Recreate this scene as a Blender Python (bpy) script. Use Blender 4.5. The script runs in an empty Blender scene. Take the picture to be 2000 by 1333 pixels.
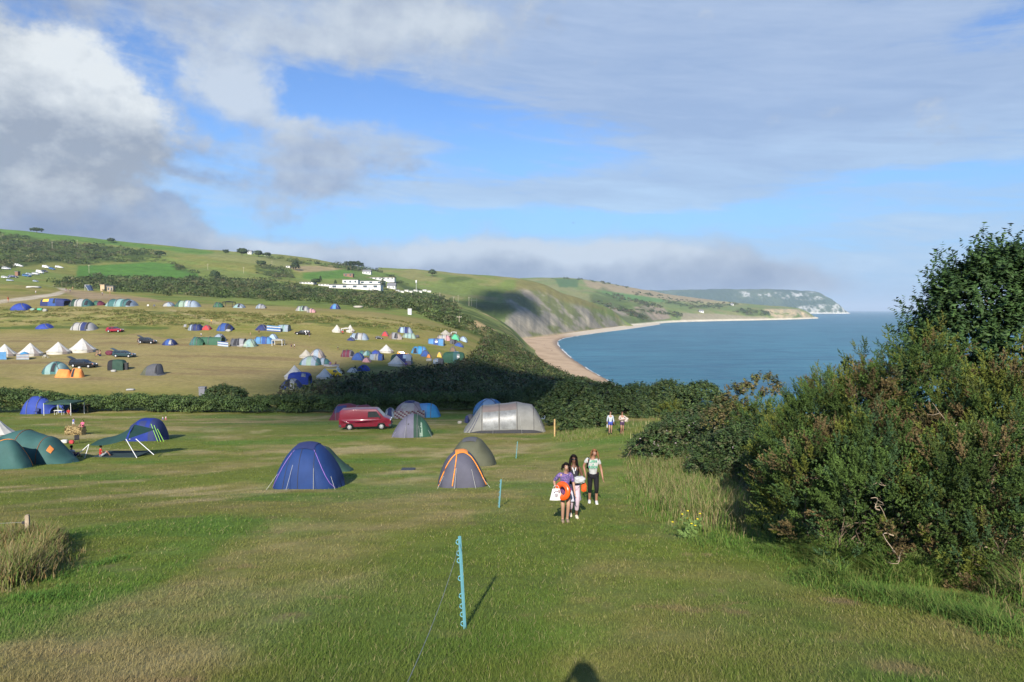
import bpy, bmesh, math, random
import numpy as np
from mathutils import Vector, Matrix, Euler
from mathutils.bvhtree import BVHTree

random.seed(7)
rng = np.random.default_rng(7)
SC = bpy.context.scene
COL = SC.collection
PI = math.pi

# ------------------------------------------------------------------ camera
H = 45.0                 # eye height above the sea (z = 0)
FPX = 1333.0             # focal length in photograph pixels (24 mm lens)
HORIZON = 606.0
PITCH = math.atan((666.5 - HORIZON) / FPX)
cam_data = bpy.data.cameras.new('camera')
cam = bpy.data.objects.new('camera', cam_data)
COL.objects.link(cam)
cam_data.sensor_width = 36.0
cam_data.lens = 36.0 * FPX / 2000.0
cam_data.clip_start = 0.05
cam_data.clip_end = 200000.0
cam.location = (0, 0, H)
cam.rotation_euler = (PI / 2 - PITCH, 0, 0)
SC.camera = cam
CP, SP = math.cos(PITCH), math.sin(PITCH)

def ray(px, py):
    u = (px - 1000.0) / FPX
    v = (666.5 - py) / FPX
    return Vector((u, CP + v * SP, -SP + v * CP))

def at(px, py, Y):
    d = ray(px, py)
    return Vector((0, 0, H)) + d * (Y / d.y)

def z_of(py, Y):         # height of the point seen in row py at distance Y
    v = (666.5 - np.asarray(py, float)) / FPX
    return H + (-SP + v * CP) / (CP + v * SP) * Y

# ------------------------------------------------------------------ sun and sky
SUN_DIR = ray(1131, 1304).normalized()          # the way the light travels
SUN_ELEV = math.asin(-SUN_DIR.z)
SUN_AZ = math.atan2(-SUN_DIR.x, -SUN_DIR.y)     # compass direction of the sun, from +Y towards +X
sun_data = bpy.data.lights.new('sun', 'SUN')
sun_data.energy = 4.9
sun_data.angle = math.radians(0.5)
sun_data.color = (1.0, 0.93, 0.82)
sun = bpy.data.objects.new('sun', sun_data)
COL.objects.link(sun)
sun.rotation_euler = SUN_DIR.to_track_quat('-Z', 'Y').to_euler()

SC.view_settings.view_transform = 'Standard'
SC.view_settings.look = 'None'
SC.view_settings.gamma = 1.0
SC.view_settings.exposure = 0.82
SC.cycles.max_bounces = 6
SC.cycles.diffuse_bounces = 2
SC.cycles.glossy_bounces = 2
SC.cycles.transmission_bounces = 3
SC.cycles.transparent_max_bounces = 6
SC.cycles.volume_bounces = 0
SC.cycles.use_denoising = True
SC.cycles.caustics_reflective = False
SC.cycles.caustics_refractive = False

class NT:
    """small helper for building node graphs"""
    def __init__(s, nt): s.nt = nt
    def new(s, t, **kw):
        n = s.nt.nodes.new(t)
        for k, v in kw.items(): setattr(n, k, v)
        return n
    def plug(s, sock, v):
        if isinstance(v, bpy.types.NodeSocket): s.nt.links.new(v, sock)
        elif v is not None: sock.default_value = v
    def m(s, op, a, b=None, c=None, clamp=False):
        n = s.new('ShaderNodeMath', operation=op, use_clamp=clamp)
        s.plug(n.inputs[0], a); s.plug(n.inputs[1], b)
        if c is not None: s.plug(n.inputs[2], c)
        return n.outputs[0]
    def vm(s, op, a, b=None, scale=None):
        n = s.new('ShaderNodeVectorMath', operation=op)
        s.plug(n.inputs[0], a)
        if b is not None: s.plug(n.inputs[1], b)
        if scale is not None: s.plug(n.inputs['Scale'], scale)
        return n.outputs['Value'] if op in ('DOT_PRODUCT', 'LENGTH') else n.outputs[0]
    def comb(s, x, y, z):
        n = s.new('ShaderNodeCombineXYZ')
        for i, v in enumerate((x, y, z)): s.plug(n.inputs[i], v)
        return n.outputs[0]
    def noise(s, vec, scale, detail=4.0, rough=0.55, dist=0.0, out='Fac'):
        n = s.new('ShaderNodeTexNoise')
        s.plug(n.inputs['Vector'], vec); s.plug(n.inputs['Scale'], scale)
        n.inputs['Detail'].default_value = detail; n.inputs['Roughness'].default_value = rough
        n.inputs['Distortion'].default_value = dist
        return n.outputs[out]
    def ss(s, x, lo, hi):
        n = s.new('ShaderNodeMapRange', interpolation_type='SMOOTHSTEP')
        s.plug(n.inputs[0], x)
        n.inputs[1].default_value = lo; n.inputs[2].default_value = hi
        n.inputs[3].default_value = 0.0; n.inputs[4].default_value = 1.0
        return n.outputs[0]
    def mix(s, f, a, b, blend='MIX'):
        n = s.new('ShaderNodeMix', data_type='RGBA', blend_type=blend)
        s.plug(n.inputs[0], f)
        def c(v): return v if isinstance(v, bpy.types.NodeSocket) else (*v, 1.0)
        s.plug(n.inputs[6], c(a)); s.plug(n.inputs[7], c(b))
        return n.outputs[2]

def srgb(r, g, b):
    f = lambda c: c / 12.92 if c <= 0.04045 else ((c + 0.055) / 1.055) ** 2.4
    return tuple(f(c / 255.0) for c in (r, g, b))

def build_sky():
    w = bpy.data.worlds.new('World')
    SC.world = w
    w.use_nodes = True
    w.node_tree.nodes.clear()
    g = NT(w.node_tree)
    STR = 0.085
    sky = g.new('ShaderNodeTexSky', sky_type='NISHITA')
    sky.sun_disc = False
    sky.sun_elevation = SUN_ELEV
    sky.sun_rotation = SUN_AZ
    sky.altitude = 50.0
    sky.air_density = 1.0; sky.dust_density = 0.6; sky.ozone_density = 2.0
    tc = g.new('ShaderNodeTexCoord')
    sep = g.new('ShaderNodeSeparateXYZ')
    g.plug(sep.inputs[0], tc.outputs['Generated'])
    az = g.m('ARCTAN2', sep.outputs[0], sep.outputs[1])
    el = g.m('ARCSINE', sep.outputs[2])
    p = g.comb(az, el, 0.0)
    # domain warp so that the cloud banks get ragged, billowing outlines
    wv = g.comb(g.m('MULTIPLY', az, 1.0), g.m('MULTIPLY', el, 1.35), 3.7)
    w1 = g.noise(wv, 5.5, 5.0, 0.56, out='Color')
    w1 = g.vm('SUBTRACT', w1, (0.5, 0.5, 0.5))
    pw = g.vm('ADD', p, g.vm('MULTIPLY', w1, (0.16, 0.13, 0.0)))
    pw_small = g.vm('ADD', p, g.vm('MULTIPLY', w1, (0.10, 0.06, 0.0)))
    n_big = g.noise(wv, 4.6, 7.0, 0.60)
    n_fine = g.noise(g.vm('ADD', wv, (4.1, 1.3, 2.2)), 13.0, 7.0, 0.60)
    n_tiny = g.noise(g.vm('ADD', wv, (1.1, 5.3, 0.2)), 34.0, 5.0, 0.62)
    # shading offset: the same billows sampled towards the sun's side and upwards
    n_up = g.noise(g.vm('ADD', wv, (-0.015, 0.035, 0.0)), 4.6, 7.0, 0.60)
    lump = g.m('MULTIPLY', g.m('SUBTRACT', n_big, n_up), 2.6)
    def field(pv, blobs):
        acc = None
        for (px, py, sx, sy, a) in blobs:
            ca = math.atan((px - 1000.0) / FPX)
            ce = math.atan((HORIZON - py) / FPX * math.cos(ca))
            v = g.vm('SUBTRACT', pv, (ca, ce, 0.0))
            v = g.vm('MULTIPLY', v, (FPX / sx * 0.9, FPX / sy * 0.9, 0.0))
            e = g.m('EXPONENT', g.m('MULTIPLY', g.vm('DOT_PRODUCT', v, v), -1.0))
            acc = g.m('MULTIPLY', e, a) if acc is None else g.m('MULTIPLY_ADD', e, a, acc)
        return acc
    col = sky.outputs[0]
    k = 1.0 / STR / 2 ** SC.view_settings.exposure
    sc = lambda c: tuple(v * k for v in c)
    # the clear sky: deep blue aloft, paler and slightly greener low down
    col = g.mix(1.0, col, (0.62, 0.82, 1.12), 'MULTIPLY')
    hz = g.ss(el, 0.30, 0.02)
    col = g.mix(g.m('MULTIPLY', hz, 0.70), col, sc(srgb(138, 194, 244)))
    hz2 = g.ss(el, 0.10, -0.01)
    col = g.mix(g.m('MULTIPLY', hz2, 0.85), col, sc(srgb(158, 188, 224)))
    ctr = lambda n, a: g.m('MULTIPLY', g.m('SUBTRACT', n, 0.5), a)
    # --- high thin veil, long streaks drawn out sideways
    vv = g.comb(g.m('MULTIPLY_ADD', el, -0.7, az), g.m('MULTIPLY', el, 5.0), 9.3)
    n_veil = g.noise(vv, 2.2, 8.0, 0.58, 0.35)
    n_wisp = g.noise(g.comb(g.m('MULTIPLY_ADD', el, 1.1, az), g.m('MULTIPLY', el, 4.5), 1.3), 6.0, 9.0, 0.66, 0.8)
    n_fib = g.noise(g.comb(g.m('MULTIPLY_ADD', el, -0.9, az), g.m('MULTIPLY_ADD', az, 1.2, g.m('MULTIPLY', el, 9.0)), 5.5), 5.0, 9.0, 0.64, 0.5)
    V = field(pw_small, [
        (1500, 0, 800, 200, 0.92), (1480, 215, 480, 130, 0.85), (1880, 260, 300, 140, 0.50), (1330, 355, 380, 36, 0.60),
        (1000, 390, 420, 26, 0.50), (1700, 450, 500, 60, 0.42), (740, 290, 150, 30, 0.55), (420, 350, 360, 50, 0.45),
        (960, 110, 200, 90, 0.60), (700, 10, 380, 70, 0.65), (1600, 530, 480, 50, 0.35), (1180, 428, 360, 22, -0.80),
        (1020, 300, 190, 50, -0.55), (800, 215, 230, 45, -0.55), (1750, 342, 190, 20, -0.85), (1960, 60, 140, 60, -0.45)])
    d_veil = g.ss(g.m('ADD', V, g.m('ADD', ctr(n_veil, 1.3), g.m('ADD', ctr(n_wisp, 1.5), ctr(n_fib, 1.7)))), 0.08, 0.98)
    vdark = field(pw_small, [(1500, 225, 480, 40, 0.7), (1300, 130, 400, 40, 0.15)])
    vb = g.m('ADD', g.m('ADD', ctr(n_veil, 1.0), g.m('ADD', ctr(n_fib, 1.9), ctr(n_wisp, 1.2))), g.m('SUBTRACT', 0.62, vdark), clamp=True)
    veil_hi = g.mix(g.ss(el, 0.30, 0.12), sc(srgb(184, 202, 228)), sc(srgb(188, 216, 244)))
    veil_col = g.mix(vb, sc(srgb(162, 184, 216)), veil_hi)
    col = g.mix(g.m('MULTIPLY', d_veil, 0.84), col, veil_col)
    # --- broken grey cloud across the top and the small ragged pieces
    G = field(pw, [
        (200, 10, 420, 90, 0.85), (700, 60, 180, 70, 0.80), (880, 80, 140, 70, 0.50), (590, 310, 170, 50, 0.55), (640, 270, 90, 50, 0.40),
        (450, 170, 80, 42, 0.85), (515, 210, 45, 36, 0.45), (340, 345, 55, 18, 0.65), (270, 436, 110, 34, 0.85), (335, 462, 80, 26, 0.7),
        (150, 410, 190, 55, 0.70), (590, 358, 110, 34, 0.75), (30, 440, 160, 60, 0.60), (390, 265, 70, 45, 0.35), (830, 330, 60, 26, 0.25), (200, 90, 200, 80, 0.35),
        (640, 200, 110, 55, -0.55), (320, 120, 50, 60, -0.6), (450, 265, 60, 25, -0.4), (560, 110, 60, 35, -0.45), (300, 380, 70, 25, -0.4)])
    dG = g.ss(g.m('ADD', G, g.m('ADD', g.m('ADD', ctr(n_big, 1.9), ctr(n_fine, 1.5)), ctr(n_tiny, 0.7))), 0.22, 1.02)
    bright = field(pw, [(460, 165, 120, 55, 0.75), (760, 50, 300, 120, 0.40), (640, 290, 150, 40, 0.45), (880, 120, 120, 80, 0.3)])
    gcol = g.mix(g.m('ADD', g.m('ADD', bright, 0.22), lump, clamp=True), sc(srgb(146, 162, 191)), sc(srgb(212, 222, 232)))
    col = g.mix(g.m('MULTIPLY', dG, 0.85), col, gcol)
    # --- the big cumulus on the left
    A = field(pw, [(120, 205, 125, 85, 0.95), (50, 305, 140, 65, 0.78), (180, 300, 80, 55, 0.55), (-200, 240, 240, 160, 1.0), (110, 380, 70, 36, 0.55), (310, 250, 50, 90, -0.3)])
    dA = g.ss(g.m('ADD', A, g.m('ADD', g.m('ADD', ctr(n_big, 1.5), ctr(n_fine, 1.3)), ctr(n_tiny, 0.8))), 0.22, 1.02)
    sA = field(pw, [(170, 160, 120, 55, 0.55), (60, 200, 110, 40, 0.30), (240, 190, 60, 60, 0.2), (90, 340, 200, 60, -0.25)])
    acol = g.mix(g.m('ADD', g.m('ADD', g.m('ADD', sA, 0.20), g.m('ADD', ctr(n_fine, 1.2), ctr(n_tiny, 0.6))), lump, clamp=True), sc(srgb(158, 169, 185)), sc(srgb(234, 240, 243)))
    col = g.mix(g.m('MULTIPLY', dA, 0.95), col, acol)
    # --- low bank of sea fog lying along the hills and headland
    pm = g.vm('ADD', p, g.vm('MULTIPLY', w1, (0.14, 0.10, 0.0)))
    B = field(pm, [(1000, 528, 300, 46, 0.95), (1250, 522, 230, 50, 1.1), (1450, 540, 120, 26, 0.75), (760, 508, 200, 40, 0.75), (500, 474, 90, 28, 0.85),
                   (620, 490, 50, 26, 0.45), (1100, 565, 500, 22, 0.55), (200, 475, 300, 30, 0.6), (-200, 470, 300, 90, 0.8), (450, 510, 160, 24, 0.5), (860, 490, 60, 18, 0.3)])
    dB = g.ss(g.m('ADD', B, g.m('ADD', ctr(n_big, 1.1), ctr(n_fine, 0.9))), 0.16, 1.0)
    bs = field(pm, [(950, 490, 380, 36, 0.55), (1220, 490, 200, 34, 0.6), (520, 455, 90, 20, 0.4), (700, 480, 200, 30, 0.3)])
    bcol = g.mix(g.m('ADD', g.m('ADD', bs, 0.22), g.m('ADD', g.m('MULTIPLY', lump, 0.6), ctr(n_fine, 0.8)), clamp=True), sc(srgb(126, 143, 174)), sc(srgb(206, 218, 232)))
    col = g.mix(g.m('MULTIPLY', dB, 0.95), col, bcol)
    bg = g.new('ShaderNodeBackground')
    g.plug(bg.inputs[0], col)
    bg.inputs[1].default_value = STR
    out = g.new('ShaderNodeOutputWorld')
    g.plug(out.inputs[0], bg.outputs[0])
build_sky()

# ------------------------------------------------------------------ small tools
def vnoise(x, y, seed=0):
    xi = np.floor(x).astype(np.int64); yi = np.floor(y).astype(np.int64)
    xf = x - xi; yf = y - yi
    def h(a, b):
        n = (a * 374761393 + b * 668265263 + seed * 144269504) & 0xFFFFFFFF
        n = ((n ^ (n >> 13)) * 1274126177) & 0xFFFFFFFF
        n = ((n ^ (n >> 16)) * 2246822519) & 0xFFFFFFFF
        return ((n ^ (n >> 15)) & 0xFFFFFF) / float(0xFFFFFF)
    u = xf * xf * (3 - 2 * xf); v = yf * yf * (3 - 2 * yf)
    return (h(xi, yi) * (1 - u) + h(xi + 1, yi) * u) * (1 - v) + (h(xi, yi + 1) * (1 - u) + h(xi + 1, yi + 1) * u) * v

def fbm(x, y, oct=4, seed=0, gain=0.5):
    x = np.asarray(x, float); y = np.asarray(y, float)
    s = 0.0; a = 1.0; t = 0.0
    for i in range(oct):
        s = s + a * vnoise(x * 2 ** i + 17.3 * i, y * 2 ** i - 9.1 * i, seed + i)
        t += a; a *= gain
    return s / t

def sstep(x, a, b):
    t = np.clip((x - a) / (b - a), 0, 1)
    return t * t * (3 - 2 * t)

def pchip(x, y, xq):
    """monotone cubic interpolation; y may be (n, k)"""
    x = np.asarray(x, float); y = np.asarray(y, float); xq = np.asarray(xq, float)
    if y.ndim == 1: return pchip(x, y[:, None], xq)[:, 0]
    h = np.diff(x)[:, None]; d = np.diff(y, axis=0) / h
    m = np.zeros_like(y)
    same = (d[:-1] * d[1:]) > 0
    w1 = 2 * h[1:] + h[:-1]; w2 = h[1:] + 2 * h[:-1]
    with np.errstate(divide='ignore', invalid='ignore'):
        hm = (w1 + w2) / (w1 / d[:-1] + w2 / d[1:])
    m[1:-1] = np.where(same, hm, 0.0)
    m[0] = d[0]; m[-1] = d[-1]
    i = np.clip(np.searchsorted(x, xq) - 1, 0, len(x) - 2)
    t = ((xq - x[i]) / (x[i + 1] - x[i]))[:, None]; hh = (x[i + 1] - x[i])[:, None]
    return ((2 * t**3 - 3 * t**2 + 1) * y[i] + (t**3 - 2 * t**2 + t) * hh * m[i]
            + (-2 * t**3 + 3 * t**2) * y[i + 1] + (t**3 - t**2) * hh * m[i + 1])

def in_poly(px, py, poly):
    px = np.asarray(px, float); py = np.asarray(py, float)
    inside = np.zeros(px.shape, bool)
    n = len(poly)
    for i in range(n):
        x1, y1 = poly[i]; x2, y2 = poly[(i + 1) % n]
        c = ((y1 > py) != (y2 > py)) & (px < (x2 - x1) * (py - y1) / ((y2 - y1) if y2 != y1 else 1e-9) + x1)
        inside ^= c
    return inside

def soft_poly(px, py, poly, r, seed=1, k=0.02):
    """polygon weight with a wobbling edge"""
    w = 0.0
    jx = (fbm(px * k, py * k * 2, 3, seed) - 0.5) * 2 * r * 1.5
    jy = (fbm(px * k, py * k * 2, 3, seed + 5) - 0.5) * r * 1.5
    for ox, oy in ((0, 0), (r, 0), (-r, 0), (0, r * .5), (0, -r * .5)):
        w = w + in_poly(px + jx + ox, py + jy + oy, poly)
    return w / 5.0

def np_mesh(name, verts, faces, mats, parent=None, colors=None, smooth=False, mat_index=None, attr='tint'):
    """verts (n,3), faces (m,3|4) -> linked mesh object"""
    verts = np.ascontiguousarray(verts, np.float32); faces = np.ascontiguousarray(faces, np.int32)
    me = bpy.data.meshes.new(name)
    k = faces.shape[1]
    me.vertices.add(len(verts)); me.loops.add(faces.size); me.polygons.add(len(faces))
    me.vertices.foreach_set('co', verts.ravel())
    me.loops.foreach_set('vertex_index', faces.ravel())
    me.polygons.foreach_set('loop_start', np.arange(0, faces.size, k, dtype=np.int32))
    me.polygons.foreach_set('use_smooth', np.full(len(faces), smooth, bool))
    if mat_index is not None: me.polygons.foreach_set('material_index', np.ascontiguousarray(mat_index, np.int32))
    if colors is not None:
        a = me.color_attributes.new(attr, 'FLOAT_COLOR', 'POINT')
        c4 = np.ones((len(verts), 4), np.float32); c4[:, :3] = colors
        a.data.foreach_set('color', c4.ravel())
    me.update(calc_edges=True)
    for m in (mats if isinstance(mats, (list, tuple)) else [mats]): me.materials.append(m)
    o = bpy.data.objects.new(name, me)
    COL.objects.link(o)
    if parent is not None: o.parent = parent
    return o

def tag(o, label=None, cat=None, group=None, kind=None):
    if label: o['label'] = label
    if cat: o['category'] = cat
    if group: o['group'] = group
    if kind: o['kind'] = kind
    return o

def empty(name, loc, rz=0.0, label=None, cat=None, group=None):
    o = bpy.data.objects.new(name, None)
    COL.objects.link(o)
    o.empty_display_size = 0.3
    o.location = loc; o.rotation_euler = (0, 0, rz)
    return tag(o, label, cat, group)

_mats = {}
def material(name, color, rough=0.8, spec=0.3, metal=0.0, var=0.12, scale=6.0, bump=0.0, bump_scale=30.0, coat=0.0, sheen=0.0, trans=0.0):
    """painted / woven / plastic surface with slight procedural unevenness"""
    if name in _mats: return _mats[name]
    m = bpy.data.materials.new(name); m.use_nodes = True
    g = NT(m.node_tree); b = m.node_tree.nodes['Principled BSDF']
    tc = g.new('ShaderNodeTexCoord')
    n = g.noise(tc.outputs['Object'], scale, 5.0, 0.6)
    dark = tuple(c * (1 - var) for c in color); lite = tuple(min(1.0, c * (1 + var)) for c in color)
    g.plug(b.inputs['Base Color'], g.mix(g.ss(n, 0.3, 0.7), dark, lite))
    b.inputs['Roughness'].default_value = rough
    b.inputs['Specular IOR Level'].default_value = spec
    b.inputs['Metallic'].default_value = metal
    if coat: b.inputs['Coat Weight'].default_value = coat; b.inputs['Coat Roughness'].default_value = 0.1
    if bump:
        bn = g.new('ShaderNodeBump'); bn.inputs['Strength'].default_value = bump
        g.plug(bn.inputs['Height'], g.noise(tc.outputs['Object'], bump_scale, 4.0, 0.6)); g.plug(b.inputs['Normal'], bn.outputs[0])
    if trans:
        out = m.node_tree.nodes['Material Output']
        tr = g.new('ShaderNodeBsdfTranslucent'); g.plug(tr.inputs[0], (*color, 1))
        mx = g.new('ShaderNodeMixShader'); mx.inputs[0].default_value = trans
        g.plug(mx.inputs[1], b.outputs[0]); g.plug(mx.inputs[2], tr.outputs[0]); g.plug(out.inputs[0], mx.outputs[0])
    _mats[name] = m
    return m

def tint_material(name, rough=0.85, spec=0.15, trans=0.0, nscale=None, namp=0.0, bump=0.0, bscale=1.0, attr='tint', spec_tint=None):
    """surface coloured by a per-vertex colour (real base colour), broken up by noise"""
    m = bpy.data.materials.new(name); m.use_nodes = True
    g = NT(m.node_tree); b = m.node_tree.nodes['Principled BSDF']
    a = g.new('ShaderNodeAttribute', attribute_name=attr)
    c = a.outputs['Color']
    geo = g.new('ShaderNodeNewGeometry')
    if nscale:
        for s, amp in zip(nscale, namp):
            n = g.noise(geo.outputs['Position'], s, 4.0, 0.6)
            f = g.m('MULTIPLY_ADD', g.m('SUBTRACT', n, 0.5), amp * 2, 1.0)
            c = g.vm('SCALE', c, scale=f)
    g.plug(b.inputs['Base Color'], c)
    b.inputs['Roughness'].default_value = rough; b.inputs['Specular IOR Level'].default_value = spec
    if bump:
        bn = g.new('ShaderNodeBump'); bn.inputs['Strength'].default_value = bump; bn.inputs['Distance'].default_value = 0.1 / bscale
        g.plug(bn.inputs['Height'], g.noise(geo.outputs['Position'], bscale, 5.0, 0.65)); g.plug(b.inputs['Normal'], bn.outputs[0])
    if trans:
        out = m.node_tree.nodes['Material Output']
        tr = g.new('ShaderNodeBsdfTranslucent'); g.plug(tr.inputs[0], c)
        mx = g.new('ShaderNodeMixShader'); mx.inputs[0].default_value = trans
        g.plug(mx.inputs[1], b.outputs[0]); g.plug(mx.inputs[2], tr.outputs[0]); g.plug(out.inputs[0], mx.outputs[0])
    return m
# ------------------------------------------------------------------ the land
def project(v):
    """world points (n,3) -> photograph pixels (used to look up which field a spot belongs to)"""
    x = v[:, 0]; y = np.maximum(v[:, 1], 0.5); z = v[:, 2] - H
    fw = y * CP - z * SP; up = y * SP + z * CP
    return 1000 + FPX * x / fw, 666.5 - FPX * up / fw

# near hillside: heights below the eye along straight lines of equal distance
NEAR_Y = [-45, -20, 0, 8, 18, 28, 45, 64]
NEAR_Z = [5.5, 2.9, -1.65, -3.68, -5.55, -7.35, -9.45, -11.1]
FAR_Y = [92, 115, 150, 195, 245, 330, 480, 700, 950, 1300, 1700, 2300]
UNDER = 'u'
FAR = {
    -900: [800, 742, 686, 640, 578, 558, 530, 498, 462, 412, 418, 450],
    -300: [800, 742, 688, 644, 585, 566, 540, 512, 474, 432, 436, 455],
    0:    [800, 743, 690, 648, 592, 572, 548, 520, 488, 448, 450, 465],
    200:  [800, 745, 692, 648, 596, 580, 562, 541, 508, 470, 471, 482],
    400:  [799, 750, 697, 650, 600, 588, 572, 552, 524, 490, 489, 497],
    600:  [797, 755, 705, 655, 607, 596, 585, 569, 543, 516, 503, 510],
    700:  [797, 757, 710, 661, 613, 601, 590, 574, 552, 530, 523, 527],
    800:  [797, 759, 716, 670, 626, 611, 599, 584, 570, 550, 532, 538],
    900:  [797, 761, 725, 686, 657, 634, 614, 600, 594, 592, 600, 610],
    950:  [797, 764, 735, 704, 677, 652, 632, 618, 616, 622, 640, 650],
    1000: [797, 766, 747, 722, 699, 676, 658, 648, 645, 'u', 'u', 'u'],
    1040: [797, 768, 752, 734, 715, 702, 694, 684, 'u', 'u', 'u', 'u'],
    1080: [798, 770, 757, 743, 727, 720, 718, 'u', 'u', 'u', 'u', 'u'],
    1140: [800, 775, 764, 752, 750, 760, 'u', 'u', 'u', 'u', 'u', 'u'],
    1200: [800, 780, 770, 775, 800, 'u', 'u', 'u', 'u', 'u', 'u', 'u'],
    1280: [800, 792, 800, 840, 'u', 'u', 'u', 'u', 'u', 'u', 'u', 'u'],
    1400: [806, 840, 900, 'u', 'u', 'u', 'u', 'u', 'u', 'u', 'u', 'u'],
    1700: [815, 860, 930, 'u', 'u', 'u', 'u', 'u', 'u', 'u', 'u', 'u'],
    2100: [815, 860, 930, 'u', 'u', 'u', 'u', 'u', 'u', 'u', 'u', 'u'],
    2900: [815, 860, 930, 'u', 'u', 'u', 'u', 'u', 'u', 'u', 'u', 'u'],
}
def loft(cols, tq, sub):
    """cols: {t: [(Y, z), ...]} -> grids X, Y, Z of a smooth surface through all feature lines"""
    T = sorted(cols)
    arr = np.array([[(yy, zz) for yy, zz in cols[t]] for t in T], float)      # (T, L, 2)
    L = arr.shape[1]
    a = pchip(T, arr.reshape(len(T), -1), tq).reshape(len(tq), L, 2)
    s = np.concatenate([np.linspace(i, i + 1, n, endpoint=False) for i, n in enumerate(sub)] + [[L - 1]])
    out = pchip(np.arange(L), a.transpose(1, 0, 2).reshape(L, -1), s).reshape(len(s), len(tq), 2)
    return out[:, :, 0], out[:, :, 1]

def grid_faces(r, c):
    i = np.arange((r - 1) * c).reshape(r - 1, c)[:, :-1].ravel()
    return np.stack([i, i + 1, i + c + 1, i + c], 1)

def near_z(t, i):
    z = NEAR_Z[i]
    if NEAR_Y[i] >= 28:                      # the path side of the field stands a little higher
        z += (0.9 if NEAR_Y[i] >= 64 else 0.55 if NEAR_Y[i] >= 45 else 0.15) * float(sstep(t, 1020, 1250))
    return H + z
cols = {}
for t, rows in FAR.items():
    c = [(NEAR_Y[i], near_z(t, i)) for i in range(len(NEAR_Y))]
    for Y, r in zip(FAR_Y, rows):
        c.append((Y, -6.0 if r == 'u' else float(z_of(r, Y))))
    cols[t] = c
tq = np.concatenate([np.arange(-900, -60, 24), np.arange(-60, 1500, 3.5), np.arange(1500, 2120, 8), np.arange(2120, 2901, 40)])
subs = [4, 8, 16, 30, 22, 24, 20, 26, 26, 34, 34, 40, 34, 34, 34, 34, 34, 22, 8]
LY, LZ = loft(cols, tq, subs)
YX = np.where(LY > 0, np.sqrt(LY ** 2 + 20 ** 2 * np.exp(-LY / 30)), 20.0)
LX = (tq[None, :] - 1000) / FPX * YX

def hump(x, y):
    """gentle natural unevenness, growing with distance"""
    r = np.maximum(np.hypot(x, y), 1)
    a = (fbm(x / 3.1, y / 3.1, 3, 3) - .5) * 0.10
    a = a + (fbm(x / 11.0, y / 11.0, 3, 13) - .5) * 0.35 * sstep(r, 6, 60)
    a = a + (fbm(x / 60.0, y / 45.0, 4, 23) - .5) * 3.0 * sstep(r, 230, 600)
    a = a + (fbm(x / 220.0, y / 160.0, 4, 33) - .5) * 14.0 * sstep(r, 450, 1200)
    return a
# bank between the two levels of the campsite is rougher
LZ = LZ + hump(LX, LY)
ground_v = np.stack([LX, LY, LZ], -1).reshape(-1, 3)
ground_f = grid_faces(*LX.shape)
GR, GC = LX.shape

# coast hill (dark headland with the scree cliff) ---------------------------------
def z_rows(Y, rows): return float(z_of(rows, Y))
B1 = {   # t: foot (row, Y), lower slope, upper slope, crest
    740: [(604, 760), (580, 960), (556, 1200), (525, 1500)],
    820: [(612, 820), (586, 980), (560, 1200), (528.5, 1500)],
    860: [(618, 870), (590, 1000), (562, 1200), (532, 1500)],
    900: [(626, 910), (597, 1010), (567, 1200), (536, 1480)],
    950: [(640, 950), (606, 1030), (573, 1200), (539, 1460)],
    1000: [(655, 990), (616, 1060), (578, 1200), (543, 1440)],
    1030: [(667, 1025), (626, 1085), (586, 1210), (547, 1430)],
    1060: [(661, 1100), (630, 1150), (592, 1250), (554, 1430)],
    1100: [(655, 1225), (630, 1265), (600, 1340), (571, 1450)],
    1150: [(648.5, 1428), (630, 1455), (608, 1500), (588, 1560)],
    1190: [(643.5, 1620), (633, 1640), (619, 1670), (604, 1710)],
    1222: [(640, 1770), (637, 1780), (633, 1795), (628, 1810)],
    1250: ['u', 'u', 'u', 'u'],
}
def coast_cols(tab, Yu=None):
    out = {}; last = None
    for t in sorted(tab):
        row = tab[t]
        if row[0] == 'u': row = [(None, r[1]) for r in last]
        f = row[0][1]
        c = [(f * 0.955, -8.0)] + [(Y, -8.0 if r is None else float(z_of(r, Y))) for r, Y in row]
        lastz = c[-1][1]
        c.append((row[-1][1] * 1.10, max(lastz * 0.72, -8.0)))
        c.append((row[-1][1] * 1.30, max(lastz * 0.35 - 6, -8.0)))
        out[t] = c
        if tab[t][0] != 'u': last = tab[t]
    return out
def coast(tab, t0, t1, dt, sub, amp, gully):
    tt = np.arange(t0, t1 + 0.1, dt)
    Y, Z = loft(coast_cols(tab), tt, sub)
    X = (tt[None, :] - 1000) / FPX * Y
    rel = sstep(Z, 2, 26)
    Z = Z + (fbm(X / 130, Y / 130, 4, 71) - .5) * amp * rel
    # erosion gullies running down the seaward face
    Y = Y + (fbm(X / 24.0, Z / 160.0, 4, 81, 0.6) - .5) * gully * rel * sstep(np.arange(Y.shape[0])[:, None] / Y.shape[0], 0.95, 0.4)
    return np.stack([X, Y, Z], -1)
b1 = coast(B1, 740, 1250, 2.0, [4, 40, 40, 44, 10, 4], 9.0, 46.0)
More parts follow.
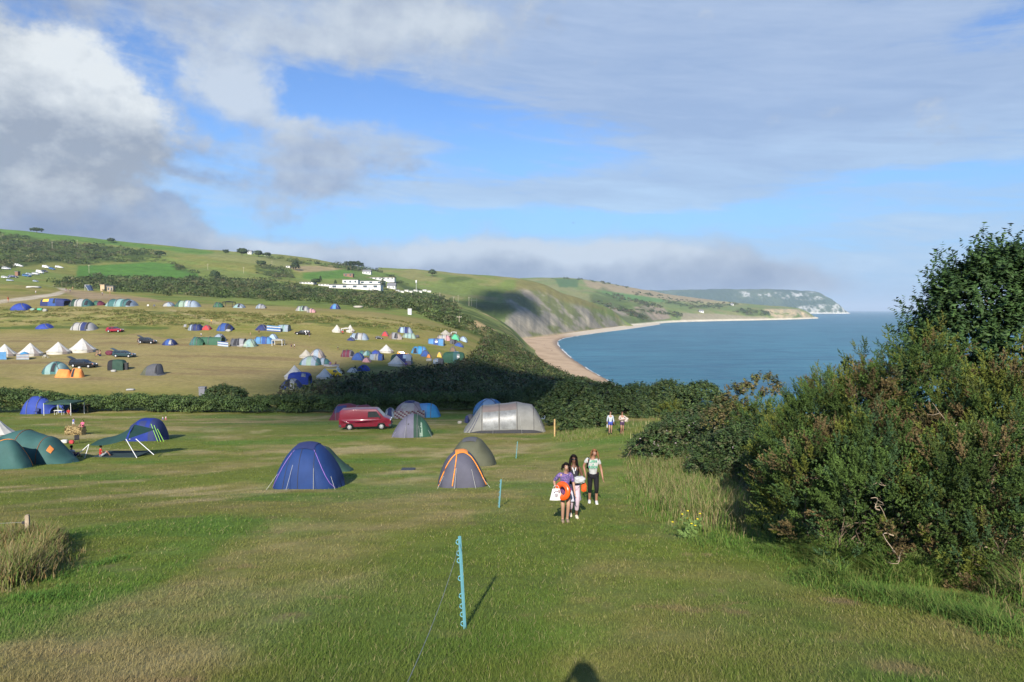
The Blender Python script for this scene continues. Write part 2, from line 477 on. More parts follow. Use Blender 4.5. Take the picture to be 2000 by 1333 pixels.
B2 = {
    1015: [(652, 1380), (634, 1560), (610, 1900), (577, 2500), (543, 3100)],
    1080: [(649, 1400), (632, 1580), (608, 1900), (575, 2500), (543.5, 3100)],
    1130: [(647, 1466), (630, 1620), (606, 1950), (575, 2550), (546, 3200)],
    1170: [(645, 1540), (626, 1700), (602, 2000), (577, 2600), (550, 3300)],
    1200: [(642, 1666), (622, 1850), (598, 2150), (580, 2700), (556, 3350)],
    1250: [(637, 1935), (618, 2080), (598, 2350), (584, 2850), (565, 3400)],
    1310: [(630.5, 2450), (617, 2560), (603, 2750), (592, 3150), (576, 3700)],
    1400: [(627.7, 2760), (618, 2840), (607, 2950), (599, 3300), (588, 3800)],
    1500: [(625.7, 3045), (615, 3110), (604, 3200), (601, 3450), (597, 3800)],
    1555: [(624.2, 3300), (614, 3350), (605, 3420), (603.5, 3600), (602, 3800)],
    1580: [(623.2, 3490), (618, 3520), (613, 3560), (612.5, 3660), (612, 3750)],
    1592: [(622.7, 3590), (621.5, 3600), (620, 3630), (620, 3700), (620, 3760)],
    1608: ['u', 'u', 'u', 'u', 'u'],
}
b2 = coast(B2, 1015, 1608, 2.5, [3, 20, 24, 24, 26, 6, 3], 10.0, 40.0)
C1 = {
    1190: [(613, 8400), (606, 8550), (592, 8800), (577, 9100)],
    1280: [(613, 8400), (604, 8550), (585, 8800), (567.5, 9100)],
    1350: [(613, 8400), (604, 8550), (584, 8800), (565.5, 9100)],
    1450: [(613, 8400), (603, 8550), (583, 8780), (565, 9100)],
    1550: [(613, 8400), (603, 8520), (584, 8740), (567, 9050)],
    1592: [(613, 8420), (602, 8500), (586, 8640), (571, 8800)],
    1615: [(613, 8450), (605, 8500), (593, 8570), (581, 8650)],
    1638: [(613, 8480), (608, 8500), (602, 8530), (596, 8580)],
    1652: [(613, 8500), (611, 8520), (609, 8540), (608, 8560)],
    1662: ['u', 'u', 'u', 'u'],
}
c1 = coast(C1, 1190, 1662, 2.0, [3, 24, 24, 24, 6, 3], 34.0, 150.0)

# ------------------------------------------------------------------ land use: base colours
def C(*a): return np.array(srgb(*a))
GREEN_LUSH = np.array((0.080, 0.160, 0.022)); GREEN = np.array((0.138, 0.164, 0.028)); OLIVE = np.array((0.190, 0.176, 0.046))
STRAW = np.array((0.37, 0.305, 0.150)); DRY = np.array((0.275, 0.220, 0.092)); SOIL = np.array((0.20, 0.13, 0.075))
FIELD_GREEN = np.array((0.075, 0.165, 0.028)); PASTURE = np.array((0.145, 0.185, 0.044)); SCRUB = np.array((0.040, 0.062, 0.014))

def lerp(a, b, w):
    w = np.asarray(w)[..., None]
    return a * (1 - w) + b * w

def near_color(x, y):
    """mown campsite grass: green, olive and straw, streaked along the mower's lines"""
    al, ac = x * .46 + y * .88, x * .88 - y * .46              # the mower's swaths run away to the right
    a = fbm(x / 9.0, y / 6.0, 4, 101); b = fbm(x / 1.7, y / 1.1, 3, 111)
    s1 = fbm(al / 13.0, ac / 1.0, 3, 121); s2 = fbm(x / 12.0 + y / 40.0, y / 2.2, 3, 122)
    s = s1 * sstep(y, 60, 25) + s2 * sstep(y, 25, 60)
    c = lerp(np.broadcast_to(GREEN, x.shape + (3,)), OLIVE, sstep(a + (s - .5) * .6, .34, .66))
    c = lerp(c, DRY, sstep(fbm(x / 16.0 + 3, y / 9.0, 4, 131) * .7 + a * .3 + (b - .5) * .6 + (s - .5) * .6, .42, .76) * .75)
    c = lerp(c, STRAW, sstep(fbm(al / 6.0, ac / 2.0, 4, 141) + (s - .5) * .6 + (b - .5) * .4, .58, .82) * .55)
    # greener lane that the walkers come up, with lush edges
    xp = 2.4 + (y - 18) * 0.145
    lane = np.exp(-((x - xp) / 2.2) ** 2) * sstep(y, 62, 40)
    c = lerp(c, lerp(np.broadcast_to(GREEN * [.92, 1.02, .95], c.shape), OLIVE, sstep(b, .5, .75) * .6), lane * .85)
    c = lerp(c, GREEN_LUSH, np.exp(-((x - xp - 2.0 - 0.04 * y) / 1.3) ** 2) * sstep(fbm(x / 2.5, y / 2.5, 3, 151), .3, .6) * .8 * sstep(y, 50, 30))
    c = lerp(c, GREEN_LUSH, sstep(fbm(x / 7.0 + 9, y / 4.0, 3, 161), .54, .72) * .65)
    c = lerp(c, SOIL * 1.25, sstep(fbm(x / .9, y / 0.5, 3, 171) + 0.08 * sstep(y, 12, 6) * sstep(x, 1.5, 4) - .02, .72, .80) * .7 * sstep(y, 30, 8))
    # mown swaths and lush corners of this meadow
    yy = np.clip(y, 3.0, 64.0); px, py = project(np.stack([np.broadcast_to(x, yy.shape), yy, H + np.interp(yy, NEAR_Y, NEAR_Z)], -1).reshape(-1, 3))
    px, py = px.reshape(x.shape), py.reshape(x.shape); near = (y > 3) * sstep(y, 60, 40)
    rough_ = (s1 - .5) * 1.1 + (b - .5) * 1.1 + (fbm(x / .5, y / .4, 2, 181) - .5) * .6
    for poly, colr, wt, rr in (([(-60, 1340), (250, 1400), (380, 1310), (560, 1195), (760, 1070), (930, 985), (880, 955), (600, 985), (400, 1090), (150, 1215), (-60, 1280)], DRY, .44, 44),
                               ([(-100, 1180), (60, 1130), (170, 1075), (330, 1035), (440, 1000), (470, 1050), (270, 1150), (110, 1215), (-100, 1290)], GREEN_LUSH * 1.15, .42, 24),
                               ([(420, 1340), (600, 1195), (800, 1070), (960, 985), (1130, 1000), (1160, 1150), (1000, 1400), (400, 1420)], GREEN * [.80, .95, .9], .65, 40),
                               ([(1150, 1070), (1500, 1120), (1750, 1200), (1990, 1330), (1900, 1420), (1120, 1420), (1060, 1200)], lerp(OLIVE, DRY, np.array(.35)), .42, 40)):
        c = lerp(c, colr, np.clip(soft_poly(px, py, poly, rr, 177, .012) * soft_poly(px, py, poly, rr * .6, 187, .05) ** .5 * (wt + rough_ * .8), 0, 1))
    return c

HILL_POLYS = [  # (polygon in photograph pixels, colour, weight, edge)
    ([(-900, 560), (-300, 480), (-20, 438), (220, 470), (420, 492), (420, 500), (250, 482), (120, 470), (0, 462), (-900, 590)], (0.085, 0.170, 0.030), .9, 3),
    ([(150, 520), (300, 513), (345, 515), (385, 535), (390, 546), (150, 546)], FIELD_GREEN, 1.0, 2.5),
    ([(420, 494), (640, 520), (660, 528), (590, 530), (470, 512), (380, 500)], (0.20, 0.205, 0.07), .85, 3),
    ([(560, 521), (650, 519), (668, 526), (640, 533), (580, 531)], (0.29, 0.225, 0.12), .9, 2),
    ([(590, 533), (690, 526), (700, 536), (680, 546), (590, 545)], FIELD_GREEN, .9, 3),
    ([(680, 530), (760, 530), (790, 550), (770, 556), (690, 548)], (0.10, 0.165, 0.04), .8, 3),
    ([(740, 528), (870, 530), (1010, 541), (1000, 556), (900, 560), (800, 565), (770, 545)], (0.135, 0.180, 0.045), .8, 4),
]
SCRUB_POLYS = [
    [(-900, 545), (-900, 480), (-20, 455), (60, 462), (130, 474), (200, 480), (310, 495), (330, 510), (260, 512), (150, 515), (125, 512), (75, 516), (30, 524), (0, 530), (-300, 560)],
    [(110, 548), (200, 540), (330, 546), (420, 545), (520, 548), (600, 560), (720, 568), (800, 574), (880, 590), (905, 612), (800, 603), (740, 606), (640, 592), (480, 583), (330, 575), (200, 566), (110, 562)],
    [(330, 512), (390, 535), (380, 536), (330, 520)],
    [(500, 518), (570, 530), (576, 545), (540, 547), (500, 530)],
    [(430, 495), (640, 516), (690, 524), (790, 530), (800, 535), (690, 530), (640, 522), (500, 502)],
    [(750, 533), (800, 560), (870, 575), (860, 583), (800, 572), (760, 550)],
]
CAMP_DRY = [
    ([(-900, 690), (0, 655), (250, 655), (560, 660), (700, 690), (620, 735), (420, 760), (0, 742), (-900, 760)], .92),
    ([(-900, 585), (0, 575), (160, 572), (300, 580), (560, 596), (760, 612), (860, 628), (700, 622), (420, 602), (0, 598), (-900, 612)], .7),
]
def hill_color(v):
    x, y = v[:, 0], v[:, 1]
    px, py = project(v)
    n1 = fbm(x / 70, y / 55, 4, 201); n2 = fbm(x / 18, y / 12, 3, 211)
    c = lerp(np.broadcast_to(PASTURE, (len(x), 3)), OLIVE, sstep(n1 + (n2 - .5) * .5, .40, .66) * .7)
    c = lerp(c, np.array((0.19, 0.19, 0.06)), sstep(n2, .55, .78) * .5)
    for poly, colr, w, e in HILL_POLYS:
        c = lerp(c, np.asarray(colr), soft_poly(px, py, poly, e, 7) * w)
    sw = np.zeros(len(x))
    for poly in SCRUB_POLYS:
        sw = np.maximum(sw, soft_poly(px, py, poly, 5, 17, 0.03))
    c = lerp(c, SCRUB * 1.2, np.clip(sw * sstep(n2 + (n1 - .5) * .6, .22, .45), 0, 1) * .9)
    # bits of rough cover scattered over the slopes
    c = lerp(c, SCRUB * 1.4, sstep(fbm(x / 26, y / 40, 4, 221), .60, .70) * sstep(y, 700, 500) * sstep(y, 240, 270) * .5)
    return c, sw

def camp_color(v):
    x, y = v[:, 0], v[:, 1]
    px, py = project(v)
    st = fbm(x / 30.0, y / 2.2, 4, 301); n = fbm(x / 14, y / 8, 4, 311)
    c = lerp(np.broadcast_to(OLIVE * 0.7 + DRY * .28, (len(x), 3)), GREEN * .9, sstep(n + (st - .5) * .5, .48, .72) * .75)
    for poly, w in CAMP_DRY:
        k = soft_poly(px, py, poly, 14, 27, 0.012)
        c = lerp(c, DRY * .95, k * w * (.55 + .45 * sstep(st + (n - .5) * .4, .25, .5)))
        c = lerp(c, np.array((0.17, 0.115, 0.06)), k * sstep(st + (n - .5) * .9, .58, .78) * .55)
    # rough grass bank between the levels
    bank = soft_poly(px, py, [(-900, 618), (0, 600), (300, 605), (560, 612), (760, 622), (900, 645), (890, 652), (700, 640), (560, 637), (300, 637), (0, 636), (-900, 650)], 5, 37)
    bg = lerp(np.broadcast_to(np.array((0.185, 0.185, 0.055)), (len(x), 3)), np.array((0.25, 0.21, 0.085)), sstep(fbm(x / 6, y / 5, 3, 321), .42, .66))
    bg = lerp(bg, SCRUB * 1.3, sstep(fbm(x / 9, y / 4, 3, 331), .62, .72) * .8)
    c = lerp(c, bg, bank * .95)
    c = lerp(c, np.array((0.05, 0.09, 0.02)), soft_poly(px, py, [(-900, 640), (0, 637), (250, 637), (330, 640), (330, 644), (250, 643), (0, 643), (-900, 648)], 3, 47) * .75)
    # trodden track slanting down the bank
    trk = soft_poly(px, py, [(318, 602), (332, 604), (440, 632), (420, 634)], 2.0, 57)
    c = lerp(c, np.array((0.30, 0.24, 0.13)), trk * .8)
    # the two-wheel gravel track on the left
    road = soft_poly(px, py, [(-80, 598), (0, 586), (50, 580), (100, 574), (122, 568), (110, 562), (80, 557), (84, 555), (125, 560), (134, 569), (118, 577), (60, 586), (0, 593), (-80, 606)], 1.5, 67)
    c = lerp(c, np.array((0.44, 0.38, 0.29)), road * (.55 + .45 * sstep(fbm(x / 2.2, y / 9, 2, 341), .35, .5)))
    yard = soft_poly(px, py, [(118, 568), (135, 564), (230, 578), (330, 588), (300, 592), (160, 584)], 4, 77)
    c = lerp(c, np.array((0.27, 0.20, 0.125)), yard * .8)
    return c

gx, gy = ground_v[:, 0], ground_v[:, 1]
gpx, gpy = project(ground_v)
c_near = near_color(gx, gy)
c_camp = camp_color(ground_v)
c_hill, scrub_w = hill_color(ground_v)
cliff_edge = soft_poly(gpx, gpy, [(790, 598), (880, 612), (905, 640), (960, 660), (1060, 708), (1100, 724), (1100, 700), (1000, 650), (960, 630), (900, 590)], 8, 87)
gc = lerp(c_camp, c_near, sstep(gy, 96, 84))
gc = lerp(gc, c_hill, sstep(gy + (fbm(gx / 20, gy / 20, 3, 401) - .5) * 30 - 150 * sstep(gpx, 380, 180), 262, 280))
# seaward slope beside the beach: grass, bare yellowish slips
ce = lerp(np.broadcast_to(np.array((0.155, 0.185, 0.05)), gc.shape), np.array((0.36, 0.27, 0.13)), sstep(fbm(gx / 22, gy / 30, 4, 411), .58, .68))
ce = lerp(ce, SCRUB * 1.3, sstep(fbm(gx / 25, gy / 40, 4, 421), .48, .58) * .85)
gc = lerp(gc, ce, np.clip(sstep(gy, 255, 300) * sstep(gpx, 840, 900), 0, 1))
slip = soft_poly(gpx, gpy, [(912, 628), (930, 625), (948, 636), (958, 648), (950, 650), (930, 640)], 3, 97)
gc = lerp(gc, np.array((0.44, 0.31, 0.15)), slip * .9)
ground_col = gc

def b1_color(g):
    v = g.reshape(-1, 3); x, y, z = v.T
    px, py = project(v)
    n = fbm(x / 50, y / 50, 4, 501)
    c = lerp(np.broadcast_to(np.array((0.135, 0.175, 0.045)), v.shape), np.array((0.20, 0.185, 0.07)), sstep(n, .45, .65) * .8)
    scree = soft_poly(px, py, [(985, 585), (1010, 560), (1045, 556), (1075, 572), (1110, 590), (1160, 602), (1235, 640), (1200, 650), (1020, 672), (985, 640)], 7, 507)
    streak = fbm(x / 9.0 + z * 0.12, z / 60.0 + x / 60, 4, 511, 0.6)
    sc = lerp(np.broadcast_to(np.array((0.265, 0.235, 0.178)), v.shape), np.array((0.185, 0.170, 0.135)), sstep(streak, .38, .64))
    sc = lerp(sc, np.array((0.125, 0.145, 0.045)), sstep(fbm(x / 22 + z * .05, z / 26, 4, 521, .6), .44, .60) * .85)
    c = lerp(c, sc, scree)
    ridge = soft_poly(px, py, [(1005, 548), (1050, 550), (1090, 565), (1150, 588), (1190, 608), (1160, 602), (1100, 590), (1050, 566), (1005, 566)], 4, 527)
    c = lerp(c, np.array((0.17, 0.15, 0.055)), ridge * .8)
    c = lerp(c, SCRUB * 1.4, soft_poly(px, py, [(885, 588), (1000, 592), (1010, 606), (985, 628), (940, 618), (880, 606)], 6, 537) * .85)
    c = lerp(c, SCRUB * 1.5, soft_poly(px, py, [(862, 544), (905, 540), (925, 546), (900, 552), (870, 552)], 3, 547) * .7)
    c = lerp(c, np.array((0.40, 0.31, 0.17)), sstep(z, 6, 2) * .7)
    return c
def b2_color(g):
    v = g.reshape(-1, 3); x, y, z = v.T
    px, py = project(v)
    n = fbm(x / 80, y / 80, 4, 601)
    c = lerp(np.broadcast_to(np.array((0.140, 0.185, 0.055)), v.shape), np.array((0.20, 0.195, 0.08)), sstep(n, .42, .65) * .8)
    for poly, colr in [
        ([(1080, 543), (1130, 546), (1128, 562), (1090, 562)], (0.07, 0.125, 0.045)),
        ([(1140, 548), (1200, 556), (1330, 577), (1408, 585), (1400, 592), (1300, 588), (1220, 575), (1150, 562)], (0.265, 0.215, 0.125)),
        ([(1165, 566), (1240, 576), (1310, 588), (1290, 592), (1200, 584)], (0.10, 0.19, 0.055)),
        ([(1360, 592), (1420, 588), (1450, 596), (1400, 600)], (0.28, 0.25, 0.12)),
        ([(1240, 600), (1260, 596), (1300, 604), (1310, 622), (1270, 628), (1245, 615)], (0.27, 0.215, 0.155)), ([(1180, 592), (1225, 602), (1240, 636), (1190, 640)], (0.235, 0.205, 0.15)), ([(1330, 612), (1440, 616), (1500, 620), (1500, 626), (1330, 629)], (0.25, 0.22, 0.14))]:
        c = lerp(c, np.array(colr), soft_poly(px, py, poly, 2.5, 607))
    sc = soft_poly(px, py, [(1175, 560), (1230, 590), (1280, 605), (1270, 615), (1290, 628), (1240, 636), (1200, 640), (1160, 610), (1150, 580)], 5, 617)
    c = lerp(c, SCRUB * 1.5, sc * sstep(n, .3, .5) * .8)
    for poly in [[(1300, 588), (1360, 598), (1440, 592), (1440, 596), (1370, 603), (1300, 594)], [(1440, 604), (1505, 606), (1512, 617), (1470, 618), (1440, 612)]]:
        c = lerp(c, SCRUB * 1.7, soft_poly(px, py, poly, 2.5, 627) * .85)
    cl = soft_poly(px, py, [(1490, 604), (1560, 605), (1594, 622), (1500, 624), (1505, 616)], 2.5, 637)
    rock = lerp(np.broadcast_to(np.array((0.42, 0.33, 0.20)), v.shape), np.array((0.28, 0.24, 0.15)), sstep(fbm(x / 14, z / 10, 4, 641), .4, .6))
    c = lerp(c, rock, cl * sstep(fbm(x / 30, z / 14, 3, 651), .25, .45))
    c = lerp(c, np.array((0.62, 0.55, 0.43)), sstep(z, 9, 4.5) * .85)
    return c
def c1_color(g):
    v = g.reshape(-1, 3); x, y, z = v.T
    px, py = project(v)
    c = lerp(np.broadcast_to(np.array((0.030, 0.056, 0.028)), v.shape), np.array((0.055, 0.080, 0.036)), sstep(fbm(x / 300, y / 200, 4, 701), .4, .65))
    up = soft_poly(px, py, [(1440, 570), (1600, 571), (1615, 582), (1600, 588), (1500, 582), (1440, 580)], 3, 707)
    lo = soft_poly(px, py, [(1560, 598), (1640, 594), (1658, 612), (1600, 613), (1560, 613)], 3, 717)
    ch = np.clip(up * sstep(fbm(x / 45, z / 40, 5, 711, .6), .50, .72) + lo * sstep(fbm(x / 30, z / 40, 5, 721, .6), .40, .62), 0, 1)
    c = lerp(c, np.array((0.50, 0.49, 0.46)), ch * .62)
    c = lerp(c, np.array((0.56, 0.54, 0.49)), sstep(z, 20, 8) * soft_poly(px, py, [(1560, 600), (1680, 600), (1680, 620), (1560, 620)], 2, 727) * .9)
    return c

M_GROUND = tint_material('grassland', 0.9, 0.1, nscale=(14.0, 1.3, 0.16), namp=(0.50, 0.45, 0.25), bump=0.6, bscale=9.0)
M_HILL = tint_material('hillside', 0.92, 0.08, nscale=(0.5, 0.12, 0.03), namp=(0.5, 0.45, 0.3), bump=0.6, bscale=0.4)
M_COAST = tint_material('coast_slope', 0.92, 0.08, nscale=(0.16, 0.05, 0.015), namp=(0.35, 0.3, 0.2), bump=0.6, bscale=0.12)

def sub_mesh(name, v, f, col, keep, mat):
    ff = f[keep]
    used = np.unique(ff); remap = np.full(len(v), -1); remap[used] = np.arange(len(used))
    o = np_mesh(name, v[used], remap[ff], mat, colors=col[used], smooth=True)
    return tag(o, kind='structure')
fcy = ground_v[ground_f[:, 0], 1]; fpx = (gpx[ground_f[:, 0]])
land_top = ground_v[ground_f][:, :, 2].max(1) > -5.5
sub_mesh('meadow_ground', ground_v, ground_f, ground_col, (fcy < 92) & land_top, M_GROUND)
sub_mesh('campsite_field', ground_v, ground_f, ground_col, (fcy >= 92) & (fcy < 275) & land_top, M_GROUND)
sub_mesh('hillside', ground_v, ground_f, ground_col, (fcy >= 275) & land_top, M_HILL)
BVH = BVHTree.FromPolygons([tuple(p) for p in ground_v], [tuple(q) for q in ground_f])
def coast_obj(name, g, col):
    v = g.reshape(-1, 3); f = grid_faces(g.shape[0], g.shape[1])
    sub_mesh(name, v, f, col, v[f][:, :, 2].max(1) > -6, M_COAST)
    return BVHTree.FromPolygons([tuple(p) for p in v], [tuple(q) for q in f])
BVH_B1 = coast_obj('cliff_hill', b1, b1_color(b1))
BVH_B2 = coast_obj('coast_land', b2, b2_color(b2))
BVH_C1 = coast_obj('headland_hill', c1, c1_color(c1))

def gz(x, y):
    h = BVH.ray_cast(Vector((x, y, 900)), Vector((0, 0, -1)))
    return h[0].z if h[0] is not None else 0.0
def gz_np(x, y):
    return np.array([gz(float(a), float(b)) for a, b in zip(x, y)])
def hit(px, py, bvhs=None):
    best = None
    for b in (bvhs or (BVH, BVH_B1, BVH_B2, BVH_C1)):
        h = b.ray_cast(Vector((0, 0, H)), ray(px, py).normalized())
        if h[0] is not None and (best is None or h[0].y < best.y): best = h[0]
    return best
# a coarse height lookup for scattering many plants at once
def near_height(x, y):
    """exact loft height for y < 250 via bilinear lookup in loft space"""
    rowsY = LY.mean(1)
    yx = np.where(y > 0, np.sqrt(y ** 2 + 400 * np.exp(-y / 30)), 20.0)
    t = x / yx * FPX + 1000
    ci = np.clip(np.searchsorted(tq, t) - 1, 0, GC - 2)
    cf = np.clip((t - tq[ci]) / (tq[ci + 1] - tq[ci]), 0, 1)
    ri = np.clip(np.searchsorted(rowsY, y) - 1, 0, GR - 2)
    rf = np.clip((y - rowsY[ri]) / (rowsY[ri + 1] - rowsY[ri]), 0, 1)
    return ((LZ[ri, ci] * (1 - cf) + LZ[ri, ci + 1] * cf) * (1 - rf) + (LZ[ri + 1, ci] * (1 - cf) + LZ[ri + 1, ci + 1] * cf) * rf)

# ------------------------------------------------------------------ beach
def sea_pt(px, py, z=0.0):
    d = ray(px, py); s = (z - H) / d.z
    return Vector((0, 0, H)) + d * s
W_EDGE = [(1330, 860), (1250, 786), (1190, 745), (1150, 722), (1112, 696), (1092, 676), (1090, 668), (1100, 662), (1130, 656.5), (1175, 650), (1215, 645), (1250, 640), (1290, 634)]
B_EDGE = [(1250, 850), (1200, 790), (1120, 745), (1060, 716), (1010, 690), (1000, 668), (1010, 656), (1040, 650), (1090, 646), (1150, 642), (1200, 639), (1240, 634), (1280, 629)]
def beach():
    n = 160
    s = np.linspace(0, len(W_EDGE) - 1, n)
    w = pchip(np.arange(len(W_EDGE)), np.array([sea_pt(*p)[:2] for p in W_EDGE]), s)
    b = pchip(np.arange(len(B_EDGE)), np.array([sea_pt(p[0], p[1], 4.0)[:2] for p in B_EDGE]), s)
    rows = []; cols = []
    for k in np.linspace(-0.25, 1.25, 40):
        xy = w + (b - w) * k
        z = -0.9 + 4.2 * np.interp(k, [-0.25, 0, 0.12, 0.5, 1.25], [-0.3, 0.21, 0.42, 0.75, 1.0])
        z = z + (fbm(xy[:, 0] / 9, xy[:, 1] / 9, 3, 801) - .5) * 0.5
        rows.append(np.column_stack([xy, z]))
        nn = fbm(xy[:, 0] / 14, xy[:, 1] / 14, 3, 811)
        c = lerp(np.broadcast_to(np.array((0.46, 0.335, 0.215)), (n, 3)), np.array((0.38, 0.27, 0.17)), sstep(nn, .4, .65))
        c = lerp(c, np.array((0.20, 0.15, 0.11)), np.full(n, float(sstep(k, 0.16, 0.02))) * .9)
        c = lerp(c, np.array((0.55, 0.49, 0.39)), sstep(s, 7.2, 8.5) * .8)
        cols.append(c)
    v = np.concatenate(rows); c = np.concatenate(cols)
    o = np_mesh('beach', v, grid_faces(40, n), tint_material('shingle', 0.9, 0.15, nscale=(0.8, 0.1), namp=(0.25, 0.2), bump=0.4, bscale=1.5), colors=c, smooth=True)
    tag(o, kind='structure')
    # line of broken water along the shore
    fr = []
    for k in (0.018, 0.008, -0.002, -0.014):
        xy = w + (b - w) * (k + (fbm(s * 6, s * 0 + k * 20, 3, 821)[:, None] - .5) * 0.03)
        fr.append(np.column_stack([xy, np.full(n, {0.018: 0.0, 0.008: 0.22, -0.002: 0.26, -0.014: 0.0}[k]) + (fbm(s * 9, s * 0, 2, 831) - .5) * .25]))
    v = np.concatenate(fr); f = grid_faces(4, n)
    keep = np.tile(fbm(s * 4, s * 0 + 2, 3, 841)[:-1] > 0.46, 3)
    f = f[keep]
    o = np_mesh('breaking_wave', v, f, material('foam', (0.50, 0.52, 0.52), 0.7, 0.3), smooth=True)
    tag(o, kind='structure')
beach()

# ------------------------------------------------------------------ sea
def sea():
    m = bpy.data.materials.new('sea_water'); m.use_nodes = True
    g = NT(m.node_tree); b = m.node_tree.nodes['Principled BSDF']
    geo = g.new('ShaderNodeNewGeometry'); pos = geo.outputs['Position']
    n = g.noise(pos, 0.004, 4.0, 0.6); n2 = g.noise(g.vm('MULTIPLY', pos, (0.35, 0.8, 1.0)), 0.045, 7.0, 0.65)
    c = g.mix(g.ss(n, .35, .65), (0.022, 0.118, 0.170), (0.040, 0.165, 0.222))
    c = g.mix(g.m('MULTIPLY', g.ss(n2, .42, .66), .8), c, (0.012, 0.074, 0.128))
    n3 = g.noise(g.vm('MULTIPLY', pos, (0.25, 0.9, 1.0)), 0.11, 6.0, 0.7)
    c = g.mix(g.m('MULTIPLY', g.ss(n3, .55, .78), .55), c, (0.085, 0.225, 0.285))
    g.plug(b.inputs['Base Color'], c)
    b.inputs['Roughness'].default_value = 0.34
    b.inputs['Specular IOR Level'].default_value = 0.20
    b.inputs['IOR'].default_value = 1.33
    bn = g.new('ShaderNodeBump'); bn.inputs['Strength'].default_value = 1.0; bn.inputs['Distance'].default_value = 1.1
    wv = g.vm('MULTIPLY', pos, (0.6, 1.0, 1.0))
    hgt = g.m('ADD', g.noise(wv, 0.22, 5.0, 0.6), g.m('MULTIPLY', g.noise(wv, 0.05, 3.0, 0.6), 1.6))
    g.plug(bn.inputs['Height'], hgt); g.plug(b.inputs['Normal'], bn.outputs[0])
    R = 60000.0
    ys = np.concatenate([[-3000, 0, 200, 500, 1000, 2000, 4000, 8000, 15000, 30000], [R]])
    xs = np.array([-R, -20000, -6000, -2000, 0, 2000, 6000, 20000, R])
    X, Y = np.meshgrid(xs, ys)
    o = np_mesh('sea', np.stack([X, Y, X * 0], -1).reshape(-1, 3), grid_faces(len(ys), len(xs)), m)
    tag(o, kind='structure')
sea()
# ------------------------------------------------------------------ plants
M_GRASS = tint_material('grass_blade', 0.75, 0.2, trans=0.25)
M_LEAF = tint_material('leaf', 0.62, 0.3, trans=0.18)
M_NEEDLE = tint_material('gorse_spine', 0.75, 0.15)
M_BARK = material('bark', (0.16, 0.12, 0.085), 0.9, 0.1, var=0.35, scale=9, bump=0.5, bump_scale=40)
M_DEADWOOD = material('dead_wood', (0.34, 0.27, 0.19), 0.85, 0.15, var=0.3, scale=12, bump=0.4)

def unit(v): return v / np.maximum(np.linalg.norm(v, axis=-1, keepdims=True), 1e-9)
def rdir(n, r=None):
    v = (r or rng).normal(size=(n, 3)); return unit(v)

def cards(p, nrm, size, aspect=1.6, jit=0.8):
    """one pointed leaf (4 corners) at each point, facing roughly along nrm"""
    n = len(p)
    nn = unit(nrm + rdir(n) * jit)
    a = unit(np.cross(nn, rdir(n)))
    b = np.cross(nn, a)
    s = np.broadcast_to(np.asarray(size, float), (n,))[:, None]
    L = a * s * aspect * 0.5; W = b * s * 0.5
    fold = nn * s * 0.16
    v = np.stack([p - L, p + W - L * .12 - fold, p + L, p - W - L * .12 - fold], 1).reshape(-1, 3)
    f = np.arange(n * 4).reshape(n, 4)
    return v, f

def join(parts):
    vs, fs, cs = [], [], []; o = 0
    for v, f, c in parts:
        vs.append(v); fs.append(f + o); cs.append(c); o += len(v)
    return np.concatenate(vs), np.concatenate(fs), np.concatenate(cs)

def tubes(paths, k=5):
    """paths: list of [(x,y,z,r), ...] -> verts, faces of tapering round branches"""
    vs, fs = [], []; o = 0
    for P in paths:
        P = np.asarray(P, float); n = len(P)
        d = np.gradient(P[:, :3], axis=0); d = unit(d)
        ref = np.where(np.abs(d[:, 2:3]) < .9, np.array([[0, 0, 1.]]), np.array([[1., 0, 0]]))
        a = unit(np.cross(d, ref)); b = np.cross(d, a)
        th = np.linspace(0, 2 * PI, k, endpoint=False)
        ring = (a[:, None] * np.cos(th)[None, :, None] + b[:, None] * np.sin(th)[None, :, None]) * P[:, 3][:, None, None]
        vs.append((P[:, None, :3] + ring).reshape(-1, 3))
        for i in range(n - 1):
            for j in range(k):
                fs.append((o + i * k + j, o + i * k + (j + 1) % k, o + (i + 1) * k + (j + 1) % k, o + (i + 1) * k + j))
        o += n * k
    return np.concatenate(vs), np.array(fs)

def branch(a, b, r0, r1, bend=0.12, n=7, r=None):
    r = r or rng
    a = np.asarray(a, float); b = np.asarray(b, float); L = np.linalg.norm(b - a)
    t = np.linspace(0, 1, n)[:, None]
    w = r.normal(size=(3,)) * L * bend; w2 = r.normal(size=(3,)) * L * bend * .6
    p = a + (b - a) * t + w * np.sin(t * PI) + w2 * np.sin(t * 2 * PI)
    return np.column_stack([p, r0 + (r1 - r0) * t[:, 0] ** .8])

# ---------------------------------------------------------------- mown grass in the foreground
prof_Y = np.linspace(2.2, 92, 1000)
prof_z = near_height(np.zeros(1000), prof_Y) - H
prof_py = np.array([project(np.array([[0.0, yy, H + zz]]))[1][0] for yy, zz in zip(prof_Y, prof_z)])
def Y_of_row(py):
    o = np.argsort(prof_py); return np.interp(py, prof_py[o], prof_Y[o])

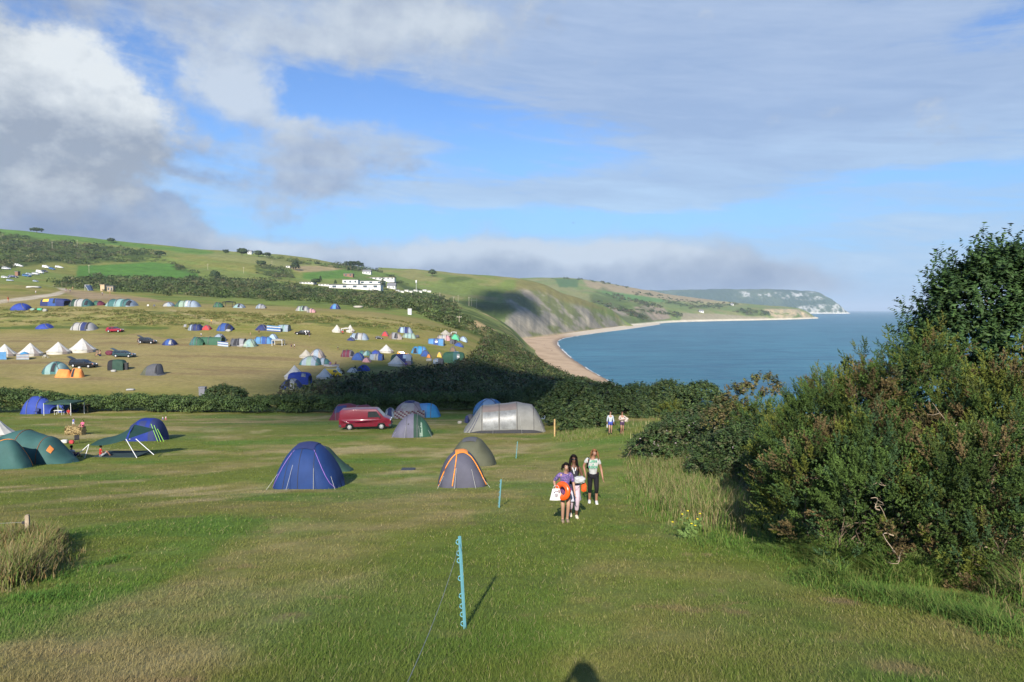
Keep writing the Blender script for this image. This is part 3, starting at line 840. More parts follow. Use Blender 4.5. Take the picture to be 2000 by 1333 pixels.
def grass():
    n = 860000
    py = 803 + (1480 - 803) * rng.random(n) ** 0.85
    px = rng.uniform(-160, 2160, n)
    y = Y_of_row(py) + rng.normal(0, .06, n) * Y_of_row(py) * .2
    x = (px - 1000) / FPX * y * 1.03
    a = fbm(x / .9, y / .6, 3, 901)
    keep = rng.random(n) < .35 + .9 * sstep(a, .3, .6)
    x, y = x[keep], y[keep]; n = len(x)
    z = near_height(x, y)
    c = near_color(x, y)
    lush = sstep(c[:, 1] / (c[:, 0] + 1e-6), 1.05, 1.7)
    h = (0.018 + 0.030 * rng.random(n) ** 1.5) * (0.9 + .35 * lush) * (0.7 + .6 * fbm(x / .5, y / .5, 2, 911)) * (1 + .5 * (rng.random(n) > .96))
    w = np.maximum(0.0032, 0.00085 * y) * rng.uniform(.7, 1.4, n)
    h = h * (1 + .010 * y)
    th = rng.uniform(0, 2 * PI, n); lean = rng.uniform(.3, 2.2, n)
    base = np.column_stack([x, y, z - .006])
    side = np.column_stack([np.cos(th), np.sin(th), np.zeros(n)])
    tip = base + np.column_stack([-np.sin(th) * lean * h, np.cos(th) * lean * h, h])
    v = np.stack([base - side * w[:, None] / 2, base + side * w[:, None] / 2, tip], 1).reshape(-1, 3)
    dry = rng.random(n)
    c = c * rng.uniform(.82, 1.2, n)[:, None]
    c = lerp(c, STRAW * 1.05, (dry > .95) * .8)
    c = lerp(c, np.array((.09, .17, .03)), ((dry < .30) * (lush + .25)).clip(0, 1) * .6)
    o = np_mesh('grass', v, np.arange(n * 3).reshape(n, 3), M_GRASS, colors=np.repeat(c, 3, 0))
    tag(o, kind='stuff')
grass()

def blades(x, y, h, w, c, lean=0.5, droop=0.35, seed_head=None):
    """tall grass: each blade bends over towards its tip"""
    n = len(x); z = near_height(x, y)
    th = rng.uniform(0, 2 * PI, n); ln = rng.uniform(.1, 1.0, n) * lean
    base = np.column_stack([x, y, z - .02]); up = np.array([0, 0, 1.])
    fwd = np.column_stack([np.cos(th), np.sin(th), np.zeros(n)]); side = np.column_stack([-np.sin(th), np.cos(th), np.zeros(n)])
    hh = h[:, None]; ww = w[:, None]
    mid = base + up * hh * .58 + fwd * hh * (ln * .35)[:, None]
    dr = rng.uniform(.2, 1.0, n)[:, None] * droop
    tip = base + up * hh * (1.0 - dr * .5) + fwd * hh * (ln[:, None] + dr)
    v = np.stack([base - side * ww / 2, base + side * ww / 2, mid + side * ww * .42, mid - side * ww * .42, tip + side * ww * .06, tip - side * ww * .06], 1).reshape(-1, 3)
    i = np.arange(n)[:, None] * 6
    f = np.concatenate([i + np.array([[0, 1, 2, 3]]), i + np.array([[3, 2, 4, 5]])])
    return v, f, np.repeat(c, 6, 0)

def in_ground_poly(poly, n):
    """n random ground points inside a polygon drawn on the photographed ground"""
    P = np.array([hit(*q)[:2] for q in poly])
    lo, hi = P.min(0), P.max(0)
    out = []
    tot = 0
    while tot < n:
        q = rng.uniform(lo, hi, (n * 2, 2))
        q = q[in_poly(q[:, 0], q[:, 1], [tuple(r) for r in P])]
        out.append(q); tot += len(q)
    return np.concatenate(out)[:n]

def long_grass():
    parts = []
    def area(poly, n, h0, h1, colors, w=.008, lean=.5, droop=.3, clump=.5):
        q = in_ground_poly(poly, int(n * 2.2)); x, y = q.T
        k = fbm(x / .7, y / .7, 3, 931); m = rng.random(len(x)) < sstep(k, .5 - clump * .4, .5 + clump * .3)
        x, y, k = x[m][:n], y[m][:n], k[m][:n]
        P = np.array([hit(*q_)[:2] for q_ in poly]); dmin = np.full(len(x), 9e9)
        for i in range(len(P)):
            a_, b_ = P[i - 1], P[i]; ab = b_ - a_; t_ = np.clip(((x - a_[0]) * ab[0] + (y - a_[1]) * ab[1]) / (ab @ ab + 1e-9), 0, 1)
            dmin = np.minimum(dmin, np.hypot(x - a_[0] - ab[0] * t_, y - a_[1] - ab[1] * t_))
        e_ = sstep(dmin + (fbm(x / .6, y / .6, 2, 935) - .5) * .7, 0.0, .45 + .02 * y.mean())
        m2 = rng.random(len(x)) < .12 + .88 * e_; x, y, k, e_ = x[m2], y[m2], k[m2], e_[m2]
        h = rng.uniform(h0, h1, len(x)) ** 1.0 * (.6 + .8 * k) * (.40 + .60 * e_)
        ci = rng.integers(0, len(colors), len(x)); c = np.array(colors)[ci] * rng.uniform(.75, 1.25, len(x))[:, None]
        parts.append(blades(x, y, h, w * rng.uniform(.7, 1.5, len(x)) + y * .00022, c, lean, droop))
    G1, G2, G3 = (.082, .165, .026), (.115, .180, .034), (.17, .195, .052)
    S1, S2, S3 = (.29, .245, .12), (.36, .31, .17), (.23, .18, .085)
    # pale seeding grass beside the path
    area([(1215, 900), (1330, 880), (1480, 925), (1510, 1010), (1490, 1060), (1380, 1055), (1290, 1030), (1225, 985)], 17000, .30, .72, [S1, S3, G3, G2, G2, S1, G1], .008, .55, .35, .8)
    area([(1190, 910), (1260, 940), (1330, 1000), (1480, 1050), (1520, 1110), (1340, 1075), (1215, 1000)], 9000, .10, .26, [G1, G2, G2, G3], .007, .9, .4, .8)
    area([(1150, 835), (1250, 812), (1390, 798), (1450, 812), (1340, 856), (1240, 880), (1170, 872)], 9000, .22, .55, [S1, S2, S3, G3, G3, G2], .011, .55, .35, .8)
    area([(1070, 842), (1180, 836), (1190, 858), (1080, 868)], 3500, .14, .40, [S1, G3, G2, G2], .011, .6, .3, .8)
    # lush grass along the foot of the gorse
    area([(1470, 1065), (1560, 1085), (1640, 1120), (1760, 1150), (1900, 1165), (2060, 1200), (2060, 1300), (1930, 1255), (1800, 1205), (1650, 1175), (1520, 1135)], 24000, .07, .22, [G1, G2, G2, (.08, .16, .028), G3], .006, 1.0, .5, .7)
    area([(1530, 1040), (1600, 1050), (1710, 1100), (1710, 1155), (1600, 1150), (1540, 1115)], 8000, .28, .58, [G1, G2, G2, G3], .008, .9, .8, .8)
    area([(1880, 1110), (2080, 1080), (2090, 1250), (1960, 1230)], 8000, .28, .62, [G2, G3, G1, S3], .008, .8, .6, .7)
    area([(1640, 1090), (1900, 1115), (1900, 1165), (1680, 1150)], 6000, .16, .42, [G1, G2, G3], .008, .8, .6, .8)
    # rank grass round the fence post on the left
    area([(-70, 1062), (60, 1036), (135, 1050), (172, 1080), (145, 1115), (60, 1155), (-70, 1195)], 15000, .20, .48, [S1, S3, (.26, .17, .07), G3, G2, G3], .009, .55, .3, .8)
    area([(-70, 1170), (60, 1130), (180, 1075), (280, 1085), (210, 1145), (60, 1210), (-70, 1240)], 9000, .05, .12, [(.07, .17, .025), G1, G2], .007, .9, .3)
    v, f, c = join(parts)
    tag(np_mesh('long_grass', v, f, M_GRASS, colors=c), kind='stuff')
long_grass()

# ---------------------------------------------------------------- bushes
def lobes_of(r, w, d, h, n):
    """a bush as overlapping domes: centres and radii in bush space (base at z = 0)"""
    L = [((0, 0, h * .42), (w * .36, d * .34, h * .50)), ((-w * .2, -d * .22, h * .2), (w * .28, d * .28, h * .26)), ((w * .2, -d * .22, h * .2), (w * .28, d * .28, h * .26))]
    for i in range(n):
        a = r.uniform(0, 2 * PI); q = r.uniform(.45, .95)
        s = r.uniform(.14, .27)
        zc = r.uniform(.10, .72) * h * (1.1 - .45 * q)
        L.append(((math.cos(a) * w * .5 * (1 - s) * q * 1.15, math.sin(a) * d * .5 * (1 - s) * q * 1.15, zc), (w * s, d * s, min(h * s * 1.1, h - zc) * r.uniform(.85, 1.05))))
    return L
def sample_lobes(r, L, n, depth=(0.86, 1.03)):
    wts = np.array([a[0] * a[1] + a[1] * a[2] + a[0] * a[2] for _, a in L]); wts /= wts.sum()
    k = r.choice(len(L), n, p=wts)
    cen = np.array([c for c, _ in L])[k]; rad = np.array([a for _, a in L])[k]
    d = rdir(n, r); d[:, 2] = np.where(d[:, 2] < -.55, -d[:, 2], d[:, 2])
    p = cen + d * rad * r.uniform(*depth, n)[:, None]
    nn = unit(d / rad)
    # drop what lies deep inside another dome or under the ground
    keep = p[:, 2] > 0.02
    for c, a in L:
        q = (((p - np.array(c)) / np.array(a)) ** 2).sum(1)
        keep &= q > .62
    return p[keep], nn[keep], k[keep]

def gorse_mesh(r, w, d, h, n_lobes, n_shoots, brown=.3, yellow=.15, spines=22, sp_len=.045, bare=None, inner=20000):
    L = lobes_of(r, w, d, h, n_lobes)
    # sprays: branched shoots that share one tone
    per = 9
    p, nn, k = sample_lobes(r, L, int(n_shoots * 1.5) // per, (0.80, 1.0))
    m0 = len(p)
    sa = unit(nn * .85 + np.array([0, 0, .62]) + rdir(m0, r) * .40)
    sl0 = r.uniform(.22, .52, m0) * (sp_len / .045) ** .5
    q = p
    pn = fbm(q[:, 0] / .55 + q[:, 2] * .9 + r.uniform(0, 50), q[:, 1] / .55 + q[:, 2] * 1.3, 3, 941)
    pb = sstep(pn + r.normal(0, .02, m0), .71 - brown * .30, .74 - brown * .30)
    py_ = sstep(fbm(q[:, 0] / .6 - q[:, 2] * .7 + r.uniform(0, 50), q[:, 1] / .6 + q[:, 2], 3, 951) + r.normal(0, .04, m0), .66 - yellow * .36, .72 - yellow * .36)
    col = np.array((.045, .076, .017)) * r.uniform(.75, 1.35, len(L))[k][:, None] * r.uniform(.85, 1.2, m0)[:, None]
    col = lerp(col, np.array((.034, .072, .036)), (r.random(m0) < .25) * .6)
    col = lerp(col, np.array((.118, .130, .022)), py_ * .8)
    col = lerp(col, np.array((.112, .078, .036)) * r.uniform(.6, 1.35, m0)[:, None], pb * .92)
    i0 = np.repeat(np.arange(m0), per); n = len(i0)
    tt = np.tile(np.linspace(.0, 1.0, per), m0) + r.uniform(-.05, .05, n)
    su = unit(np.cross(sa, rdir(m0, r))); sv = np.cross(sa, su); an = np.tile(np.arange(per) * 2.4, m0) + r.uniform(0, 6, m0)[i0]
    rd_ = np.cos(an)[:, None] * su[i0] + np.sin(an)[:, None] * sv[i0]
    p = p[i0] + sa[i0] * (sl0[i0] * tt)[:, None]
    ax = unit(sa[i0] * (.85 + .6 * tt)[:, None] + rd_ * .58 + np.array([0, 0, .12]))
    ln = sl0[i0] * (.62 - .30 * tt) * r.uniform(.8, 1.25, n)
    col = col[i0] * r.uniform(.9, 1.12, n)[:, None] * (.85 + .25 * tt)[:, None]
    # spines along each shoot
    m = spines
    t = np.tile(np.linspace(.08, 1.0, m), (n, 1)) + r.uniform(-.04, .04, (n, m))
    u = unit(np.cross(ax, rdir(n, r))); v_ = np.cross(ax, u)
    ang = r.uniform(0, 2 * PI, (n, m))
    rad = np.cos(ang)[..., None] * u[:, None] + np.sin(ang)[..., None] * v_[:, None]
    dirs = unit(rad * .85 + ax[:, None] * r.uniform(.35, .9, (n, m))[..., None])
    b0 = p[:, None] + ax[:, None] * (ln[:, None] * t)[..., None]
    sl = sp_len * .85 * (1.25 - .7 * t) * r.uniform(.7, 1.4, (n, m))
    tip = b0 + dirs * sl[..., None]
    sd = unit(np.cross(dirs, rdir(n * m, r).reshape(n, m, 3))) * .0105 * (sp_len / .045)
    V = np.stack([b0 - sd, b0 + sd, tip], 2).reshape(-1, 3)
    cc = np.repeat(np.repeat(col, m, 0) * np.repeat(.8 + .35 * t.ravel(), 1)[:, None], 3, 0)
    # leafy mass within the bush
    p2, n2, k2 = sample_lobes(r, L, inner, (.50, .84))
    V2, F2 = cards(p2, n2, .046 * (sp_len / .045) * r.uniform(.6, 1.3, len(p2)), 1.5, .9)
    c2 = np.repeat(np.array((.042, .072, .022)) * r.uniform(.7, 1.2, len(p2))[:, None], 4, 0)
    V2 = V2.reshape(-1, 4, 3)[:, [0, 1, 2, 0, 2, 3]].reshape(-1, 3); c2 = c2.reshape(-1, 4, 3)[:, [0, 1, 2, 0, 2, 3]].reshape(-1, 3)
    V = np.concatenate([V, V2]); cc = np.concatenate([cc, c2])
    return V, np.arange(len(V)).reshape(-1, 3), cc, L

def twig_leaf_mesh(r, L, n_twigs, leaves, leaf, tones, spread=.34, up=.35, depth=(0.80, 1.05), aspect=1.9):
    """broad leaved sprays: leaves set along short twigs that point out of the crown"""
    p, nn, k = sample_lobes(r, L, n_twigs, depth)
    n = len(p)
    ax = unit(nn * .8 + np.array([0, 0, up]) + rdir(n, r) * .5)
    ln = spread * r.uniform(.5, 1.3, n)
    t = np.tile(np.linspace(.05, 1.0, leaves), (n, 1))
    u = unit(np.cross(ax, rdir(n, r))); v_ = np.cross(ax, u)
    ang = t * 14 + r.uniform(0, 6, (n, 1))
    out = np.cos(ang)[..., None] * u[:, None] + np.sin(ang)[..., None] * v_[:, None]
    q = p[:, None] + ax[:, None] * (ln[:, None] * t)[..., None] + out * leaf * .55
    nrm = unit(nn[:, None] * .5 + np.array([0, 0, .9]) + out * .3)
    tone = np.array(tones)[r.integers(0, len(tones), n)] * r.uniform(.7, 1.3, n)[:, None]
    V, F = cards(q.reshape(-1, 3), nrm.reshape(-1, 3), leaf * r.uniform(.7, 1.3, n * leaves), aspect, .55)
    cc = np.repeat(np.repeat(tone, leaves, 0) * r.uniform(.8, 1.2, n * leaves)[:, None], 4, 0)
    return V, F, cc

def stems(r, L, n, r0=.03, base=.25):
    P = []
    for i in range(n):
        c, a = L[r.integers(0, len(L))]
        e = np.array(c) + rdir(1, r)[0] * np.array(a) * .5; e[2] = abs(e[2])
        s = np.array([r.normal(0, base * .5), r.normal(0, base * .5), -.05])
        P.append(branch(s, e, r0 * r.uniform(.6, 1.2), .005, .12, 8, r))
    return tubes(P)

def place(px_, Y, dz=0.0):
    x = (px_ - 1000) / FPX * Y * 1.0
    return (x, Y, gz(x, Y) + dz)

def gorse_bush(px_, Y, w, d, h, shoots, brown, yellow, label, seed, spines=22, sp=.045, lob=22, dead=0):
    r = np.random.default_rng(seed)
    o = empty('gorse_bush', place(px_, Y, -.05), 0, label, 'bush', 'gorse and thorn thicket beside the path')
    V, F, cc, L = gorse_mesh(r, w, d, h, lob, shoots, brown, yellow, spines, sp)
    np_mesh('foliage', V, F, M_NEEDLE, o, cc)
    v, f = stems(r, L, 22, .020, w * .35)
    np_mesh('stem', v, f, M_BARK, o, smooth=True)
    if dead:
        for i in range(dead):
            P = []
            c, a = L[r.integers(0, len(L))]
            dr = unit(np.array([r.normal(-.2, .6), -abs(r.normal(.8, .4)), r.uniform(-.2, .9)]))
            s = np.array(c) + dr * np.array(a) * .7; e = s + unit(dr + rdir(1, r)[0] * .7) * r.uniform(.4, .9)
            b = branch(s, e, .014, .004, .16, 8, r); P.append(b)
            for q in range(3):
                j = r.integers(2, 7); P.append(branch(b[j, :3], b[j, :3] + unit(dr + rdir(1, r)[0]) * r.uniform(.12, .35), .007, .002, .15, 5, r))
            P = [P[0]] + P[1:]
            v, f = tubes(P, 4); np_mesh('dead_branch', v, f, M_DEADWOOD, o, smooth=True)
    return o

gorse_bush(1935, 10.9, 2.7, 2.4, 2.55, 7600, .28, .35, 'low dark gorse bush at the right edge of the thicket above rank grass', 11, dead=4)
gorse_bush(1720, 11.8, 2.5, 2.2, 2.75, 7600, .38, .30, 'gorse bush with large brown patches nearest the yellow ragwort side of the path', 12, dead=5)
gorse_bush(1590, 13.6, 1.5, 1.8, 2.15, 4200, .40, .35, 'small browned gorse bush at the front left corner of the thicket', 13, dead=3)
gorse_bush(1660, 15.8, 2.9, 2.4, 3.95, 8600, .22, .25, 'tall green gorse bush in the middle of the thicket below the dead branches', 14)
gorse_bush(1800, 14.4, 3.0, 2.4, 4.85, 10500, .50, .15, 'tallest gorse bush with bare dead branches showing in its brown top', 15, dead=16)
gorse_bush(1975, 13.0, 2.9, 2.3, 4.15, 9400, .45, .35, 'brown and yellow tinged gorse bush under the dark thorn tree', 16, dead=5)
gorse_bush(1555, 19.8, 2.0, 2.2, 3.1, 5200, .25, .25, 'dark gorse bush behind the browned one, next to the bramble bank', 17, 16, .058)
gorse_bush(1610, 23.5, 2.7, 2.4, 4.75, 6600, .10, .15, 'upright green gorse bush standing out against the sea', 18, 16, .062)
gorse_bush(1690, 19.0, 2.3, 2.2, 4.95, 6400, .25, .20, 'gorse bush on the skyline between the sea and the thorn tree', 19, 16, .058)
gorse_bush(1500, 31.0, 3.2, 2.8, 3.6, 5200, .18, .30, 'yellowish gorse bush beside the little wind bent thorn tree', 20, 14, .072)

def thorn_tree():
    r = np.random.default_rng(31)
    o = empty('thorn_tree', place(1950, 17.4), 0, 'dark green thorn tree rising above the gorse at the right edge', 'tree')
    L = [((0, 0, 4.6), (1.7, 1.6, 1.9))]
    for c, a in [((-1.2, -.3, 4.3), (1.0, 1.0, .95)), ((-1.55, -.2, 3.4), (.9, .9, .8)), ((-.65, -.5, 5.6), (.95, .9, .8)), ((.5, -.3, 6.0), (1.1, 1.0, .85)), ((-.2, -1.2, 4.4), (1.0, .7, 1.0)),
                 ((1.3, -.4, 5.2), (1.1, 1.0, 1.2)), ((.6, -1.2, 3.6), (1.2, .8, 1.0)), ((-.9, -1.0, 3.0), (1.1, .8, .8)), ((-2.0, .1, 2.7), (.7, .7, .55)), ((1.6, -.8, 3.6), (1.2, .9, 1.2)), ((.1, -1.0, 5.4), (.8, .7, .7)), ((-1.9, -.6, 3.6), (.7, .7, .7)), ((.9, -.6, 6.3), (.7, .7, .6)), ((-.3, -.4, 6.2), (.5, .5, .5)), ((-1.3, -.8, 2.4), (.9, .8, .8))]:
        L.append((c, a))
    V, F, cc = twig_leaf_mesh(r, L, 13500, 14, .070, [(.030, .064, .017), (.038, .076, .020), (.026, .055, .017), (.048, .088, .023)], .38, .42, (.50, 1.08))
    V2, F2, c2 = twig_leaf_mesh(r, L, 1300, 18, .070, [(.034, .070, .018), (.044, .084, .022)], .80, .85, (.90, 1.20))
    V, F, cc = join([(V, F, cc), (V2, F2, c2)])
    np_mesh('crown', V, F, M_LEAF, o, cc)
    P = [branch((0, 0, -.1), (-.1, 0, 3.2), .14, .08, .05)]
    for c, a in L: P.append(branch((r.normal(0, .1), 0, r.uniform(1.2, 2.8)), np.array(c) + rdir(1, r)[0] * .3, .06, .012, .12, 8, r))
    v, f = tubes(P, 6); np_mesh('trunk', v, f, M_BARK, o, smooth=True)
thorn_tree()

def bent_tree():
    r = np.random.default_rng(32)
    o = empty('thorn_tree', place(1452, 33.0), 0, 'small wind bent thorn tree with open crown against the blue sea', 'tree')
    L = [((1.0, 0, 4.15), (.75, .6, .42)), ((.45, .1, 3.75), (.6, .5, .35)), ((-.35, 0, 3.75), (.45, .5, .30)), ((-.8, 0, 3.1), (.6, .5, .40)), ((-.3, -.2, 2.9), (.7, .6, .45)), ((1.45, 0, 3.85), (.35, .4, .3)),
         ((-1.25, 0, 2.4), (.6, .6, .5)), ((.2, -.2, 2.4), (.7, .6, .4))]
    tones = [(.105, .098, .030), (.085, .095, .026), (.12, .095, .04)]
    V, F, cc = twig_leaf_mesh(r, L, 950, 9, .075, tones, .30, .3, (.55, 1.1))
    np_mesh('crown', V, F, M_LEAF, o, cc)
    P = [branch((0, 0, -.1), (.25, 0, 2.3), .09, .06, .06)]
    for c, a in L: P.append(branch((.1, 0, r.uniform(1.5, 2.2)), np.array(c), .04, .012, .12, 8, r))
    v, f = tubes(P, 6); np_mesh('trunk', v, f, M_BARK, o, smooth=True)
bent_tree()

def bramble(px_, Y, w, d, h, n, label, seed, tones, leaf=.07, flowers=0, name='bramble_bush', group='bramble bank beside the path', lob=12, twl=8, spread=.3):
    r = np.random.default_rng(seed)
    o = empty(name, place(px_, Y, -.05), 0, label, 'bush', group or None)
    L = lobes_of(r, w, d, h, lob)
    V, F, cc = twig_leaf_mesh(r, L, n, twl, leaf, tones, spread, .3, (.80, 1.06))
    np_mesh('foliage', V, F, M_LEAF, o, cc)
    v, f = stems(r, L, 14, .02, w * .5); np_mesh('stem', v, f, M_BARK, o, smooth=True)
    if flowers:
        p, nn, k = sample_lobes(r, L, flowers * 3, (1.04, 1.1)); p, nn = p[:flowers], nn[:flowers]
        V, F = cards(np.repeat(p, 3, 0) + r.normal(0, .02, (len(p) * 3, 3)), np.repeat(nn, 3, 0), .04, 1.1, .5)
        np_mesh('flower', V, F, tint_material('blossom', .7, .2), o, np.tile(np.array((.50, .40, .44)), (len(V), 1)))['kind'] = 'stuff'
    return o
BT = [(.046, .082, .023), (.058, .094, .026), (.038, .066, .021), (.074, .082, .034)]
bramble(1355, 37.0, 6.2, 4.2, 2.5, 4200, 'broad bramble bank with pale blossom nearest the walkers', 41, BT, .085, 160)
bramble(1455, 28.5, 3.6, 3.4, 2.7, 3600, 'dark bramble mound in front of the yellowish gorse', 42, BT, .075, 90)
bramble(1400, 44.0, 5.6, 4.0, 2.9, 3200, 'bramble mound at the back of the bank below the sea', 43, BT, .10, 40)
bramble(1520, 24.5, 2.4, 2.6, 2.5, 2400, 'narrow bramble in shade between the bank and the gorse', 44, BT, .07, 40)
MB = [(.052, .085, .026), (.062, .100, .028), (.042, .072, .024), (.080, .105, .032)]
G_MID = 'bushes behind the two distant walkers'
for i, (px_, Y, w, d, h, n, lab) in enumerate([
    (1118, 66, 5.6, 5.0, 4.4, 3000, 'round green bush right of the long grey tent, tallest of its row'),
    (1140, 58.5, 3.6, 3.2, 2.3, 1900, 'low spreading bush in rough grass beside the wooden stake'),
    (1055, 84, 6.5, 5.0, 4.1, 2300, 'dark bush behind the right end of the long grey tent'),
    (1185, 78, 6.0, 5.0, 3.9, 2600, 'dark green bush behind the walker in the grey top'),
    (1245, 76, 6.2, 5.0, 3.5, 2600, 'dark green bush behind the walker in the pale wrap'),
    (1305, 72, 6.0, 5.0, 3.6, 2400, 'low wide bush below the sea to the right of both distant walkers'),
    (1370, 66, 6.0, 5.0, 3.4, 2400, 'low bush at the end of the row next to the bramble bank'),
    (1265, 66, 3.0, 2.6, 1.5, 1200, 'small bush on the grass verge right of the distant walkers')]):
    bramble(px_, Y, w, d, h, n, lab, 60 + i, MB, .15, 0, 'bush', G_MID, 12, 7, .45)
o = gorse_bush(1312, 64.5, 1.7, 1.6, 1.5, 700, .0, 1.9, 'yellow flowering broom on the verge right of the distant walkers', 72, 9, .10, 7)
o.name = 'broom_bush'; o['group'] = G_MID

def ragwort():
    r = np.random.default_rng(77); g = hit(1352, 1052, (BVH,)); o = empty('ragwort_plant', g, 0, 'yellow flowered ragwort at the edge of the mown path', 'plant')
    P = []; hd = []
    for i in range(9):
        e = np.array([r.normal(-.10, .16), r.normal(0, .10), r.uniform(.25, .62)]); P.append(branch((r.normal(0, .03), 0, -.02), e, .006, .003, .06, 6, r)); hd.append(e)
    v, f = tubes(P, 4); np_mesh('stem', v, f, material('green_stem', (.10, .15, .04), .8), o, smooth=True)
    for e in hd:
        th = np.linspace(0, 2 * PI, 10)[:-1]; V = np.concatenate([[e + [0, 0, .02]], e + np.column_stack([np.cos(th), np.sin(th), th * 0]) * (.024 + .012 * np.sin(th * 3)[:, None])]); F = np.array([(0, 1 + i, 1 + (i + 1) % 9) for i in range(9)]); np_mesh('flower_head', V, F, material('ragwort_yellow', (.62, .50, .02), .7), o)
    q = np.concatenate([b[1:5, :3] for b in P]); q = np.repeat(q, 4, 0) + r.normal(0, .03, (len(q) * 4, 3)); V, F = cards(q, np.tile([0, -.3, 1.], (len(q), 1)), .06, 2.0, .7); np_mesh('foliage', V, F, material('ragwort_leaf', (.10, .16, .04), .8), o)
ragwort()

# ---------------------------------------------------------------- hedge, scrub and trees farther off
def mounds(pos, rad, hgt, per, size, tones, r, tonevar=.25):
    """many leafy mounds in one mesh: pos (n,3), rad, hgt (n,)"""
    n = len(pos)
    k = np.repeat(np.arange(n), per)
    d = rdir(n * per, r); d[:, 2] = np.abs(d[:, 2]) * 1.0 - .05
    lump = 1 + .28 * np.sin(d[:, 0] * 5 + k * 1.7) * np.cos(d[:, 1] * 4.3 + k * 2.9) + r.normal(0, .08, len(k))
    sc = np.column_stack([rad[k], rad[k], hgt[k]])
    p = pos[k] + d * sc * lump[:, None]
    nn = unit(d / sc)
    tone = np.array(tones)[r.integers(0, len(tones), n)] * r.uniform(1 - tonevar, 1 + tonevar, n)[:, None]
    s = size * rad[k] * r.uniform(.6, 1.4, len(k))
    V, F = cards(p, nn, s, 1.4, .65)
    c = np.repeat(tone[k] * r.uniform(.75, 1.25, len(k))[:, None], 4, 0)
    return V, F, c

def hedge():
    r = np.random.default_rng(51)
    n = 1500
    px_ = r.uniform(-120, 1075, n); Y = 88 + r.normal(0, .75, n) + 1.5 * np.sin(px_ / 130)
    x = (px_ - 1000) / FPX * Y; z = gz_np(x, Y)
    top = 2.0 + .7 * fbm(px_ / 60.0, px_ * 0, 3, 961) + 1.5 * sstep(px_, 150, 20) + .35 * sstep(px_, 560, 700)
    zc = z + r.uniform(.1, .72, n) * top
    V, F, c = mounds(np.column_stack([x, Y, zc]), r.uniform(.45, .85, n), r.uniform(.4, .75, n), 110, .20, [(.062, .105, .026), (.052, .088, .024), (.080, .118, .030), (.045, .075, .022)], r)
    o = np_mesh('hedge', V, F, M_LEAF, None, c)
    tag(o, 'long field hedge dividing the near meadow from the campsite', 'hedge')
hedge()
bramble(432, 97, 5.6, 4.0, 2.6, 2300, 'rounded dark bush rising behind the hedge beside the grey cabinet', 81, MB, .16, 0, 'bush', None, 12, 7, .45)

SCRUB_TONES = [(.042, .070, .019), (.055, .084, .022), (.032, .052, .017), (.072, .090, .028), (.098, .105, .036), (.085, .072, .036)]
def cliff_scrub():
    r = np.random.default_rng(52)
    poly = [(540, 802), (560, 770), (620, 757), (720, 741), (800, 731), (880, 722), (925, 702), (945, 668), (975, 662), (1010, 684), (1060, 716), (1120, 746), (1200, 762), (1260, 780), (1390, 792), (1400, 806), (1000, 806)]
    pts = []
    q = np.column_stack([r.uniform(-40, 40, 16000), r.uniform(92, 330, 16000)])
    z = np.array([gz(a, b) for a, b in q]); v = np.column_stack([q, z])
    px_, py_ = project(v); m = in_poly(px_, py_, poly) & (r.random(len(q)) < 1.0)
    v = v[m][:3400]
    n = len(v); rad = (.6 + 1.6 * r.random(n) ** 2) * (1 + .0012 * v[:, 1]); hgt = rad * r.uniform(.65, 1.15, n) * sstep(v[:, 0], 24, 0) + rad * .8 * sstep(v[:, 0], 0, 24)
    V, F, c = mounds(v, rad, hgt, 130, .15, SCRUB_TONES, r, .45)
    o = np_mesh('scrub', V, F, M_LEAF, None, c); tag(o, kind='stuff')
cliff_scrub()

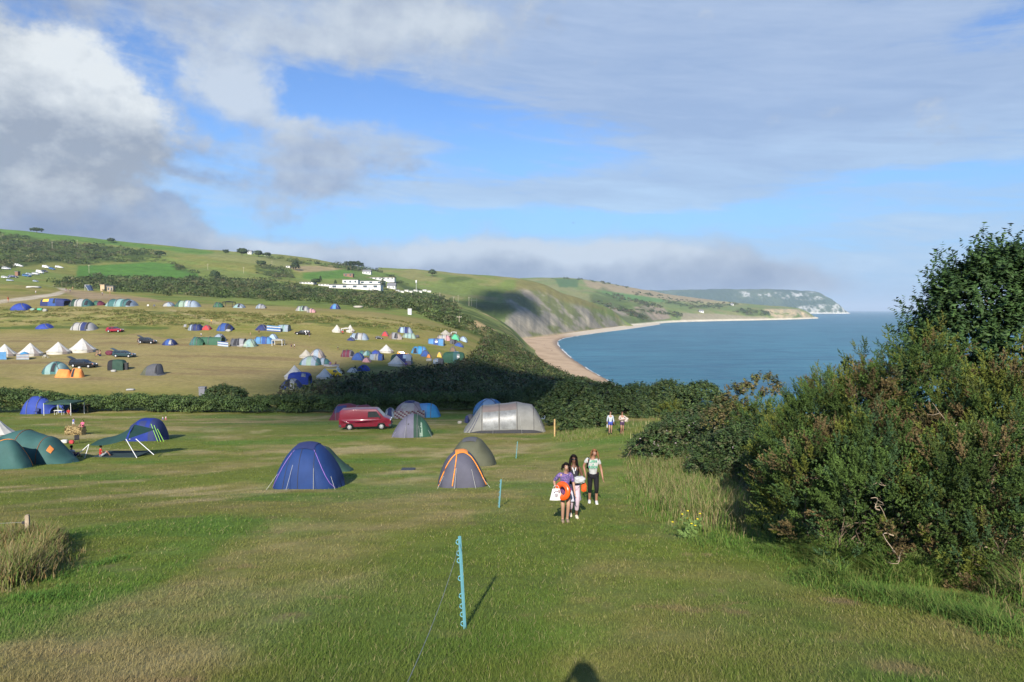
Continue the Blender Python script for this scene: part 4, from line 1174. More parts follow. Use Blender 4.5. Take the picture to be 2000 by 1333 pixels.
def hill_scrub():
    r = np.random.default_rng(53)
    # pick ground vertices by their scrub cover
    w = scrub_w * (ground_v[:, 1] > 268) * (ground_v[:, 1] < 1500)
    w = w * ~in_poly(gpx, gpy, [(-200, 575), (-200, 540), (0, 530), (60, 517), (130, 514), (150, 530), (110, 548), (140, 566), (140, 590)]) * ~in_poly(gpx, gpy, [(590, 552), (770, 552), (850, 566), (850, 580), (770, 572), (640, 568), (590, 560)])
    w = w.reshape(GR, GC).copy(); area = np.gradient(LY, axis=0) * np.gradient(LX, axis=1)
    pw_ = (w * np.maximum(area, 0) / np.maximum(LY, 1) ** 1.05).ravel(); pw_ /= pw_.sum()
    k = r.choice(len(pw_), 5600, p=pw_)
    v = ground_v[k] + np.column_stack([r.normal(0, 1.5, 5600), r.normal(0, 4, 5600), np.zeros(5600)])
    # ragged growth along the cliff top beside the beach and on the dark hollow
    q = np.column_stack([r.uniform(-150, 40, 9000), r.uniform(260, 900, 9000)]); z = np.array([gz(a, b) for a, b in q]); u = np.column_stack([q, z])
    px_, py_ = project(u); m = in_poly(px_, py_, [(800, 590), (880, 600), (930, 640), (990, 660), (1030, 690), (985, 668), (930, 655), (880, 640), (800, 608)]) & (fbm(q[:, 0] / 18, q[:, 1] / 30, 3, 971) > .48)
    v = np.concatenate([v, u[m][:700]])
    n = len(v); rad = (1.1 + 2.6 * r.random(n) ** 2) * (.6 + v[:, 1] / 750); hgt = rad * r.uniform(.45, 1.0, n)
    V, F, c = mounds(v, rad, hgt, 60, .24, [(.050, .078, .020), (.062, .092, .024), (.045, .066, .020), (.085, .105, .034), (.10, .10, .04)], r, .4)
    o = np_mesh('scrub', V, F, M_LEAF, None, c); tag(o, kind='stuff')
    # hedgerows and thickets on the far coast
    ps = []
    for line, nn in [([(1080, 543), (1130, 545), (1175, 550), (1230, 562)], 60), ([(1300, 590), (1365, 600), (1440, 594)], 90), ([(1245, 606), (1300, 612), (1330, 616)], 60), ([(1190, 575), (1250, 592), (1290, 600)], 110),
                     ([(1440, 608), (1505, 612)], 60), ([(1240, 572), (1330, 588), (1410, 598)], 80), ([(1160, 590), (1230, 610), (1260, 622)], 90)]:
        for _ in range(nn):
            i = r.integers(0, len(line) - 1); t = r.random(); a, b = line[i], line[i + 1]
            h_ = hit(a[0] + (b[0] - a[0]) * t + r.normal(0, 4), a[1] + (b[1] - a[1]) * t + r.normal(0, 2.2), (BVH_B2,))
            if h_ is not None: ps.append(h_)
    v = np.array(ps); n = len(v); rad = r.uniform(4, 9, n); hgt = rad * r.uniform(.5, .8, n)
    V, F, c = mounds(v, rad, hgt, 30, .4, SCRUB_TONES, r)
    tag(np_mesh('hedgerow_scrub', V, F, M_LEAF, None, c), kind='stuff')
hill_scrub()
def bank_tussocks():
    r = np.random.default_rng(54)
    q = np.column_stack([r.uniform(-200, 10, 16000), r.uniform(196, 262, 16000)]); z = np.array([gz(a, b) for a, b in q]); v = np.column_stack([q, z])
    px_, py_ = project(v)
    m = in_poly(px_, py_, [(-300, 612), (0, 601), (300, 606), (560, 613), (760, 623), (900, 648), (880, 650), (700, 638), (560, 636), (300, 636), (0, 635), (-300, 640)]) & (fbm(q[:, 0] / 9, q[:, 1] / 5, 3, 972) > .44)
    v = v[m][:4200]; n = len(v)
    V, F, c = mounds(v, r.uniform(.25, .9, n), r.uniform(.12, .40, n), 26, .30, [(.17, .17, .05), (.22, .20, .07), (.26, .22, .09), (.10, .13, .035), (.13, .15, .04)], r)
    tag(np_mesh('rough_grass', V, F, M_GRASS, None, c), kind='stuff')
bank_tussocks()

def far_tree(px_, py_, wpx, hpx, label, seed, kind='round', group='trees scattered over the hillside', bvh=None):
    r = np.random.default_rng(seed)
    g = hit(px_, py_, bvh)
    if g is None or g.y > 3000:
        for k in range(1, 14):
            g = hit(px_, py_ + k * 1.5, bvh)
            if g is not None and g.y < 3000: break
    s = g.y / FPX; w, h = wpx * s, hpx * s
    o = empty('conifer_tree' if kind == 'pine' else 'hill_tree', g, 0, label, 'tree', group)
    n = 12
    if kind == 'pine':
        cz = r.uniform(.55, .9, n) * h; cr = w * r.uniform(.16, .30, n)
    elif kind == 'cone':
        cz = np.linspace(.18, .9, n) * h; cr = w * .42 * (1.05 - cz / h) + w * .06
    else:
        cz = r.uniform(.35, .72, n) * h; cr = w * r.uniform(.2, .34, n)
    off = (w * .5 - cr) * r.uniform(0, 1, n)
    if kind == 'cone': off = off * .4
    th = r.uniform(0, 2 * PI, n)
    pos = np.column_stack([np.cos(th) * off, np.sin(th) * off, cz])
    V, F, c = mounds(pos, cr, np.minimum(cr * (.8 if kind != 'pine' else .6), h - cz), 46, .34, [(.035, .058, .020), (.045, .070, .022), (.030, .050, .018)], r)
    np_mesh('crown', V, F, M_LEAF, o, c)
    P = [branch((0, 0, -.3), (0, 0, h * .8), max(w * .03, .18), max(w * .012, .08), .02)]
    for i in range(4): P.append(branch((0, 0, h * r.uniform(.3, .6)), pos[i], w * .015 + .05, .05, .05))
    v, f = tubes(P, 5); np_mesh('trunk', v, f, M_BARK, o, smooth=True)
far_tree(72, 455, 24, 9, 'leftmost round tree on the green skyline', 101)
far_tree(217, 474, 16, 8, 'small tree on the skyline above the bright green field', 102)
far_tree(313, 500, 22, 9, 'round bush like tree just below the ridge above the bright field', 103)
far_tree(442, 497, 14, 9, 'small tree at the left end of the ridge farm', 104)
far_tree(473, 500, 26, 14, 'large round tree left of the first white farm house', 105)
far_tree(505, 502, 20, 12, 'round tree between the two white farm houses on the ridge', 106)
far_tree(522, 503, 16, 9, 'low tree right of the second white farm house', 107)
far_tree(577, 528, 20, 22, 'lone dark pointed tree beside a small white hut on the slope', 108, 'cone')
far_tree(844, 541, 18, 15, 'lone bent tree on the skyline right of the white buildings', 109)
for i, (x_, lab) in enumerate([(677, 'leftmost tall bare trunked pine of the ridge clump'), (685, 'second pine of the ridge clump'), (692, 'middle pine of the ridge clump, widest crown'), (699, 'fourth pine of the ridge clump'), (706, 'rightmost leaning pine of the ridge clump')]):
    far_tree(x_, 529, 13 + (i % 2) * 3, 19 - (i == 4) * 4, lab, 120 + i, 'pine', 'pines on the ridge above the white buildings')
far_tree(747, 566, 14, 26, 'dark conifer against the right end of the white buildings', 131, 'cone', 'trees round the white buildings')
far_tree(655, 556, 7, 10, 'small dark tree in front of the long white building', 132, 'cone', 'trees round the white buildings')
far_tree(626, 550, 7, 12, 'dark pointed tree over the low roofs left of the white buildings', 133, 'cone', 'trees round the white buildings')
far_tree(616, 557, 22, 12, 'broad dark tree among the low roofs left of the white buildings', 134, 'round', 'trees round the white buildings')
far_tree(510, 520, 20, 10, 'round tree at the top of the hedge belt on the slope', 135)
far_tree(420, 545, 24, 16, 'round tree above the campsite scrub, right of the bright field', 136)
# ------------------------------------------------------------------ tents
def fabric(name, c, rough=0.72, var=0.10, trans=0.10):
    return material('fabric_' + name, c, rough, 0.25, 0, var, 1.6, 0.9, 2.2, trans=trans)
FC = dict(
    white=(.50, .485, .44), cream=(.50, .47, .40), beige=(.36, .33, .27), royal=(.018, .050, .31), blue=(.022, .075, .28), navy=(.022, .035, .13), sky=(.06, .21, .42), turquoise=(.01, .22, .46),
    paleblue=(.28, .40, .52), greyblue=(.23, .29, .36), teal=(.045, .14, .135), paleteal=(.20, .33, .32), green=(.035, .115, .065), palegreen=(.23, .33, .25), emerald=(.06, .42, .22), darkgreen=(.025, .065, .045),
    olive=(.085, .090, .055), grey=(.24, .24, .25), lightgrey=(.33, .325, .305), darkgrey=(.085, .088, .10), black=(.02, .02, .023), maroon=(.13, .022, .045), red=(.45, .03, .035), pink=(.50, .24, .25),
    orange=(.72, .22, .02), yellow=(.70, .42, .03), brown=(.16, .105, .07), taupe=(.30, .25, .22), plum=(.20, .17, .20))
for _k, _c in FC.items():
    _m = sum(_c) / 3; FC[_k] = tuple(.86 * q + .14 * _m for q in _c)
def fab(n): return fabric(n, FC[n])
M_POLE = material('tent_pole', (.10, .10, .11), .5, .4)
M_SHEET = material('ground_sheet', (.05, .05, .055), .7, .3)
M_PVC = material('clear_vinyl', (.20, .205, .20), .40, .5, 0, .25, 2.5, 1.0, 5.0, coat=.12)
M_DOOR_SHADE = material('doorway_shade', (.035, .036, .042), .9, .1)  # dark colour standing in for the shade inside doorways and boots

PROFILES = {
    'dome': [(-1, .0, .30), (-.97, .22, .52), (-.88, .46, .78), (-.70, .72, .95), (-.42, .92, 1.0), (-.12, 1.0, 1.0), (.12, 1.0, 1.0), (.42, .92, 1.0), (.70, .72, .95), (.88, .46, .78), (.97, .22, .52), (1, .0, .30)],
    'tunnel': [(-1, .02, .55), (-.90, .40, .80), (-.68, .86, .97), (-.60, .95, 1.0), (-.2, .93, 1.0), (-.1, 1.0, 1.0), (.35, .95, 1.0), (.45, .96, 1.0), (.70, .80, .95), (.90, .38, .75), (1, .02, .5)],
    'porch': [(-1, .02, .45), (-.85, .32, .62), (-.55, .80, .92), (-.30, .98, 1.0), (0, 1.0, 1.0), (.30, .92, .98), (.62, .78, .9), (.88, .50, .7), (1, .35, .6)],
    'box': [(-1, .70, .92), (-.96, .86, .98), (-.5, .98, 1.0), (0, 1.0, 1.0), (.5, .98, 1.0), (.96, .86, .98), (1, .70, .92)],
    'ridge': [(-1, .0, .55), (-.62, .90, .95), (-.55, 1.0, 1.0), (.30, .95, 1.0), (.62, .92, .95), (1, .05, .5)],
    'hoop': [(-1, .96, 1.0), (-.4, 1.0, 1.0), (.4, 1.0, 1.0), (1, .96, 1.0)],
    'low': [(-1, .0, .4), (-.7, .55, .8), (-.2, .95, 1.0), (.2, 1.0, 1.0), (.6, .7, .9), (1, .0, .4)],
}
def tent_surface(prof, L, W, Hh, n):
    P = np.array(prof, float)
    def f(u, v):
        """u in -1..1 along the tent, v in 0..1 from the near edge over the top to the far edge"""
        u = np.asarray(u, float); v = np.asarray(v, float)
        h = pchip(P[:, 0], P[:, 1], u.ravel()).reshape(u.shape) * Hh; w = pchip(P[:, 0], P[:, 2], u.ravel()).reshape(u.shape) * W / 2
        th = PI * v; cs = np.cos(th); sn = np.sin(th)
        y = -np.sign(cs) * np.abs(cs) ** (2.0 / n) * w
        z = np.maximum(sn, 0) ** (2.0 / n) * h
        return np.stack([u * L / 2, y, z], -1)
    return f
def patch(f, u0, u1, v0, v1, off=.02, nu=8, nv=6, taper=0.0):
    U, V = np.meshgrid(np.linspace(u0, u1, nu), np.linspace(v0, v1, nv))
    if taper: U = (u0 + u1) / 2 + (U - (u0 + u1) / 2) * (1 - taper * (V - v0) / (v1 - v0))
    p = f(U, V); e = 1e-3
    nrm = np.cross(f(np.clip(U + e, -1, 1), V) - f(np.clip(U - e, -1, 1), V), f(U, np.clip(V + e, 0, 1)) - f(U, np.clip(V - e, 0, 1)))
    nrm = unit(nrm); c = p - np.array([0, 0, .2]); nrm *= np.sign((nrm * c).sum(-1, keepdims=True) + 1e-9)
    return (p + nrm * off).reshape(-1, 3), grid_faces(nv, nu)

def tent(px_, py_, wpx, hpx, shape, cols, label, n=2.2, depth=.85, yaw=0.0, bays=None, poles=None, pole_mat=None, windows=(), door=None, name='tent', group='tents on the far campsite', cap=None, skirt=.18, sheet=False, sag=.02):
    """one pitched tent; wpx/hpx are its size in photograph pixels at its own distance"""
    g = hit(px_, py_, (BVH,))
    s = g.y / FPX; Lm = wpx * s; Hm = hpx * s; Wm = Lm * depth if depth < 3 else depth
    cx = (px_ - 1000) / FPX * (g.y + Wm * .42); cy = g.y + Wm * .42
    zs = [gz(cx + a * Lm * .35, cy + b * Wm * .35) for a in (-1, 0, 1) for b in (-1, 0, 1)]
    z0 = .5 * (min(zs) + g.z); Hm = max(Hm - (z0 - g.z), .6)
    o = empty(name, (cx, cy, z0), yaw, label, 'tent', group)
    prof = PROFILES[shape] if isinstance(shape, str) else shape
    f = tent_surface(prof, Lm, Wm, Hm, n)
    nu, nv = 37, 25
    us = np.linspace(-1, 1, nu); U, V = np.meshgrid(us, np.linspace(0, 1, nv))
    p = f(U, V)
    # cloth sags a little between the hoops
    r = np.random.default_rng(int(px_ * 7 + py_)); w = np.sin(U * 9 + r.uniform(0, 6)) * np.sin(V * 7 + r.uniform(0, 6)) * sag * Hm
    p[..., 1] += w * .5 * np.sign(p[..., 1]); p[..., 2] += w * .5 * (p[..., 2] > .1)
    p[0, :, 2] = -skirt; p[-1, :, 2] = -skirt
    p[:, 0, 2] = np.where(p[:, 0, 2] < .12 * Hm, -skirt, p[:, 0, 2]); p[:, -1, 2] = np.where(p[:, -1, 2] < .12 * Hm, -skirt, p[:, -1, 2])
    F = grid_faces(nv, nu)
    cols = [cols] if isinstance(cols, str) else cols
    bays = bays or list(np.linspace(-1, 1, len(cols) + 1)[1:-1])
    uc = (U[:-1, :-1] + U[1:, 1:]).ravel() / 2
    mi = np.searchsorted(np.array(bays), uc) if len(cols) > 1 else np.zeros(len(F), int)
    pv = p.reshape(-1, 3)
    # close both ends
    ends = []
    V2 = [pv]
    for ei, cidx in ((0, 0), (nu - 1, len(cols) - 1)):
        ring = np.arange(nv) * nu + ei; k = nu * nv + len(ends and [1] or [])
        cen = np.array([[pv[ring][:, 0].mean(), 0, -skirt]]); V2.append(cen); ci = nu * nv + (0 if ei == 0 else 1)
        for a, b in zip(ring[:-1], ring[1:]): ends.append((a, b, ci, ci) if ei else (b, a, ci, ci))
        mi = np.concatenate([mi, np.full(nv - 1, cidx)])
    allv = np.concatenate(V2)
    me = bpy.data.meshes.new('canopy')
    faces = [tuple(q) for q in F] + [(a, b, c) for a, b, c, _ in ends]
    me.from_pydata([tuple(q) for q in allv], [], faces)
    for c in cols: me.materials.append(fab(c))
    me.polygons.foreach_set('material_index', mi.astype(np.int32)); me.polygons.foreach_set('use_smooth', np.ones(len(faces), bool)); me.update()
    cn = bpy.data.objects.new('canopy', me); COL.objects.link(cn); cn.parent = o
    pm = pole_mat or M_POLE
    pr = max(.012, .0011 * g.y * .45)
    for q in (poles if poles is not None else {'dome': ['x1', 'x2'], 'tunnel': [-.62, -.12, .42], 'porch': [-.3, .3], 'hoop': [-1, 0, 1], 'low': ['x1', 'x2']}.get(shape if isinstance(shape, str) else '', [])):
        t = np.linspace(0.01, .99, 17)
        if isinstance(q, str): uu, vv = (t * 2 - 1) * .93 * (1 if q == 'x1' else -1), .06 + t * .88
        else: uu, vv = np.full(17, float(np.clip(q, -.995, .995))), t
        path = f(uu, vv); path = path + unit(path - np.array([path[:, 0].mean() * .9, 0, 0])) * pr * .6
        v, fc = tubes([np.column_stack([path, np.full(17, pr)])], 5); np_mesh('pole', v, fc, pm, o, smooth=True)
    for wd in windows:
        u0, u1, v0, v1 = wd[:4]; m = wd[4] if len(wd) > 4 else M_PVC
        v, fc = patch(f, u0, u1, v0, v1, .02 + .0003 * g.y); np_mesh('window', v, fc, m, o, smooth=True)
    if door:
        u0, u1, v0, v1 = door[:4]; m = door[4] if len(door) > 4 else M_DOOR_SHADE  # by default a dark patch on the cloth paints the shaded inside
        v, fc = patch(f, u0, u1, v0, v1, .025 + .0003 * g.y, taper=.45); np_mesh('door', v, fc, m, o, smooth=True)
    if cap:
        v, fc = patch(f, cap[0], cap[1], .36, .64, .03); np_mesh('vent_cap', v, fc, fab(cap[2]), o, smooth=True)
    if sheet:
        b = np.array([[-Lm / 2 - .05, -Wm / 2 - .04, -.02], [Lm / 2 + .05, -Wm / 2 - .04, -.02], [Lm / 2 + .05, -Wm / 2 + .3, .05], [-Lm / 2 - .05, -Wm / 2 + .3, .05]])
    return o, f, (Lm, Wm, Hm)

def bell_tent(px_, py_, wpx, hpx, col, label, group='white bell tents on the far campsite', yaw=0.0, door=True):
    g = hit(px_, py_, (BVH,)); s = g.y / FPX; R = wpx * s / 2; Hm = hpx * s
    cy = g.y + R * .8; cx = (px_ - 1000) / FPX * cy; z0 = .5 * (gz(cx, cy) + g.z); Hm = max(Hm - (z0 - g.z), 1.2)
    o = empty('bell_tent', (cx, cy, z0), yaw, label, 'tent', group)
    k = 24; wall = .20 * Hm
    th = np.linspace(0, 2 * PI, k, endpoint=False); sc = 1 + .025 * np.cos(th * 12)
    rings = []
    for t in np.linspace(0, 1, 7):
        r_ = R * (1 - t) ** 1.0 * (1 - .10 * math.sin(PI * t)) + .04
        rings.append(np.column_stack([np.cos(th) * r_ * (sc if t < .9 else 1), np.sin(th) * r_ * (sc if t < .9 else 1), np.full(k, wall + (Hm - wall) * t)]))
    v = np.concatenate(rings); f = []
    for i in range(6):
        for j in range(k): f.append((i * k + j, i * k + (j + 1) % k, (i + 1) * k + (j + 1) % k, (i + 1) * k + j))
    np_mesh('canopy', v, np.array(f), fab(col), o, smooth=False)
    w0 = np.column_stack([np.cos(th) * R * .97, np.sin(th) * R * .97, np.full(k, -.25)]); w1 = np.column_stack([np.cos(th) * R * .97, np.sin(th) * R * .97, np.full(k, wall + .02)])
    np_mesh('side_wall', np.concatenate([w0, w1]), np.array([(j, (j + 1) % k, k + (j + 1) % k, k + j) for j in range(k)]), fab('cream' if col == 'white' else col), o, smooth=True)
    v, f = tubes([[(0, 0, Hm - .1, .05), (0, 0, Hm + .08, .03)]], 6); np_mesh('pole', v, f, M_POLE, o)
    if door:
        a = math.radians(-28); d = np.array([math.cos(a), math.sin(a), 0]); sdir = np.array([-d[1], d[0], 0])
        dv = [d * (R * 1.03) - sdir * R * .26 + [0, 0, 0], d * (R * 1.03) + sdir * R * .26, d * (R * 1.04) + sdir * R * .2 + [0, 0, wall], d * R * .42 + [0, 0, wall + (Hm - wall) * .60], d * (R * 1.04) - sdir * R * .2 + [0, 0, wall]]
        me = bpy.data.meshes.new('door'); me.from_pydata([tuple(q) for q in dv], [], [(0, 1, 2, 3, 4)]); me.materials.append(fab('taupe')); me.update()
        q = bpy.data.objects.new('door', me); COL.objects.link(q); q.parent = o
    return o

# --- bell tents
for a in [
    (8, 698, 40, 25, 'white', 'white bell tent cut by the left edge of the view'), (58, 697, 42, 26, 'white', 'white bell tent behind the turquoise parasol'),
    (113, 693, 42, 24, 'white', 'white bell tent between two others, with plain grass in front'), (160, 690, 47, 28, 'white', 'largest white bell tent at the right end of the left row'),
    (658, 650, 20, 15, 'cream', 'cream bell tent at the left of the sunlit pair with an awning'), (684, 650, 17, 15, 'cream', 'cream bell tent at the right of the sunlit pair with an awning'),
    (754, 690, 28, 16, 'white', 'white bell tent with a pulled out guy, left of the orange vehicle'), (774, 716, 34, 20, 'white', 'white bell tent in front of the navy tent with windows'),
    (574, 742, 40, 27, 'white', 'white bell tent behind the bright blue square tent'), (633, 741, 33, 20, 'white', 'white bell tent in front of the yellow van'),
    (659, 735, 22, 19, 'white', 'narrow white bell tent right of the yellow van'), (597, 700, 27, 16, 'beige', 'beige bell tent behind the big teal dome'), (870, 656, 24, 11, 'beige', 'small beige bell tent at the far right of the campsite')]:
    bell_tent(*a)

E = 'tents along the top terrace of the campsite'
FAR_TENTS = [  # base centre, size (photo px), shape, colours, label, extras
    (43, 607, 33, 14, 'dome', 'royal', 'bright blue dome tent by the gravel track', dict(group=E)),
    (111, 598, 46, 15, 'box', ['navy', 'blue', 'navy'], 'long navy cabin tent with a yellowish window at the top left', dict(n=4, depth=.6, windows=[(-.75, -.25, .10, .30, fab('yellow'))], door=(.1, .3, .04, .36), group=E)),
    (161, 599, 44, 15, 'tunnel', ['darkgreen', 'lightgrey', 'teal'], 'green and white tunnel tent right of the long navy tent', dict(depth=.6, door=(.55, .8, .05, .35), group=E)),
    (193, 597, 26, 9, 'porch', ['green', 'green', 'maroon'], 'small green tent with a maroon end on the top terrace', dict(group=E)),
    (240, 599, 56, 15, 'tunnel', ['paleteal', 'teal', 'paleteal', 'teal', 'greyblue'], 'big striped teal tent in the middle of the top terrace', dict(depth=.7, door=(.6, .85, .04, .4), group=E)),
    (331, 599, 20, 8, 'dome', ['lightgrey', 'greyblue'], 'small pale grey dome tent left of the green tunnel tent', dict(group=E)),
    (368, 600, 48, 13, 'tunnel', ['green', 'palegreen', 'greyblue', 'greyblue'], 'green and grey tunnel tent halfway along the top terrace', dict(depth=.55, door=(.05, .2, .04, .4, fab('white')), group=E)),
    (427, 601, 20, 10, 'porch', 'green', 'small green tent beside the black gazebo', dict(group=E)),
    (468, 602, 22, 8, 'dome', ['paleteal', 'greyblue'], 'pale teal dome tent right of the black gazebo', dict(door=(.0, .4, .05, .4), group=E)),
    (510, 603, 20, 9, 'porch', ['greyblue', 'grey'], 'grey blue tent on the terrace with gear spread in front', dict(group=E)),
    (592, 608, 26, 10, 'tunnel', ['lightgrey', 'palegreen', 'lightgrey'], 'pale grey and green tent toward the right of the terrace', dict(group=E, door=(.1, .4, .05, .4))),
    (608, 611, 18, 8, 'porch', ['taupe', 'pink'], 'small pinkish tent touching the pale grey one', dict(group=E)),
    (655, 604, 19, 10, 'dome', ['royal', 'sky', 'navy'], 'blue dome tent alone at the right of the terrace', dict(group=E)),
    (88, 643, 32, 10, 'low', 'royal', 'low blue tent at the foot of the grassy bank', {}),
    (165, 646, 48, 16, 'tunnel', ['lightgrey', 'lightgrey', 'navy', 'grey'], 'pale grey tunnel tent left of the red car', dict(depth=.6, door=(.35, .6, .05, .4))),
    (383, 646, 27, 12, 'tunnel', ['greyblue', 'navy', 'navy'], 'navy tent joined to a red tent below the bank', dict(n=3)),
    (404, 645, 17, 9, 'dome', 'red', 'small red tent at the end of the navy one', {}),
    (440, 647, 33, 15, 'porch', ['blue', 'blue', 'navy'], 'dark blue dome tent with an open porch below the bank', dict(door=(.45, .85, .05, .4))),
    (512, 646, 26, 11, 'low', 'navy', 'low navy tent left of the blue striped windbreak', {}),
    (555, 648, 20, 13, 'hoop', ['greyblue', 'paleteal', 'greyblue'], 'grey hooped tent right of the blue striped windbreak', dict(n=2.6)),
    (331, 675, 25, 12, 'dome', ['navy', 'blue', 'navy'], 'small navy blue dome tent alone in the middle of the dry grass', dict(door=(.2, .6, .05, .35, fab('lightgrey')))),
    (384, 675, 28, 16, 'porch', ['teal', 'green'], 'pointed green end tent of the long green tent', dict()),
    (410, 674, 50, 15, 'hoop', ['green', 'green', 'green'], 'long green tunnel tent beside the striped windbreak', dict(depth=.4, n=2.8)),
    (428, 668, 24, 15, 'dome', ['greyblue', 'greyblue'], 'grey blue dome behind the long green tent', dict(door=(.45, .9, .05, .45))),
    (466, 677, 25, 15, 'hoop', ['darkgrey', 'grey'], 'dark hooped shelter between the green and blue tents', dict(n=2.0, door=(-.6, .4, .05, .4))),
    (488, 678, 25, 15, 'dome', ['palegreen', 'paleteal', 'palegreen'], 'pale green dome tent left of the long blue tent', dict()),
    (514, 672, 40, 14, 'tunnel', ['sky', 'sky', 'blue', 'sky'], 'long sky blue tent with the white framed gazebo at its end', dict(depth=.5, n=2.8)),
    (533, 663, 17, 10, 'dome', 'paleblue', 'pale blue dome behind the end of the long blue tent', dict()),
    (701, 664, 38, 13, 'tunnel', ['paleblue', 'greyblue', 'lightgrey', 'greyblue'], 'grey blue tent in front of the sunlit bell tent pair', dict(depth=.7, door=(-.3, 0, .05, .4))),
    (685, 666, 17, 6, 'low', 'navy', 'low navy tent at the front of the grey blue tent', dict()),
    (752, 657, 15, 9, 'low', 'red', 'small crimson tent behind the dark parked car', dict()),
    (791, 651, 31, 12, 'tunnel', ['navy', 'paleblue', 'navy', 'greyblue'], 'blue and grey striped tent at the back right of the field', dict(depth=.6)),
    (771, 663, 29, 13, 'porch', ['brown', 'grey', 'taupe'], 'brownish grey tent right of the small crimson tent', dict(depth=.6, door=(.0, .5, .05, .35))),
    (799, 661, 28, 10, 'tunnel', ['palegreen', 'paleteal', 'palegreen'], 'pale green tent next to the brownish grey one', dict(depth=.6)),
    (852, 674, 30, 12, 'hoop', ['sky', 'blue', 'sky'], 'blue hooped tent with a bright window at the right of the field', dict(n=2.6, depth=.6, windows=[(-.1, .2, .1, .3)])),
    (866, 664, 30, 9, 'tunnel', ['taupe', 'lightgrey', 'pink'], 'pale pinkish tent below the small beige bell tent', dict(depth=.6)),
    (889, 664, 18, 11, 'dome', 'emerald', 'vivid light green dome tent at the far right', dict()),
    (904, 667, 18, 9, 'dome', ['greyblue', 'paleblue'], 'grey blue dome at the right edge of the field', dict()),
    (886, 673, 13, 9, 'hoop', ['darkgrey', 'black'], 'small dark hooped tent below the vivid green dome', dict(door=(-.4, .6, .05, .4))),
    (895, 677, 22, 7, 'low', 'blue', 'low blue tent beside the small dark hooped tent', dict()),
    (884, 687, 12, 9, 'dome', 'brown', 'little dark brown tent above the big green square tent', dict()),
    (819, 692, 34, 15, 'tunnel', ['turquoise', 'turquoise', 'sky'], 'vivid turquoise tent right of the orange vehicle', dict(depth=.7, door=(-.6, -.2, .04, .3))),
    (830, 697, 18, 12, 'dome', 'blue', 'blue dome touching the vivid turquoise tent', dict()),
    (858, 698, 11, 10, 'dome', 'yellow', 'tiny yellow tent in the dark grass', dict()),
    (837, 699, 10, 7, 'low', 'orange', 'tiny orange tent in front of the blue dome', dict()),
    (886, 711, 42, 23, 'box', ['green', 'green', 'teal', 'green'], 'big green square tent nearest the cliff scrub', dict(n=3.2, depth=.7, windows=[(.05, .45, .62, .44, fab('paleblue')), (.35, .6, .10, .28)])),
    (856, 712, 20, 11, 'box', ['greyblue', 'darkgrey'], 'small grey square tent left of the big green one', dict(n=3.4, windows=[(-.7, -.3, .12, .3)])),
    (679, 698, 28, 14, 'tunnel', ['maroon', 'maroon', 'plum'], 'maroon tent at the left of the crowded cluster', dict(depth=.7, door=(.5, .85, .05, .4))),
    (699, 704, 25, 14, 'dome', ['blue', 'blue'], 'mid blue dome tent in front of the maroon one', dict()),
    (706, 694, 16, 8, 'dome', 'teal', 'small teal tent behind the mid blue dome', dict()),
    (717, 695, 19, 9, 'dome', ['paleteal', 'teal'], 'pale teal tent in the middle of the crowded cluster', dict()),
    (733, 694, 20, 9, 'dome', 'royal', 'royal blue tent behind the silver barrel tent', dict()),
    (735, 704, 25, 12, 'hoop', ['greyblue', 'lightgrey', 'blue'], 'silver grey barrel tent with a blue end', dict(n=2.2, depth=.7)),
    (715, 708, 19, 9, 'low', 'pink', 'small pink tent at the front of the crowded cluster', dict()),
    (784, 712, 40, 20, 'box', ['darkgreen', 'navy', 'navy', 'greyblue'], 'navy tent with a large window behind a white bell tent', dict(n=2.8, depth=.6, windows=[(.2, .5, .16, .36, fab('paleblue'))])),
    (619, 700, 28, 17, 'dome', ['taupe', 'greyblue', 'taupe'], 'grey brown dome behind the big teal dome', dict()),
    (607, 714, 44, 17, 'dome', ['teal', 'greyblue', 'palegreen', 'greyblue', 'teal'], 'big teal dome with a pale green stripe', dict(depth=.9)),
    (631, 713, 26, 13, 'porch', ['teal', 'greyblue', 'teal'], 'teal side tent at the right of the big teal dome', dict()),
    (584, 751, 41, 23, 'box', ['royal', 'royal'], 'bright blue square tent just behind the hedge', dict(n=3.4, depth=.7, windows=[(.35, .75, .16, .34)])),
    (568, 761, 40, 20, 'dome', ['navy', 'blue', 'lightgrey', 'navy'], 'navy and white dome in front of the bright blue square tent', dict(door=(-.5, .1, .10, .36))),
    (687, 728, 22, 9, 'low', 'white', 'low white tent left of the blue dome above the scrub', dict()),
    (709, 725, 25, 11, 'dome', 'royal', 'blue dome tent half hidden by the dark scrub', dict()),
    (107, 731, 43, 23, 'dome', ['teal', 'paleteal', 'teal', 'paleteal'], 'two tone teal dome behind the orange tent', dict(door=(.05, .4, .06, .34))),
    (122, 738, 32, 16, 'ridge', ['orange', 'orange'], 'orange ridge tent, left half of the pair in front of the teal dome', dict(n=1.5, depth=.7)),
    (148, 738, 25, 18, 'ridge', ['orange', 'orange'], 'orange ridge tent, right half of the pair near the dark car', dict(n=1.5, depth=.8, door=(-.5, -.1, .05, .4))),
    (227, 724, 29, 21, 'box', ['black', 'darkgreen', 'darkgreen'], 'dark green square tent beside a black bin', dict(n=4.5, depth=.7, yaw=.1)),
    (297, 734, 43, 23, [(-1, .02, .8), (-.45, .80, 1.0), (.25, .98, 1.0), (.62, .95, 1.0), (.66, .1, 1.0), (1, .05, .9)], ['olive', 'darkgrey', 'darkgrey'], 'dull grey wedge shaped tent alone left of the field centre', dict(n=2.4, depth=.7, door=(.5, .63, .05, .4))),
]
for px_, py_, w_, h_, sh, co, lb, kw in FAR_TENTS:
    tent(px_, py_, w_, h_, sh, co, lb, **kw)

